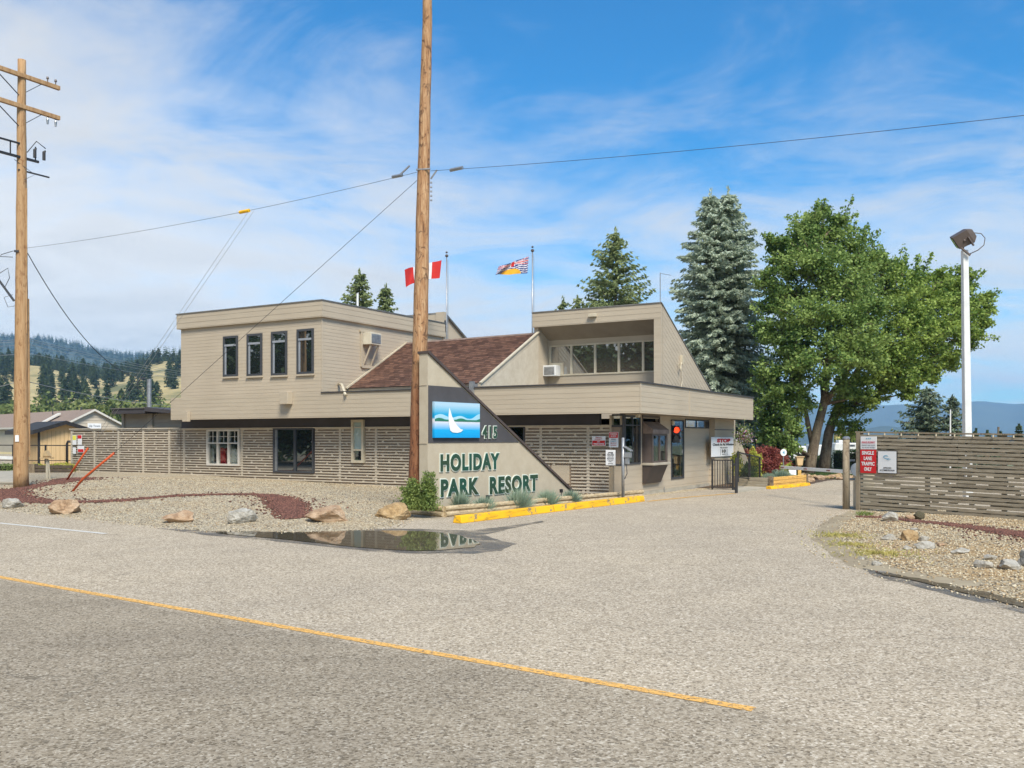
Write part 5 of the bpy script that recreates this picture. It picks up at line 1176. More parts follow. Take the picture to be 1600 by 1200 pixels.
while z > .05:        # rear slats seen through the gaps, some missing
    x = 0
    while x < FLEN:
        w_ = rnd.uniform(.5, 1.6)
        if rnd.random() < (.80 if z > 1.25 else .5): b.box(x+.01, min(x+w_, FLEN), .05, .072, z+slope*x*(z/1.8)-.010, z+.048+slope*x*(z/1.8))
        x += w_
    z -= pitch
b.build('rear_slats', M['grey_wood'], fr_)
for i, x in enumerate([0, 1.72, 3.42, 5.1, 6.8, 8.5]):
    b = MB(); b.box(x, x+.11 if i == 0 else x+.09, -.085 if i == 0 else -.02, .05, -.15, 1.845+slope*x); b.build('post', M['post_wood'], fr_, bevel=.006)
b = MB(); b.bar((-.02, -.02, 1.85), (FLEN, -.02, 1.85+slope*FLEN), .13, .035); b.build('top_rail', M['post_wood'], fr_)
b = MB()
for i in range(20): x = .35+i*.42; z = 1.835+slope*x; b.tube([(x, -.09, z), (x, -.095, z-.05)], [.012, .016], 6)
b.build('string_lights', M['cframe'], fr_)
gp_ = empty('gate_post', (8.03, 22.05, 0), 0, 'round grey wooden post just left of the fence end', 'post'); b = MB(); b.tube([(0, 0, -.1), (0, 0, 1.68)], [.085, .08], 14); b.build('post_body', M['post_wood'], gp_, smooth=True); b = MB(); b.tube([(0, 0, 1.68), (0, 0, 1.72), (0, 0, 1.75)], [.088, .088, .05], 14); b.build('cap', M['galv'], gp_)
b = MB(); 
for zz_ in (1.5, 1.15, .7): b.box(.05, .2, -.03, .0, zz_, zz_+.05)
b.build('hinge', M['galv'], gp_)
FR = Plane((Fa.x, Fa.y, 0), (FU.x, FU.y, 0), (FU.y, -FU.x, 0))
M['inkblue'] = S('pale blue print', (120, 178, 200), (96, 150, 178), 2, .6); M['inkgrey'] = S('grey print', (120, 124, 132), None, 2, .6); M['inkpink'] = S('faded red print', (206, 96, 112), None, 2, .6)
notice(FR, 1349, 682, 1374, 702, M['paperw'], 'white private property notice with faded pink line on the right fence', [('PRIVATE PROPERTY', .08, .92, .46, .62, M['inkpink'], .02), ('~ ~ ~', .35, .65, .78, .9, M['inkblue'], .03), ('RESIDENTS AND GUESTS', .08, .92, .28, .36, M['inkgrey']), ('ONLY BEYOND THIS POINT', .08, .92, .10, .18, M['inkgrey'])], 'signs on the right fence', n=.095)
notice(FR, 1348.5, 702.5, 1373, 739, M['red'], 'red sign with white capitals single lane traffic only', [('SINGLE', .12, .88, .78, .94, M['paperw'], .035), ('LANE', .24, .76, .55, .71, M['paperw'], .035), ('TRAFFIC', .08, .92, .32, .48, M['paperw'], .035), ('ONLY', .26, .74, .09, .25, M['paperw'], .035)], 'signs on the right fence', n=.095)
t = notice(FR, 1375.5, 704, 1406, 740, M['ink'], 'white approved accommodation sign with pale blue swirl in a dark frame', [(None, .03, .97, .03, .97, M['paperw'])], 'signs on the right fence', n=.095)
ws = FR.uz(1406, 704)[0]-FR.uz(1375.5, 704)[0]; hs_ = FR.uz(1390, 704)[1]-FR.uz(1390, 740)[1]
lines(t, .0165, [('APPROVED', .30*ws, .72*ws, .22*hs_, .28*hs_, M['ink'], .02), ('ACCOMMODATION', .12*ws, .88*ws, .12*hs_, .18*hs_, M['ink'], .02)])
b = MB()
for (cx_, cz_, a0, a1, rr0, w_) in ((.45, .70, 20, 190, .10, .028), (.50, .74, 190, 330, .13, .022), (.58, .68, 200, 340, .10, .016)):
    for k in range(14):
        t0, t1 = R(a0+(a1-a0)*k/14), R(a0+(a1-a0)*(k+1)/14); w0 = w_*math.sin(math.pi*(k+.0)/14)+.002; w1 = w_*math.sin(math.pi*(k+1)/14)+.002
        f_ = lambda t_, r_: (cx_*ws + math.cos(t_)*r_*ws*1.3, -.0225, cz_*hs_ + math.sin(t_)*r_*hs_*.75)
        b.quad(f_(t0, rr0-w0), f_(t1, rr0-w1), f_(t1, rr0+w1), f_(t0, rr0+w0))
b.build('logo', M['inkblue'], t)
# signs in front of the slats near the corner
PF = Plane(BW(0, -.10, 0), (UX.x, UX.y, 0), (-UY.x, -UY.y, 0))
gS = 'notices on the slats beside the card reader'
notice(PF, 925.5, 681.5, 946.5, 696.5, M['paperw'], 'white and red private property no trespassing notice on the slats', [('PRIVATE', .28, .72, .80, .92, M['inkred']), ('PROPERTY', .22, .78, .62, .74, M['inkred']), (None, .03, .97, .05, .55, M['red']), ('NO', .40, .60, .34, .48, M['paperw'], .03), ('TRESPASSING', .10, .90, .12, .27, M['paperw'], .03)], gS)
notice(PF, 952, 675, 966.5, 699, M['paperw'], 'tall white notice with red heading next to the galvanised post', [(None, .03, .97, .62, .97, M['red']), ('WARNING', .12, .88, .82, .92, M['paperw'], .03), ('NO ENTRY', .2, .8, .68, .78, M['paperw'], .03), ('SPEED', .25, .75, .47, .56, M['inkgrey']), ('LIMIT', .2, .8, .36, .43, M['inkblue']), ('SLOW', .2, .8, .24, .31, M['inkred']), ('DOWN', .2, .8, .10, .17, M['inkred'])], gS)
PA = Plane(BW(0, -.62, 0), (UX.x, UX.y, 0), (-UY.x, -UY.y, 0))
u0 = PA.uz(954.5, 740)[0]; p_ = PA.p(u0, 0); u_b = Vector((UX.x, UX.y, 0))
t = empty('wooden_post', (p_.x, p_.y, gz1(p_.x, p_.y) - .05), RZ, 'wooden post carrying the after hours sign in the bed', 'post'); b = MB(); b.box(-.065, .065, .0, .09, 0, 1.25); b.build('post_body', M['post_wood'], t, bevel=.004)
notice(PA, 947, 703, 962, 727, M['paperw'], 'white after hours sign in black capitals on the wooden post', [('AFTER', .2, .8, .76, .86, M['ink'], .03), ('HOURS', .15, .85, .63, .73, M['ink'], .03), ('CHECK IN AND', .18, .82, .52, .58, M['ink']), ('REGISTRATION', .15, .85, .42, .48, M['ink']), ('PLEASE', .2, .8, .32, .38, M['ink']), ('CALL', .3, .7, .22, .28, M['ink']), ('OFFICE', .25, .75, .08, .14, M['ink'])], None)
# galvanised post with card reader
PQ = BW(-.12, -.55, 0); t = empty('card_reader_post', (*((PQ).to_2d()), 0), RZ, 'galvanised post with grey intercom box at the building corner', 'post')
pxp = (973.5-800)/F_PX; t.location = (pxp*24.9, 24.9, 0)
b = MB(); b.tube([(0, 0, 0), (0, 0, 1.72)], .042, 12); b.build('post_body', M['galv'], t, smooth=True)
b = MB(); b.box(.04, .22, -.05, .10, 1.18, 1.32); b.prism([(.03, -.06, 1.50), (.03, .12, 1.50), (.24, .12, 1.38), (.24, -.06, 1.38), ], (0, 0, -.035)); b.box(.07, .17, -.03, .07, 1.0, 1.18); b.build('intercom_box', M['galv'], t, bevel=.008)
b = MB(); b.tube([(.1, 0, 1.0), (.12, 0, .75), (.05, 0, .6)], .012, 5); b.build('cable', M['wire'], t)
# traffic signal on the wall
a = LS(1048.5, 680, .05)[0]; c = LS(1061, 680, .05)[0]; zt = LS(1055, 665, .08)[1]; zb = LS(1055, 691.5, .08)[1]; yc = (a+c)/2
pw_ = BW(.05, yc, zb); t = empty('traffic_signal', pw_, RZ, 'black two lens traffic signal lit red beside the tall window', 'traffic signal')
rot = Matrix.Rotation(R(-62), 4, 'Z'); hh = zt-zb; wd = .115; dd_ = .13
def sg(mb, *a_, **k): mb.box(*a_, M=rot.inverted() if False else Matrix.Rotation(R(38), 4, 'Z'), **k)
b = MB(); sg(b, -wd, wd, -dd_, 0, 0, hh); b.build('housing', M['black'], t, bevel=.015)
Mx = Matrix.Rotation(R(38), 4, 'Z')
def disc(mb, cz, r, y, n=20, th=.01):
    pts = [Mx @ Vector((math.cos(2*math.pi*k/n)*r, y, cz + math.sin(2*math.pi*k/n)*r)) for k in range(n)]; mb.prism(pts, Mx @ Vector((0, -th, 0)))
b = MB(); disc(b, hh*.74, .095, -dd_-.005); b.build('lens', M['redlamp'], t); b = MB(); disc(b, hh*.27, .090, -dd_-.005); b.build('lens', S('unlit lens', (70, 66, 60), None, 3, .25), t)
b = MB()
for cz_ in (hh*.74, hh*.27):
    n = 14
    for k in range(n):
        a0, a1 = math.pi*(k/n)*1.2-.3, math.pi*((k+1)/n)*1.2-.3; r_ = .103
        P_ = [Mx @ Vector((math.cos(a0)*r_, -dd_, cz_+math.sin(a0)*r_)), Mx @ Vector((math.cos(a1)*r_, -dd_, cz_+math.sin(a1)*r_)), Mx @ Vector((math.cos(a1)*r_, -dd_-.10, cz_+math.sin(a1)*r_)), Mx @ Vector((math.cos(a0)*r_, -dd_-.10, cz_+math.sin(a0)*r_))]; b.quad(*P_)
b.build('visor', M['black'], t)
# STOP board
PS = Plane(BW(.235, 0, 0), (UY.x, UY.y, 0), (UX.x, UX.y, 0))
notice(PS, 1111, 683, 1148.5, 713, M['paperw'], 'white board with red word stop at the far end of the driveway wall', [('STOP', .22, .78, .72, .92, M['inkred'], .07), ('Check In At Window', .05, .95, .56, .68, M['ink'], .04), ('Maximum', .35, .65, .42, .49, M['ink'], .01), ('10', .42, .58, .19, .36, M['ink'], .05), ('km/h', .43, .57, .09, .15, M['ink']), (None, .355, .37, .06, .38, M['inkgrey']), (None, .63, .645, .06, .38, M['inkgrey'])], None, n=.0)
# ================================================================== railings
def railing(name, a, c, h, label, n_bars, mat=None, posts=(0, 1), z0=.06, group=None, r=.012, dz=(0, 0)):
    a, c = Vector(a), Vector(c); L_ = (c-a).to_2d().length; rz = math.atan2((c-a).y, (c-a).x); t = empty(name, a, rz, label, 'railing', group); mat = mat or M['black']
    sl_ = (c.z-a.z)/L_
    b = MB(); b.bar((0, 0, h), (L_, 0, h+sl_*L_), .045, .04); b.bar((0, 0, z0+.03), (L_, 0, z0+.03+sl_*L_), .03, .03); b.build('rails', mat, t)
    for k in range(n_bars): x = L_*(k+1)/(n_bars+1); b = MB(); b.box(x-r, x+r, -r, r, z0+.03+sl_*x, h+sl_*x); b.build('bar', mat, t)
    for q in posts: x = L_*q; b = MB(); b.box(x-.03, x+.03, -.03, .03, sl_*x-.02, h+.03+sl_*x); b.build('post', mat, t)
    return t
railing('gate_railing', gnd(1113, 765.0), gnd(1145, 765.5), .98, 'small black barred gate standing against the stop board wall', 7)
t = empty('gate_post', gnd(1150.5, 770.5), 0, 'tall black steel post right of the small barred gate', 'post'); b = MB(); b.box(-.04, .04, -.04, .04, 0, 1.1); b.build('post_body', M['black'], t); b = MB(); b.box(-.09, -.04, -.02, .02, .1, .18); b.box(-.09, -.04, -.02, .02, .85, .93); b.build('hinge', M['black'], t)
railing('bed_railing', at(1153, 752, 30), at(1187, 756, 33) - Vector((0, 0, 0)), .95, 'black mesh railing around the garden bed beside the ramp', 22, r=.006, z0=.1, posts=(0, .5, 1))
railing('street_railing', at(-70, 738, 39.5), at(111, 739, 39.5), 1.18, 'long black railing in front of the tan hut at the left', 0, posts=(.02, .25, .5, .72, .78), z0=.5)
# ================================================================== gate arm
a = at(1221, 730, 27.0); c = at(1345, 738.6, 22.2); t = empty('barrier_arm', c, 0, 'white barrier arm reaching out from behind the fence post', 'barrier'); b = MB(); d_ = a-c; b.bar((0, 0, 0), d_, .05, .085); arm = b.build('arm', S('bright white paint', (246, 246, 242), (236, 236, 230), 2, .5), t)
b = MB()
for f_ in (.05, .33, .62, .95): q_ = d_*f_; b.bar(q_ + Vector((-.04, -.0, .0)), q_ + d_*.035 + Vector((-.04, 0, 0)), .03, .022)
b.build('reflector', S('dull red reflector', (128, 52, 50), None, 3, .5), t)
b = MB(); b.box(-.12, .28, -.15, .2, -c.z, .12); b.build('cabinet', M['cframe'], t, bevel=.02); b = MB(); disc_pts = [Vector((math.cos(k/16*6.283)*.16 - .14, -.16, math.sin(k/16*6.283)*.16 + .08)) for k in range(16)]; b.prism(disc_pts, (0, .04, 0)); b.build('counterweight', M['white'], t)
t = empty('barrier_arm', at(-40, 713.5, 32), 0, 'short white barrier arm at the left side of the picture', 'barrier'); b = MB(); e_ = at(20, 715.5, 32) - at(-40, 713.5, 32); b.bar((0, 0, 0), e_, .05, .10); b.build('arm', M['white'], t); b = MB(); b.box(-.15, .15, -.15, .15, -1.2, .1); b.build('cabinet', M['cframe'], t)
# ================================================================== lamp post at the right
LD = 24.0; lx_ = (1512.5-800)/F_PX*LD; t = empty('lamp_post', (lx_, LD, -.05), 0, 'tall white square lamp post behind the right hand fence', 'lamp post')
ztop = HC + (685-388)/F_PX*LD
xtop = (1507.5-1512.5)/F_PX*LD*1.05
b = MB(); w0, w1 = .095, .07; b.add([(-w0, -w0, 0), (w0, -w0, 0), (w0, w0, 0), (-w0, w0, 0), (xtop-w1, -w1, ztop), (xtop+w1, -w1, ztop), (xtop+w1, w1, ztop), (xtop-w1, w1, ztop)], [(3,2,1,0),(4,5,6,7),(0,1,5,4),(1,2,6,5),(2,3,7,6),(3,0,4,7)]); b.build('pole', M['white'], t, bevel=.01)
hd = Matrix.Translation(Vector((xtop - .02, -.05, ztop + .30))) @ Matrix.Rotation(R(-24), 4, 'Z') @ Matrix.Rotation(R(-32), 4, 'Y') @ Matrix.Rotation(R(18), 4, 'X')
b = MB(); pr = [(-.20, -.17), (.20, -.24), (.26, .0), (.20, .20), (-.20, .17)]
vs = [(-.26, -.18, -.14), (-.26, .18, -.14), (-.26, .18, .22), (-.26, -.18, .22), (.12, -.18, -.20), (.12, .18, -.20), (.12, .18, .20), (.12, -.18, .20), (.24, -.13, -.10), (.24, .13, -.10), (.24, .13, .12), (.24, -.13, .12)]
b.add([hd @ Vector(v) for v in vs], [(0,1,2,3),(0,4,5,1),(1,5,6,2),(2,6,7,3),(3,7,4,0),(4,8,9,5),(5,9,10,6),(6,10,11,7),(7,11,8,4),(8,11,10,9)]); hb = b.build('lamp_housing', M['bronze'], t, bevel=.01)
b = MB(); b.add([hd @ Vector(v) for v in [(-.272, -.15, -.11), (-.272, .15, -.11), (-.272, .15, .18), (-.272, -.15, .18)]], [(0, 1, 2, 3)]); b.build('lens', mat_glass('lamp lens', (150, 160, 160), .5), hb)
b = MB(); b.bar(hd @ Vector((-.05, -.20, 0)), Vector((xtop-.06, -.02, ztop+.02)), .04, .06); b.bar(hd @ Vector((.05, -.21, .02)), hd @ Vector((.05, -.21, -.25)), .05, .03); b.bar(hd @ Vector((-.22, -.19, -.12)), hd @ Vector((-.14, -.19, -.42)), .05, .04); b.build('yoke', M['bronze'], t)
q_ = hd @ Vector((.24, 0, 0)); b = MB(); b.tube([q_, q_ + Vector((.20, 0, -.02)), q_ + Vector((.30, 0, -.14)), q_ + Vector((.27, 0, -.32)), q_ + Vector((.12, 0, -.45)), Vector((xtop+.08, 0, ztop-.12))], .012, 6); b.tube([Vector((xtop+.08, 0, ztop-.08)), Vector((xtop+.08, 0, ztop-.18))], .025, 6); b.build('cable', M['bronze'], t, smooth=True)
# ================================================================== flagpoles and flags
def flagpole(px, ytop, d, label, zb=3.0):
    x = (px-800)/F_PX*d; zt = HC + (685-ytop)/F_PX*d; t = empty('flagpole', (x, d, zb), 0, label, 'flagpole', 'flagpoles on the roof'); b = MB(); b.tube([(0, 0, 0), (0, 0, zt-zb)], [.035, .022], 8); b.build('pole', M['galv'], t, smooth=True)
    b = MB(); bmv = [(0, 0, zt-zb+.0), (0, 0, zt-zb+.03), (0, 0, zt-zb+.08), (0, 0, zt-zb+.11)]; b.tube(bmv, [.02, .06, .06, .02], 8); b.tube([(0, 0, zt-zb+.15), (0, 0, zt-zb+.18), (0, 0, zt-zb+.22)], [.02, .05, .01], 8); b.build('finial', M['bronze'], t)
    b = MB(); b.tube([(.06, 0, .4), (.05, 0, zt-zb-.1)], .006, 4); b.build('halyard', M['galv'], t)
    return Vector((x, d, zt))
f1 = flagpole(698, 402, 34, 'thin flagpole behind the tall street pole'); f2 = flagpole(832, 394, 32, 'thin flagpole at the left corner of the clerestory')
def flag(name, corners, nu, nv, colfun, mats, label, wave, thk=0):
    """corners: hoist top, hoist bottom, fly bottom, fly top"""
    ht, hb_, fb, ft = map(Vector, corners); u_, v_ = np.meshgrid(np.linspace(0, 1, nu+1), np.linspace(0, 1, nv+1))
    P_ = (np.array(ht)[None, None]*((1-u_)*v_)[..., None] + np.array(hb_)[None, None]*((1-u_)*(1-v_))[..., None] + np.array(fb)[None, None]*(u_*(1-v_))[..., None] + np.array(ft)[None, None]*(u_*v_)[..., None])
    dx, dy, dz = wave(u_, v_); P_ = P_ + np.stack([dx, dy, dz], -1); i = np.arange((nu+1)*(nv+1)).reshape(nv+1, nu+1)
    f = np.stack([i[:-1, :-1], i[:-1, 1:], i[1:, 1:], i[1:, :-1]], -1).reshape(-1, 4); uc = (u_[:-1, :-1]+u_[1:, 1:])/2; vc = (v_[:-1, :-1]+v_[1:, 1:])/2
    o = sheet_np(name, P_.reshape(-1, 3), f, mats, mi=colfun(uc, vc).ravel(), smooth=True); tag(o, label, 'flag'); return o
FR_, FW_, FB_, FY_ = S('flag red', (206, 46, 40), (190, 38, 36), 2, .8), S('flag white', (226, 226, 228), None, 2, .8), S('flag blue', (44, 56, 128), (36, 46, 110), 2, .8), S('flag yellow', (236, 176, 46), None, 2, .8)
def can(u, v):
    c = np.where((u < .25) | (u > .75), 0, 1); r_ = np.hypot((u-.5)*2, v-.5); a_ = np.arctan2(v-.5, (u-.5)*2); leaf = r_ < (.20 + .09*np.cos(5*(a_-math.pi/2)) + .04*np.cos(11*a_)); stem = (np.abs(u-.5) < .012) & (v > .2) & (v < .4); return np.where(leaf | stem, 0, c)
D1 = 34; flag('flag', [at(690, 406.5, D1), at(687, 434.5, D1), at(634, 444, D1+.3), at(631, 422, D1+.3)], 48, 24, can, [FR_, FW_], 'red and white maple leaf flag flying half hidden by the street pole', lambda u, v: (.03*np.sin(u*9)*u, .12*np.sin(u*12+v*2)*u, .05*np.sin(u*10+v*5)*u + .10*np.sin(u*5)*(1-v)*u))
def bc(u, v):
    c = np.full(u.shape, 2); w_ = .04*np.sin(u*18)
    for k in range(4): c = np.where((v + w_ > .09 + k*.14) & (v + w_ < .145 + k*.14), 1, c)
    c = np.where(np.hypot((u-.5)*1.6, v+.05) < .50, 3, c)
    uj = v > .60; c = np.where(uj, 2, c); a_ = (v-.8)/.2; b_ = (u-.5)/.5
    c = np.where(uj & (np.abs(np.abs(a_)-np.abs(b_)) < .22), 1, c); c = np.where(uj & (np.abs(np.abs(a_)-np.abs(b_)) < .09), 0, c); c = np.where(uj & ((np.abs(a_) < .34) | (np.abs(b_) < .17)), 1, c); c = np.where(uj & ((np.abs(a_) < .2) | (np.abs(b_) < .1)), 0, c); return c
D2 = 32; flag('flag', [at(826, 401, D2), at(824, 427, D2), at(773, 430, D2+.4), at(778, 417, D2+.4)], 56, 30, bc, [FR_, FW_, FB_, FY_], 'blue, white and yellow striped provincial flag streaming left', lambda u, v: (.02*np.sin(u*14)*u, .12*np.sin(u*11+v*3)*u, .035*np.sin(u*10+v*4)*u))
# ================================================================== trees
def conifer_mesh(h, r, seed, whorl=.30, nb=8, step=.16, leaf=.20, wd=.055, droop=.28, tops=1, z0=.05, prof=None, dens=1.0):
    """foliage arrays of a conifer: whorled branches carrying needle sprays"""
    g = np.random.default_rng(seed); C = []; D = []; Ln = []; Wd = []; BR = []
    z = h*z0
    while z < h*.985:
        f = z/h; R0 = r * (prof(f) if prof else (1-f)**.85)
        for k in range(max(4, int(nb*(.65+.5*(1-f))))):
            a = g.uniform(0, 2*np.pi); L_ = R0*g.uniform(.55, 1.18) + .12; up = .25*(f**2)*L_; dr = droop*L_*g.uniform(.5, 1.3)*(1-f*.7)
            n = max(3, int(L_/step)); t = (np.arange(n)+g.uniform(.2, .8, n))/n; t = t**.85
            x = t*L_; zz = z + up*t - dr*t**1.7 + (.10*L_*t**4); ca, sa = np.cos(a), np.sin(a)
            p0 = np.stack([x*ca, x*sa, zz], 1); BR.append((z, a, L_, up, dr))
            m = int(5*dens) + 1; q = np.repeat(p0, m, 0); tt = np.repeat(t, m); side = g.choice([-1, 1], len(q)); sp = (.10 + .24*L_*(1-tt)*.5)*g.uniform(.0, 1, len(q))
            q = q + np.stack([-sa*side*sp, ca*side*sp, -sp*g.uniform(0, .8, len(q)) - g.uniform(0, .10, len(q))], 1)
            d = np.stack([ca*.7 - sa*side*g.uniform(.2, 1, len(q)), sa*.7 + ca*side*g.uniform(.2, 1, len(q)), g.uniform(-.9, .25, len(q))], 1)
            C.append(q); D.append(d); Ln.append(leaf*g.uniform(.6, 1.3, len(q))); Wd.append(wd*g.uniform(.7, 1.4, len(q)))
        z += whorl*g.uniform(.75, 1.25)*(1 - .5*f)
    # leader
    m = 30; zt = h*.95 + g.uniform(0, 1, m)*h*.06; C.append(np.stack([g.normal(0, .04, m), g.normal(0, .04, m), zt], 1)); D.append(np.stack([g.normal(0, .5, m), g.normal(0, .5, m), np.ones(m)], 1)); Ln.append(np.full(m, leaf)); Wd.append(np.full(m, wd))
    return np.concatenate(C), np.concatenate(D), np.concatenate(Ln), np.concatenate(Wd), BR
def conifer(name, x, y, z, h, r, seed, mat, label, group=None, trunk=True, **k):
    t = empty(name, (x, y, z), 0, label, 'tree', group); C, D, Ln, Wd, BR = conifer_mesh(h, r, seed, **k); foliage('crown', C, D, Ln, Wd, mat, t)
    b = MB(); b.tube([(0, 0, 0), (0, 0, h*.5), (0, 0, h*.97)], [h*.014+.05, h*.009+.03, .01], 8)
    if trunk:
        for (z_, a, L_, up, dr) in BR[::2]:
            b.tube([(0, 0, z_), (math.cos(a)*L_*.5, math.sin(a)*L_*.5, z_+up*.5-dr*.3), (math.cos(a)*L_*.9, math.sin(a)*L_*.9, z_+up*.9-dr*.83)], [.03, .02, .006], 4, cap=False)
    b.build('trunk', M['bark'], t); return t
def pxd(px, d): return (px-800)/F_PX*d
def zy(py, d): return HC + (HY-py)/F_PX*d
# the big blue spruce beside the office: two leaders
SD = 47.0; t = empty('spruce_tree', (pxd(1128, SD), SD, -.2), 0, 'huge blue grey spruce with two tops rising behind the office', 'tree')
prof = lambda f: np.interp(f, [0, .25, .5, .72, .86, 1], [1.0, .98, .86, .70, .42, .05])
parts = []
for (px, ytop, rr_, sd_) in ((1110, 300, 2.35, 1), (1138, 297, 2.5, 2)):
    C, D, Ln, Wd, BR = conifer_mesh(zy(ytop, SD)+.2, rr_, sd_, whorl=.22, nb=11, step=.14, leaf=.27, wd=.085, droop=.55, prof=prof, dens=1.3); C[:, 0] += pxd(px, SD)-pxd(1128, SD); parts.append((C, D, Ln, Wd))
# lower skirt spreads to the right
C, D, Ln, Wd, BR = conifer_mesh(6.0, 3.0, 9, whorl=.3, nb=9, step=.16, leaf=.26, wd=.075, droop=.5, prof=lambda f: (1-f)**.5, dens=1.0); C[:, 0] += .5; parts.append((C, D, Ln, Wd))
foliage('crown', *[np.concatenate([p_[i] for p_ in parts]) for i in range(4)], M['spruce'], t)
b = MB(); b.tube([(0, 0, 0), (0, 0, 6), (-.4, 0, 12)], [.3, .22, .03], 10); b.tube([(0, 0, 5), (.3, 0, 9), (.3, 0, 13)], [.2, .14, .02], 8); b.build('trunk', M['bark'], t)
# conifers beyond the roofs
conifer('pine_tree', pxd(962, 62), 62, -.5, zy(360, 62)+.5, 3.0, 21, M['pine'], 'broad dark pine standing behind the clerestory roof', whorl=.34, nb=9, step=.22, leaf=.36, wd=.10, droop=.05, prof=lambda f: np.interp(f, [0, .5, .75, .9, 1], [1, .95, .75, .40, .06]))
conifer('spruce_tree', pxd(880, 66), 66, -.5, zy(466, 66)+.5, 1.3, 22, M['pine'], 'small dark spruce tip left of the broad pine', whorl=.35, nb=7, step=.22, leaf=.3, wd=.09, droop=.1, prof=lambda f: np.interp(f, [0, .8, .93, 1], [1, .95, .5, .05]))
conifer('spruce_tree', pxd(902, 64), 64, -.5, zy(464, 64)+.5, 1.2, 24, M['pine'], 'short dark spruce tip touching the broad pine', whorl=.35, nb=7, step=.22, leaf=.3, wd=.09, droop=.1, prof=lambda f: np.interp(f, [0, .8, .93, 1], [1, .95, .5, .05]))
conifer('spruce_tree', pxd(562, 60), 60, -.3, zy(423, 60)+.3, 1.9, 23, M['pine'], 'dark spruce behind the upper storey, the taller of the pair', whorl=.30, nb=9, step=.2, leaf=.30, wd=.09, droop=.2, prof=lambda f: np.interp(f, [0, .75, .9, 1], [1, .8, .42, .05]))
conifer('spruce_tree', pxd(603, 60), 60, -.3, zy(447, 60)+.3, 1.5, 25, M['pine'], 'dark spruce behind the upper storey, the lower of the pair', whorl=.30, nb=9, step=.2, leaf=.30, wd=.09, droop=.2, prof=lambda f: np.interp(f, [0, .75, .9, 1], [1, .8, .42, .05]))
SD2 = 60; conifer('spruce_tree', pxd(1448, SD2), SD2, -1.6, zy(606, SD2)+1.6, 2.1, 31, M['spruce2'], 'rounded blue spruce beyond the right hand fence', whorl=.26, nb=9, step=.18, leaf=.30, wd=.085, droop=.15, prof=lambda f: np.interp(f, [0, .45, .75, .92, 1], [1.15, 1.0, .72, .35, .08]))
conifer('spruce_tree', pxd(1488, SD2-1), SD2-1, -1.6, zy(620, SD2)+1.6, 1.2, 32, M['spruce2'], 'slim blue spruce between the rounded spruce and the lamp post', whorl=.26, nb=8, step=.18, leaf=.28, wd=.08, droop=.15, prof=lambda f: np.interp(f, [0, .5, .8, 1], [1.1, .9, .5, .06]))
# conifer tips on the low ground far right
for i, (px, yt, lb) in enumerate([(1525, 671, 'tiny dark tree top over the fence near the lamp post'), (1543, 674, 'low dark tree top right of the lamp post'), (1592, 664, 'dark tree top cut by the right side of the picture'), (1563, 676, 'smallest dark tree top over the right fence')]):
    conifer('spruce_tree', pxd(px, 110), 110, -3, zy(yt, 110)+3, 1.6, 60+i, M['fir'], lb, whorl=.5, nb=7, step=.4, leaf=.5, wd=.2, trunk=False)

def broadleaf(name, x, y, z, trunks, clumps, mat, label, leaf=.17, per=3200, sprigs=5, tr=.62, group=None, twigs=30, ysq=1.0, seed=1, limb_r=.09):
    """trunks: list of (points, radii); clumps: (px, py, radius_px, depth offset, density)"""
    g = np.random.default_rng(seed); t = empty(name, (x, y, z), 0, label, 'tree', group); b = MB(); C = []; D = []; N_ = []
    for pts, rs in trunks: b.tube(pts, [r_*tr for r_ in rs], 14)
    allp = [Vector(p) for pts, rs in trunks for p in pts[1:]]
    for (px, py, rp, dz, dn) in clumps:
        d = y + dz; c = np.array([pxd(px, d)-x, dz, zy(py, d)-z]); rad = rp/F_PX*d
        cv = Vector(c); tgt = sorted(allp, key=lambda q: (q-cv).length + (4 if q.z > cv.z else 0))[0]; mid = tgt.lerp(cv, .5) + Vector((0, 0, -.15*rad)); b.tube([tgt, mid, cv], [limb_r, limb_r*.6, .02], 7)
        # twig tips spread through the shell of the clump; leaves gather round each tip
        nt_ = int(twigs*dn); v = g.normal(size=(nt_, 3)); v /= np.linalg.norm(v, axis=1, keepdims=True); q = c + v*(rad*g.uniform(.35, 1.22, nt_)[:, None])*[1, ysq, .92]
        for k in range(0, nt_, 2): b.tube([cv.lerp(Vector(q[k]), .15), Vector(q[k])], [.025, .006], 4, cap=False)
        m = int(per*dn/nt_); qq = np.repeat(q, m, 0); sprd = rad*.13 + .08
        P_ = qq + g.normal(size=(len(qq), 3))*[sprd, sprd, sprd*.62] - np.array([0, 0, .05]); C.append(P_)
        dd = g.normal(size=(len(qq), 3)); dd[:, 2] = dd[:, 2]*.5 - .45; D.append(dd); nn = g.normal(size=(len(qq), 3))*.8 + (P_-c)/rad*.7; nn[:, 2] += .6; N_.append(nn)
        for k in range(int(sprigs*min(dn, 1.2)+.5)):       # single shoots reaching out of the clump
            w = g.normal(size=3); w /= np.linalg.norm(w); w[2] = abs(w[2])*.9 + .15*g.normal(); q0 = c + w*rad*.8; q1 = q0 + w*(rad*.45 + g.uniform(.2, .7)); b.tube([Vector(q0), Vector(q1)], [.02, .005], 4, cap=False)
            m = int(110*(rad*.4+.4)); tt = g.uniform(0, 1.05, m)[:, None]; P2 = q0 + (q1-q0)*tt + g.normal(size=(m, 3))*(.17 - .11*tt); C.append(P2); dd = g.normal(size=(m, 3)); dd[:, 2] -= .2; D.append(dd); N_.append(g.normal(size=(m, 3)) + [0, 0, .5])
    C, D, N_ = map(np.concatenate, (C, D, N_)); foliage('crown', C, D, leaf*g.uniform(.6, 1.25, len(C)), leaf*.62*g.uniform(.7, 1.2, len(C)), mat, t, Nr=N_); b.build('trunk', M['bark'], t, smooth=True); return t
TD = 43.0
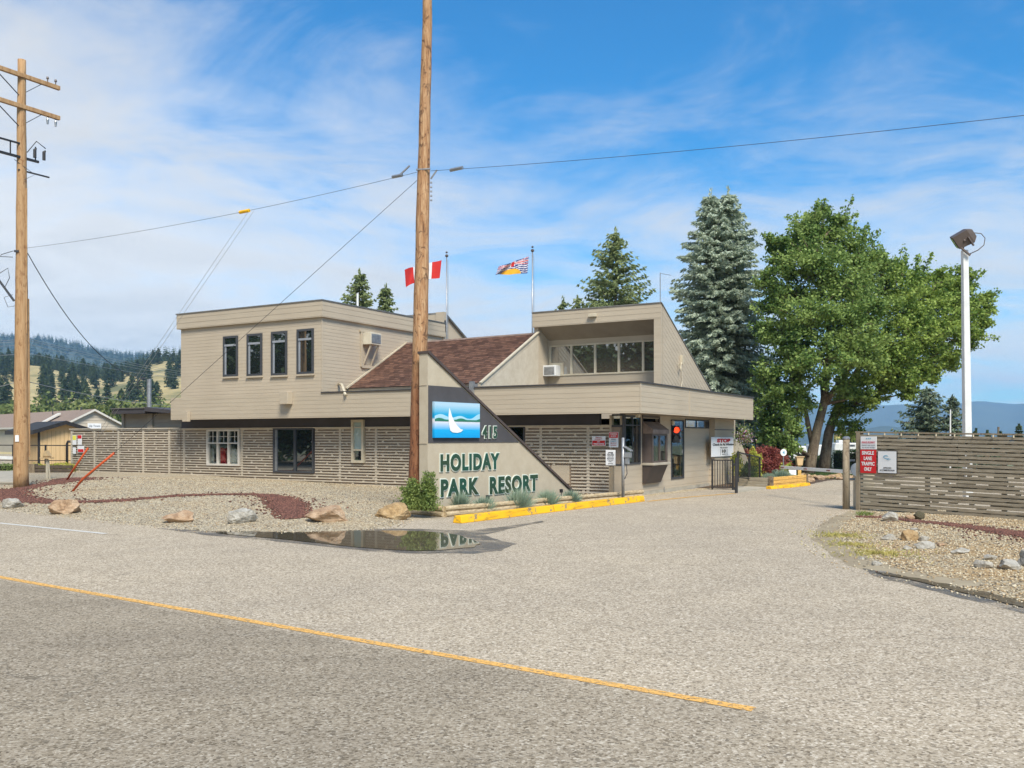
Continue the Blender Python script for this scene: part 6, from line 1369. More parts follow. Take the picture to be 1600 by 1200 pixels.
def tp(px, py, dz=0): return (pxd(px, TD+dz), dz, zy(py, TD+dz))
x0 = pxd(1268, TD); z0_ = -.02
def rel(l, x, z): return [(p[0]-x, p[1], p[2]-z) for p in l]
cA = [(1268, 356, 24, 0, .9), (1248, 380, 28, .5, 1), (1225, 412, 28, 0, 1), (1300, 372, 30, .8, 1.1), (1210, 378, 12, 0, .4), (1336, 392, 30, .5, 1.1), (1275, 412, 38, -1.2, 1.4), (1238, 456, 38, -.6, 1.4), (1208, 470, 20, 0, .7), (1310, 440, 44, -1.3, 1.6), (1352, 430, 30, .4, 1), (1370, 402, 14, .4, .4), (1265, 500, 42, -1.8, 1.7), (1218, 520, 32, -.5, 1.2), (1320, 505, 42, -2.0, 1.6), (1362, 482, 34, -.6, 1.2), (1232, 572, 38, -1, 1.4), (1285, 562, 38, -2.1, 1.3), (1342, 556, 34, -1.8, 1.2), (1210, 628, 30, -.8, 1.1), (1248, 622, 24, -1.2, .7), (1226, 676, 28, -1.2, .9), (1200, 672, 20, -.2, .7), (1322, 600, 18, -1.0, .4), (1346, 616, 12, -.5, .4), (1290, 330, 8, .3, .25), (1315, 343, 10, .6, .3), (1223, 700, 18, -.5, .6), (1198, 590, 18, .3, .6)]
cA += [(1272, 338, 7, 0, .22), (1262, 350, 8, 0, .25), (1196, 440, 10, 0, .3), (1195, 520, 12, 0, .4)]
broadleaf('maple_tree', x0, TD, z0_, [(rel([tp(1262, 746), tp(1268, 715), tp(1277, 670), tp(1287, 632), tp(1291, 600), tp(1296, 540), tp(1290, 470), tp(1275, 380)], x0, z0_), [.52, .40, .33, .30, .24, .2, .13, .04]), (rel([tp(1287, 632), tp(1308, 604, -.3), tp(1330, 570, -.6), tp(1345, 500, -.6)], x0, z0_), [.26, .22, .16, .05]), (rel([tp(1270, 700), tp(1258, 640, .3), tp(1250, 600, .3), tp(1235, 520, .3), tp(1230, 430, .3)], x0, z0_), [.2, .17, .15, .1, .03]), (rel([tp(1287, 632), tp(1284, 596, .6), tp(1300, 520, .8), tp(1330, 420, .8)], x0, z0_), [.18, .15, .1, .03])], cA, M['maple'], 'large dense maple nearest the office with forked pale trunks', per=2000, seed=5)
x1 = pxd(1300, TD+1); cB = [(1398, 436, 30, 1, 1), (1380, 412, 16, 1, .5), (1430, 452, 34, .5, 1.2), (1405, 486, 40, -.4, 1.5), (1452, 486, 36, 0, 1.3), (1482, 464, 28, .8, 1), (1505, 440, 16, .6, .5), (1494, 496, 30, .3, 1.1), (1520, 478, 18, .8, .6), (1536, 464, 10, .8, .3), (1536, 500, 12, .4, .35), (1428, 532, 38, -.9, 1.4), (1470, 528, 30, -.3, 1.1), (1384, 540, 38, -1.2, 1.4), (1512, 524, 18, .2, .6), (1360, 580, 30, -1.0, 1), (1402, 578, 26, -1.2, .9), (1436, 572, 20, -.6, .7), (1462, 566, 14, 0, .5), (1412, 600, 12, -.5, .4), (1382, 604, 18, -.6, .5), (1420, 612, 13, -.4, .4), (1452, 588, 14, 0, .4), (1486, 562, 13, .2, .4), (1360, 622, 14, -.4, .4), (1318, 640, 22, .5, .7), (1328, 668, 14, .5, .45), (1475, 440, 10, .5, .3), (1470, 428, 7, .5, .2), (1500, 424, 7, .5, .2), (1545, 484, 7, .5, .2), (1400, 418, 10, 1, .3), (1530, 520, 8, .5, .25), (1350, 530, 30, 1.5, 1.0), (1340, 470, 30, 2, 1.0)]
broadleaf('maple_tree', x1, TD+1, z0_, [(rel([tp(1297, 744, 1), tp(1301, 712, 1), tp(1306, 676, 1), tp(1318, 640, 1), tp(1338, 600, .7), tp(1362, 560, .4), tp(1400, 510, .3), tp(1460, 470, .5)], x1, z0_), [.50, .42, .36, .30, .24, .2, .14, .04]), (rel([tp(1318, 640, 1), tp(1330, 585, 1), tp(1352, 520, 1), tp(1385, 450, 1)], x1, z0_), [.22, .18, .12, .04]), (rel([tp(1362, 560, .4), tp(1410, 560, .2), tp(1460, 520, .3), tp(1510, 490, .5)], x1, z0_), [.15, .11, .07, .02])], cB, M['maple2'], 'wide lighter green maple leaning right towards the lamp post', per=2000, seed=6)
# ================================================================== garden bed and plants by the gate
p = at(1205, 742, 36); t = empty('red_maple_bush', (p.x, 37, .1), 0, 'dark red lace leaf maple bush behind the disc sign', 'bush')
g = np.random.default_rng(12); C = []; D = []
for k in range(150):
    v = g.normal(size=3); v /= np.linalg.norm(v); v[2] = abs(v[2]); c = v*[1.02, .8, 1.0]*g.uniform(.6, 1.05); m = 130; q = c + g.normal(size=(m, 3))*[.16, .16, .05] - np.array([0, 0, .0]); C.append(q); dd = np.tile(v*[1, 1, 0], (m, 1)) + g.normal(size=(m, 3))*.5; dd[:, 2] -= .5; D.append(dd)
C = np.concatenate(C); C[:, 2] += .18; foliage('leaves', C, np.concatenate(D), .10, .035, M['redmaple'], t); b = MB(); b.tube([(0, 0, -.1), (.05, 0, .5)], [.06, .04], 7)
for k in range(8): b.tube([(.05, 0, .4), (math.cos(k*.8)*.6, math.sin(k*.8)*.5, .9)], [.03, .01], 5)
b.build('stems', M['bark'], t)
shrub(at(1179, 748, 33.5), .75, 1.15, M['yshrub'], 'yellow green shrub between the railing and the red maple bush', n=1800, leaf=.055, stems=8)
shrub(at(1156, 748, 33), .7, .95, M['yshrub'], 'yellow green shrub close to the stop board wall', n=1300, leaf=.055, stems=7)
shrub(at(1168, 750, 32.5), .9, .6, M['hedge'], 'dark low shrub inside the black mesh railing', n=1800, leaf=.05, stems=8)
shrub(at(1227, 748, 34.5), .6, .62, M['yshrub'], 'yellow leaved shrub under the disc sign', n=1300, leaf=.05, stems=8)
grass_tuft(at(1202, 751.5, 33), .55, .30, M['fescue'], 'wide blue grass tuft at the left of the planter', n=900); grass_tuft(at(1223, 750.5, 33), .50, .40, M['fescue'], 'rounded blue grass tuft below the tip of the barrier arm', n=900)
shrub(at(1211, 749, 34.4), .4, .35, M['fescue'], 'small blue leaved plant between the two grass tufts', n=500, leaf=.05, stems=6)
t = empty('hanging_basket', at(1163, 690, 32.5), 0, 'hanging basket of purple and white flowers at the corner of the fascia', 'flower basket'); b = MB(); b.tube([(0, 0, 0), (0, 0, .16)], [.10, .2], 12); b.tube([(0, 0, .15), (0, 0, .75)], .008, 4); b.build('basket', M['bark'], t); P_ = g.normal(size=(420, 3))*[.13, .13, .12] + [0, 0, .16]; foliage('flowers', P_, g.normal(size=(420, 3)), .06, .05, M['flower'], t); P_ = g.normal(size=(700, 3))*[.15, .15, .16] + [0, 0, .2]; foliage('leaves', P_, g.normal(size=(700, 3)), .07, .035, M['shrub'], t)
# second sloping tan wall behind the office corner
PW = Plane(at(1149, 745, 34), (.609, .793, 0), (.793, -.609, 0)); t = empty('sloping_wall', PW.p(0, 0), math.atan2(.793, .609), 'small sloping tan wall between the stop board and the red bush', 'wall'); b = MB(); zt1 = PW.uz(1152, 686)[1]; ue = PW.uz(1172, 728)[0]; b.prism([(0, 0, 0), (ue, 0, 0), (ue, 0, PW.uz(1172, 728)[1]), (PW.uz(1156, 687)[0], 0, zt1), (0, 0, zt1)], (0, .2, 0)); b.build('wall_body', M['stucco'], t)
# timber planter with yellow kerb
a, c, e = gnd(1150, 762), gnd(1206, 764), gnd(1265, 758); 
def timber_run(a, c, label, mat, n=3, h=.36):
    a, c = Vector(a).to_2d(), Vector(c).to_2d(); l = (c-a).length; t = empty('planter_edge', (a.x, a.y, 0), math.atan2((c-a).y, (c-a).x), label, 'planter'); 
    for k in range(n): b = MB(); b.box(0, l, 0, .09, .02+k*h/n, .02+(k+1)*h/n-.012); b.build('timber', mat, t, bevel=.006)
    b = MB(); b.box(l-.05, l+.05, -.04, .10, 0, h+.05); b.box(-.05, .04, -.04, .10, 0, h+.05); b.build('corner_post', M['bark'], t)
timber_run(a + Vector((0, .12, 0)), c + Vector((0, .1, 0)), 'dark grey timber edge of the garden bed beside the ramp', M['grey_wood'])
timber_run(c + Vector((.05, .32, 0)), e + Vector((0, .32, 0)), 'orange stained timber planter behind the small yellow kerb', M['timber'])
kerb(gnd(1206, 764.5), gnd(1236, 762), 'short yellow kerb stone at the planter, left piece', h=.10, group='yellow kerb stones at the planter'); kerb(gnd(1237, 762), gnd(1267, 758.5), 'short yellow kerb stone at the planter, right piece', h=.10, group='yellow kerb stones at the planter')
b_ = at(1224, 735, 33.8); t = empty('disc_sign', (b_.x, 33.8, .3), 0, 'round pale blue disc sign on a thin post in the planter', 'sign'); b = MB(); b.tube([(0, 0, 0), (0, 0, zy(707, 33.8)-.3)], .018, 6); b.build('stake', M['galv'], t); b = MB(); zc = zy(707, 33.8)-.3; b.prism([(math.cos(k/20*6.283)*.115, -.03, zc + math.sin(k/20*6.283)*.13) for k in range(20)], (0, .015, 0)); b.build('disc', M['paperw'], t); b = MB(); fit_text(b, '4', LO, LU, LN, -.045, .045, zc-.07, zc+.07, .03, .003, lift=.031); b.build('lettering', M['inkblue'], t)
t = empty('parcel_post', (pxd(1249, 34), 34, .2), 0, 'wooden post with orange painted box behind the barrier arm', 'post'); b = MB(); b.box(-.06, .06, -.03, .03, 0, zy(727, 34)-.2); b.build('post_body', M['timber'], t); b = MB(); z_ = zy(727, 34)-.2; b.prism([(-.09, -.1, z_), (.09, -.1, z_), (.13, -.1, z_+.30), (-.13, -.1, z_+.30)], (0, .2, 0)); b.box(-.15, .15, -.13, .13, z_+.30, z_+.33); b.build('box', M['tanwall'], t)
t = empty('small_notice', (pxd(1239, 33.2), 33.2, .38), 0, 'small tilted white notice at the front of the planter', 'sign'); b = MB(); b.add([(-.12, -.02, .02), (.11, -.02, .0), (.13, .05, .17), (-.14, .05, .18), (-.12, -.0, .02), (.11, -.0, .0), (.13, .07, .17), (-.14, .07, .18)], [(0,1,2,3), (7,6,5,4), (0,4,5,1), (3,2,6,7), (1,5,6,2), (0,3,7,4)]); b.build('panel', M['paperw'], t); b = MB(); b.box(-.01, .01, .01, .03, -.1, .05); b.build('stake', M['galv'], t)
# trimmed hedge and rough edge stones beyond the gate
def hedge(name, x0, x1, d, zb, zt, dep, label, n=5000, mat=None, leaf=.07):
    t = empty(name, ((x0+x1)/2, d, zb), 0, label, 'hedge'); L_ = x1-x0; h = zt-zb
    P_ = rng.uniform(-.5, .5, (n, 3)); ax_ = rng.integers(0, 3, n); sgn = rng.choice([-.5, .5], n)
    for k in range(3): P_[ax_ == k, k] = sgn[ax_ == k]*rng.uniform(.86, 1.03, (ax_ == k).sum())
    P_ = P_*[L_, dep, h] + [0, 0, h/2] + rng.normal(0, .025, (n, 3)) + np.stack([np.zeros(n), np.zeros(n), .05*np.sin(P_[:, 0]*L_*5)], 1)
    foliage('leaves', P_, rng.normal(size=(n, 3)), leaf, leaf*.6, mat or M['hedge'], t); b = MB(); b.box(-L_*.47, L_*.47, -dep*.4, dep*.4, 0, h*.92); b.build('twig_mass', S('hedge twigs', (44, 48, 30), (34, 38, 26), 8, 1), t)
hedge('hedge', pxd(1306, 52), pxd(1345, 52), 52, -.9, zy(704, 52), 1.2, 'trimmed green hedge before the white trailer seen left of the fence post')
hedge('hedge', pxd(1180, 53), pxd(1262, 53), 53, -.9, zy(716, 53), 1.2, 'dark hedge in the shade behind the barrier arm', n=7000); hedge('hedge', pxd(1272, 54), pxd(1296, 54), 54, -.9, zy(712, 54), 1.2, 'dark hedge piece between the two maple trunks', n=2500)
for i in range(16):
    px = 1256 + i*5.6 + random.uniform(-2, 2); 
    if 1290 < px < 1304: py = 748
    else: py = 750 + random.uniform(-5, 4)
    o = boulder(px, py, random.uniform(.3, .6), random.uniform(.1, .2), M['rock_o' if i % 3 else 'rock_y'], None, 'edging rocks under the maples', seed=50+i)
    tag(o, 'tan edging rock in the row of rocks under the two maples', 'rock')
def litter(name, px0, px1, d0, d1, n, mat, label):
    x = rng.uniform(0, 1, n); d = rng.uniform(d0, d1, n); X = pxd(px0 + (px1-px0)*x, d); Z = np.maximum(gz(X, d), 0) + .03; P_ = np.stack([X, d, Z], 1); dd = rng.normal(size=(n, 3)); dd[:, 2] = np.abs(dd[:, 2])+.6
    o = foliage(name, P_, dd, .10, .02, mat, None); tag(o, label, 'grass', kind='stuff')
litter('grass', 1240, 1335, 38, 50, 9000, M['hedge'], 'thin dark grass under the two maples'); 
# ================================================================== trailers and far buildings on the lower ground
def trailer(px0, px1, ytop, d, label, z=-1.6, col=None, van=False):
    x0, x1 = pxd(px0, d), pxd(px1, d); w = x1-x0; h = zy(ytop, d)-z; t = empty('camper_trailer', (x0, d, z), 0, label, 'trailer', None); mt = col or M['white']
    b = MB(); b.prism([(0, 0, .45), (w, 0, .45), (w, 0, h*.80), (w*.93, 0, h), (w*.04, 0, h), (0, 0, h*.86)], (0, 2.3, 0)); b.build('body', mt, t, bevel=.08)
    b = MB(); b.prism([(w*.05, -.006, h*.5), (w*.5, -.006, h*.62), (w*.95, -.006, h*.74), (w*.95, -.006, h*.70), (w*.5, -.006, h*.57), (w*.05, -.006, h*.46)], (0, .02, 0)); b.build('stripe', M['inkgrey'], t)
    for (a, c) in ((.12, .26), (.45, .6), (.72, .84)): b = MB(); b.box(w*a, w*c, -.012, .02, h*.60, h*.80); b.build('window', M['glass'], t, bevel=.01)
    for q in (.35, .5): b = MB(); b.prism([(w*q + math.cos(k/12*6.283)*.33, -.02, .33 + math.sin(k/12*6.283)*.33) for k in range(12)], (0, .2, 0)); b.build('wheel', M['black'], t)
    b = MB(); b.box(w*.3, w*.55, .8, 1.5, h, h+.22); b.build('roof_unit', mt, t, bevel=.03); return t
trailer(1304, 1345, 692, 72, 'white camper trailer with grey stripe left of the fence post'); trailer(1232, 1262, 697, 74, 'white camper trailer left of the nearer maple trunk'); trailer(1272, 1296, 695, 76, 'grey white camper trailer between the maple trunks')
def small_house(name, px0, px1, ytop, ybot, d, mats, label):
    x0, x1 = pxd(px0, d), pxd(px1, d); z0, z1 = zy(ybot, d), zy(ytop, d); t = empty(name, (x0, d, z0), 0, label, 'building'); w, h = x1-x0, z1-z0
    b = MB(); b.box(0, w, 0, w*.7, 0, h*.65); b.build('wall', mats[0], t); b = MB(); b.prism([(-w*.06, -.2, h*.62), (w*1.06, -.2, h*.62), (w*.5, -.2, h)], (0, w*.75, 0)); b.build('roof', mats[1], t)
    for q in (.2, .6): b = MB(); b.box(w*q, w*(q+.15), -.05, .02, h*.2, h*.45); b.build('window', M['glass'], t)
small_house('house', 1306, 1320, 671, 695, 150, (S('yellow house wall', (208, 186, 110), None, 2, .8), M['brownroof']), 'small yellow house between the right maple trunk and the camper')
for i, (px, yt, lb) in enumerate([(1326, 677, 'grey brown far tree above the camper trailer'), (1335, 680, 'lower far tree next to the round wooden post'), (1316, 684, 'small far bush between the maple trunk and the yellow house')]):
    d = 105; broadleaf('round_tree', pxd(px, d), d, -3, [([(0, 0, 0), (0, 0, 2)], [.2, .1])], [(px, yt+8, 8, 0, .5), (px+3, yt+16, 7, 0, .4)], M['bush'], lb, leaf=.4, per=500, seed=70+i)
# thin white mast near the rounded spruce
b = MB(); b.tube([at(1485, 640, 30), at(1484.5, 684, 30) - Vector((0, 0, 2))], [.02, .03], 6); tag(b.build('flag_mast', M['white'], None), 'thin white mast in front of the rounded blue spruce', 'mast')
b = MB(); b.tube([at(1560, 667, 120), at(1560, 690, 120) - Vector((0, 0, 3))], .14, 6); tag(b.build('distant_pole', M['bark'], None), 'short dark pole on the low ground at the far right', 'pole')

# ================================================================== left background buildings
def gable_house(name, A, U, w, l, z0, ze, zr_, over, mw, mroof, mtrim, label, cat='building', trim=.16, gable_mat=None):
    U = Vector((*U, 0)).normalized(); t = empty(name, (A[0], A[1], z0), math.atan2(U.y, U.x), label, cat); ze -= z0; zr_ -= z0
    b = MB(); b.prism([(0, 0, 0), (w, 0, 0), (w, 0, ze), (w/2, 0, zr_), (0, 0, ze)], (0, l, 0)); b.build('wall', mw, t)
    s_ = (zr_-ze)/(w/2); o_ = over; e = ze - s_*o_
    b = MB()
    b.prism([(-o_, -o_, e+.02), (w/2, -o_, zr_+.02), (w/2, -o_, zr_+.12), (-o_, -o_, e+.12)], (0, l+2*o_, 0)); b.prism([(w+o_, -o_, e+.02), (w/2, -o_, zr_+.02), (w/2, -o_, zr_+.12), (w+o_, -o_, e+.12)], (0, l+2*o_, 0)); b.build('roof', mroof, t)
    b = MB(); b.prism([(-o_-.02, -o_-.04, e-trim*.5), (w/2, -o_-.04, zr_-trim*.5), (w/2, -o_-.04, zr_+.13), (-o_-.02, -o_-.04, e+.13)], (0, .035, 0)); b.prism([(w+o_+.02, -o_-.04, e-trim*.5), (w/2, -o_-.04, zr_-trim*.5), (w/2, -o_-.04, zr_+.13), (w+o_+.02, -o_-.04, e+.13)], (0, .035, 0)); b.box(-o_-.03, -o_+.0, -o_, l+o_, e-.08, e+.12); b.build('trim', mtrim, t); return t, w, l, ze, zr_
M['lapbeige'] = siding_mat('beige lap siding', (190, 178, 160), (182, 170, 152), (172, 160, 142))
t, w, l, ze, zr_ = gable_house('house', (pxd(97, 90), 90), (.70, .71), 6.0, 30, .2, zy(665, 90), zy(640, 90), .35, M['lapbeige'], M['brownroof'], M['wframe'], 'beige house with brown roof and white gable trim behind the tan hut')
b = MB(); lap(b, (0, 0, 0), (1, 0, 0), (0, 0, 1), (0, -1, 0), 0, w, 0, zr_, .30, .03); o = b.build('gable_boards', M['lapbeige'], t); s_ = (zr_-ze)/(w/2); nrm = Vector((-s_, 0, 1)).normalized(); clip_obj(o, [((0, 0, ze), nrm), ((w, 0, ze), Vector((s_, 0, 1)).normalized())])
b = MB(); b.box(w*.40, w*.62, -.10, -.03, ze-.35, ze+.25); sg_ = b.build('name_board', M['paperw'], t); b = MB(); fit_text(b, 'Up Town', LO, LU, LN, w*.42, w*.60, ze-.15, ze+.1, .02, .01, lift=.105); b.build('lettering', M['inkgrey'], sg_)
for a_, c_ in ((.40, .50), (.52, .62)): b = MB(); b.box(w*a_-.05, w*c_+.05, -.07, -.03, ze-1.0, ze-.42); f_ = b.build('window', M['wframe'], t); b = MB(); b.box(w*a_, w*c_, -.08, -.071, ze-.95, ze-.47); b.build('pane', M['glass'], f_)
b = MB(); b.box(w*.68, w*.86, -.10, -.03, ze-.66, ze-.40); b.build('name_board', S('yellow board', (216, 170, 70), None, 2, .7), t)
b = MB(); b.prism([(1.7, 5.2, zr_-.35), (.0, 5.2, ze+.25), (.0, 5.2, ze+.40), (1.7, 5.2, zr_-.18)], (0, .9, 0)); b.build('skylight', M['wframe'], t)
b = MB(); b.tube([(2.9, 3, zr_), (2.9, 3, zr_+.4)], .08, 6); b.build('vent_pipe', M['dframe'], t); b = MB(); b.tube([(2.2, 9, zr_-.4), (2.2, 9, zr_+.3)], .05, 6); b.build('vent_pipe', M['dframe'], t)
t, w, l, ze, zr_ = gable_house('hut', (pxd(60, 45), 45), (.70, .71), 2.35, 3.6, .1, zy(673, 45), zy(661, 45), .32, M['tanwall'], M['blackroof'], M['black'], 'tan board hut with black shingle roof at the left', trim=.12)
b = MB(); b.box(-.04, .06, -.05, 0, 0, ze); b.build('corner_trim', M['black'], t); b = MB(); 
for k in range(11): b.box(.2+k*.2, .212+k*.2, -.006, 0, 0, ze)
for k in range(18): b.box(-.006, 0, .2+k*.2, .212+k*.2, 0, ze)
b.build('board_joints', S('joint brown', (150, 124, 86), None, 2, .8), t)
b = MB(); b.box(-.07, -.02, l-.75, l-.15, ze-.75, ze-.25); f_ = b.build('window', M['wframe'], t); b = MB(); b.box(-.08, -.071, l-.66, l-.24, ze-.66, ze-.34); b.build('pane', M['glass'], f_)
b = MB(); b.tube([at(112, 690, 44) - t.location, at(106, 690, 44) - t.location, at(104.5, 694, 44) - t.location, at(104.5, 726, 44) - t.location], .06, 8)
pp = b.build('black_pipe', M['black'], None, smooth=True); pp.location = t.location; tag(pp, 'black bent pipe standing beside the left fence end', 'pipe')
# low shed directly left of the office
XS = LF(193, 660, 1.2)[0]; XS2 = X0 - .05
t = empty('shed', (CB.x, CB.y, 0), RZ, 'low tan shed with dark flat roof between the fence and the office', 'shed')
b = MB(); b.box(XS, XS2, 1.2, 6, .1, 2.72); b.build('wall', M['siding'], t); b = MB(); lap(b, (0, 1.2, 0), (1, 0, 0), (0, 0, 1), (0, -1, 0), XS, XS2, 1.8, 2.72, .18, .02); b.build('siding', M['siding'], t)
xm = LF(237, 650, 1.2)[0]; b = MB(); b.box(xm-.15, xm+.15, 1.10, 1.19, 1.8, 2.72); b.build('corner_trim', M['siding2'], t); b = MB(); b.box(XS-.02, XS+.12, 1.12, 1.19, 1.8, 2.72); b.build('corner_trim', M['siding2'], t)
xa = LF(178, 640, .8)[0]; b = MB(); b.box(xa, xm+.2, .7, 6.3, 2.72, 2.92); b.prism([(xm+.2, .7, 2.98), (XS2, .7, 2.70), (XS2, .7, 2.60), (xm+.2, .7, 2.80)], (0, 5.6, 0)); b.build('roof', M['char'], t); b = MB(); b.box(xa-.02, xm+.22, .66, 6.3, 2.921, 2.96); b.build('roof_edge', M['capgrey'], t)
# planter box, hedge, bird table near the left pole
t = empty('planter_box', at(50, 745, 37.5), 0, 'dark timber planter box at the left fence end', 'planter'); t.location.z = .2; 
w = pxd(112, 37.5)-pxd(50, 37.5)
for k in range(3): b = MB(); b.box(.1, w, 0, .1, k*.14, k*.14+.12); b.build('timber', S('old sleeper', (92, 80, 66), (72, 62, 52), 5, .9, bs=.3), t)
b = MB(); b.box(-.1, .12, -.05, .3, 0, .45); b.build('corner_post', M['bark'], t)
hedge('hedge', pxd(57, 38), pxd(112, 38), 38, .35, zy(726, 38), .6, 'low bright green hedge in the dark planter box', n=2600, mat=M['yshrub'], leaf=.06); hedge('hedge', pxd(-30, 38), pxd(21, 38), 38, .25, zy(727, 38), .6, 'low green hedge left of the tall left pole', n=2200, mat=M['shrub'], leaf=.06)
t = empty('bird_table', (*G(73.5, 748).to_2d(), gz1(G(73.5, 748).x, G(73.5, 748).y)), 0, 'small wooden bird table standing before the planter box', 'bird table'); dB = t.location.y
b = MB(); b.tube([(0, 0, 0), (0, 0, .7)], .045, 8); b.tube([(.09, .02, 0), (.05, 0, .66)], .025, 6); b.build('post_body', M['cframe'], t); b = MB(); b.box(-.18, .18, -.14, .14, .70, .74); b.prism([(-.12, -.12, .78), (.12, -.12, .78), (0, -.12, .98)], (0, .24, 0)); b.box(-.09, .09, -.09, .09, .74, .78); b.build('tray', M['tanwall'], t)

# ================================================================== left hillside trees: individuals on the dry slope, forest masses above
proto = []
def tree_mesh(kind, sd_):
    if kind == 'pine':
        C, D, Ln, Wd, _ = conifer_mesh(12, 2.9, sd_, whorl=.9, nb=8, step=.75, leaf=1.1, wd=.55, droop=.15, prof=lambda f: np.interp(f, [0, .3, .7, 1], [.8, 1, .62, .06]), dens=.8)
    else:
        g = np.random.default_rng(sd_); C = []; n = 26
        c = g.normal(size=(n, 3))*[1.9, 1.9, 1.3] + [0, 0, 4.0]; C = np.repeat(c, 42, 0) + g.normal(size=(n*42, 3))*.75; D = g.normal(size=C.shape); Ln = g.uniform(.6, 1.1, len(C)); Wd = Ln*.6
    v, f = leafquads(C, D, Ln, Wd); me = bpy.data.meshes.new('crown'); me.from_pydata(v.tolist(), [], f.tolist()); me.materials.append(M['fir'] if kind == 'pine' else M['bush']); me.update()
    b = MB(); b.tube([(0, 0, -1), (0, 0, 9 if kind == 'pine' else 3)], [.35, .12], 6); o = b.build('trunk', M['bark'], None); tm = o.data; bpy.data.objects.remove(o); return me, tm
PM = [tree_mesh('pine', 80+i) for i in range(5)]; BM_ = [tree_mesh('bush', 90+i) for i in range(4)]
hv = hill1.data; 
def hill_z(x, y):
    px = x/y*F_PX + 800; return float(near_hill(np.array([px]), np.array([y]), None, None)[0])
def put(kind, px, d, s_, label, group):
    x = pxd(px, d); z = hill_z(x, d); me, tm = random.choice(PM if kind == 'pine' else BM_); o = empty('pine_tree' if kind == 'pine' else 'broadleaf_tree', (x, d, z-.3), random.uniform(0, 6.28), label, 'tree', group); o.scale = (s_*random.uniform(.85, 1.2), s_*random.uniform(.85, 1.2), s_)
    for nm, m_ in (('crown', me), ('trunk', tm)): c = bpy.data.objects.new(nm, m_); COL.objects.link(c); c.parent = o
random.seed(21); cnt = 0
# pines thinning out over the dry grass, seen between the left edge and the office
while cnt < 135:
    px = random.uniform(-60, 330); d = 330*(1.0 + random.random()**.8*1.15); w_ = math.sin(px*.045)*math.cos(d*.02)
    if w_ < -.45: continue
    put('pine', px, d, random.uniform(.7, 1.15), 'dark pine scattered on the dry grassy hillside at the left', 'pines on the dry hillside'); cnt += 1
for k in range(46):
    px = -60 + k*8.6 + random.uniform(-4, 4); put('bush', px, random.uniform(225, 262), random.uniform(.9, 1.45), 'bright green broadleaf tree in the belt at the foot of the left hill', 'broadleaf trees at the foot of the hill')
# dense forest mass on the upper slope and along the ridge
def forest(name, n, pxr, dr, hfun, size, mat, label, seed=3):
    g = np.random.default_rng(seed); C = []; D = []; Ln = []; Wd = []
    px = g.uniform(*pxr, n); d = g.uniform(*dr, n); x = (px-800)/F_PX*d; z = hfun(px, d, x, d)
    for j in range(9):
        f = j/9; h = size*g.uniform(.75, 1.2, n) if j == 0 else h; rad = size*.22*(1-f); m = 5
        a = g.uniform(0, 6.28, (n, m)); r_ = rad*g.uniform(.2, 1, (n, m)); P_ = np.stack([x[:, None]+np.cos(a)*r_, d[:, None]+np.sin(a)*r_, np.broadcast_to((z + h*(f*.92+.06))[:, None], a.shape)], -1).reshape(-1, 3)
        C.append(P_); dd = np.stack([np.cos(a), np.sin(a), np.full(a.shape, -.3 + f)], -1).reshape(-1, 3); D.append(dd); Ln.append(np.full(len(P_), size*.22*(1.15-f))); Wd.append(np.full(len(P_), size*.12*(1.2-f)))
    o = foliage(name, *map(np.concatenate, (C, D, Ln, Wd)), mat, None); tag(o, label, 'forest', kind='stuff')
forest('forest', 2000, (-120, 420), (720, 960), near_hill, 12, M['fir'], 'dense pine forest covering the upper part of the left hillside')
forest('forest', 2600, (-150, 500), (1700, 2680), far_hill, 20, M['fir'], 'distant forest along the long blue ridge at the left', 5)
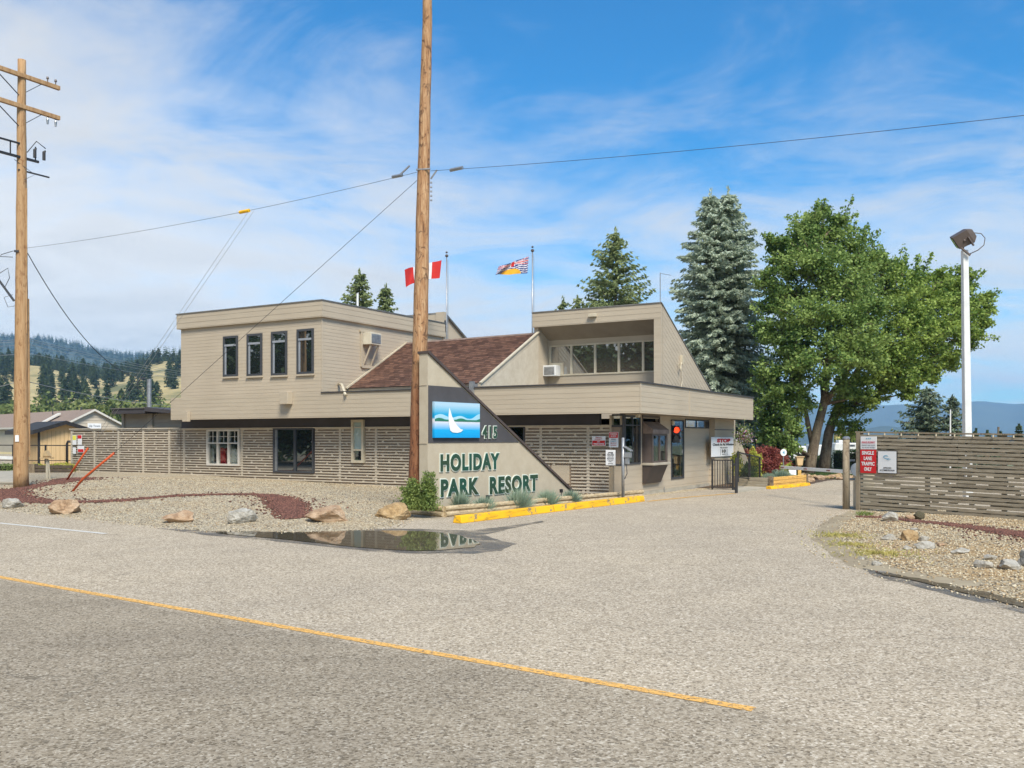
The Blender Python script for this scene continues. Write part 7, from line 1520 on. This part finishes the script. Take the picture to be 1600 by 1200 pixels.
# treeline across the road behind the viewer: only seen mirrored in the panes
g = np.random.default_rng(77)
def fine_crown(sd_):
    g = np.random.default_rng(sd_); c = g.normal(size=(34, 3))*[1.9, 1.9, 1.8] + [0, 0, 4.2]; C = np.repeat(c, 300, 0) + g.normal(size=(34*300, 3))*.6; v, f = leafquads(C, g.normal(size=C.shape), g.uniform(.26, .42, len(C)), .22)
    me = bpy.data.meshes.new('crown'); me.from_pydata(v.tolist(), [], f.tolist()); me.materials.append(M['hedge']); me.update(); return me
FC = [fine_crown(5), fine_crown(6)]
for i in range(20):
    s0 = 22 + i*6; x = -4 - .819*s0 + g.uniform(-2, 2); y = -2 + .574*s0 + g.uniform(-2, 2)
    if i > 14: x, y = [(33, 40), (39, 46), (45, 43), (34, 32), (52, 52)][i-15]  # right-hand trees are added out of view to darken the mirrored sky
    me, tm = FC[i % 2], BM_[0][1]; s_ = 1.25
    o = empty('broadleaf_tree', (x, y, 0), i*.7, 'tree across the road, mirrored in the panes' if i <= 14 else 'tree beyond the right edge, mirrored in the driveway panes', 'tree', 'trees across the road' if i <= 14 else 'trees beyond the right edge'); o.scale = (s_*1.2, s_*1.2, s_)
    for nm, m_ in (('crown', me), ('trunk', tm)): c = bpy.data.objects.new(nm, m_); COL.objects.link(c); c.parent = o
# ================================================================== haze
b = MB(); b.box(-6600, 6600, -120, 6400, -60, 420); hz_ = b.build('haze', [], None) if False else None
me = bpy.data.meshes.new('haze'); bm = bmesh.new(); bmesh.ops.create_cube(bm, size=1)
for v in bm.verts: v.co = Vector((v.co.x*13600, v.co.y*6700 + 3150, v.co.z*480 + 180))
bm.to_mesh(me); bm.free()
hm = bpy.data.materials.new('pale air'); hm.use_nodes = True; t = hm.node_tree; t.nodes.clear(); vo = t.nodes.new('ShaderNodeVolumePrincipled'); vo.inputs['Color'].default_value = (.34, .62, 1.0, 1); vo.inputs['Density'].default_value = .00014; vo.inputs['Anisotropy'].default_value = .1; out = t.nodes.new('ShaderNodeOutputMaterial'); t.links.new(vo.outputs[0], out.inputs['Volume'])
me.materials.append(hm); hz_ = bpy.data.objects.new('haze', me); COL.objects.link(hz_); tag(hz_, 'thin pale air over the whole valley', 'haze', kind='stuff')
sc.cycles.volume_bounces = 1
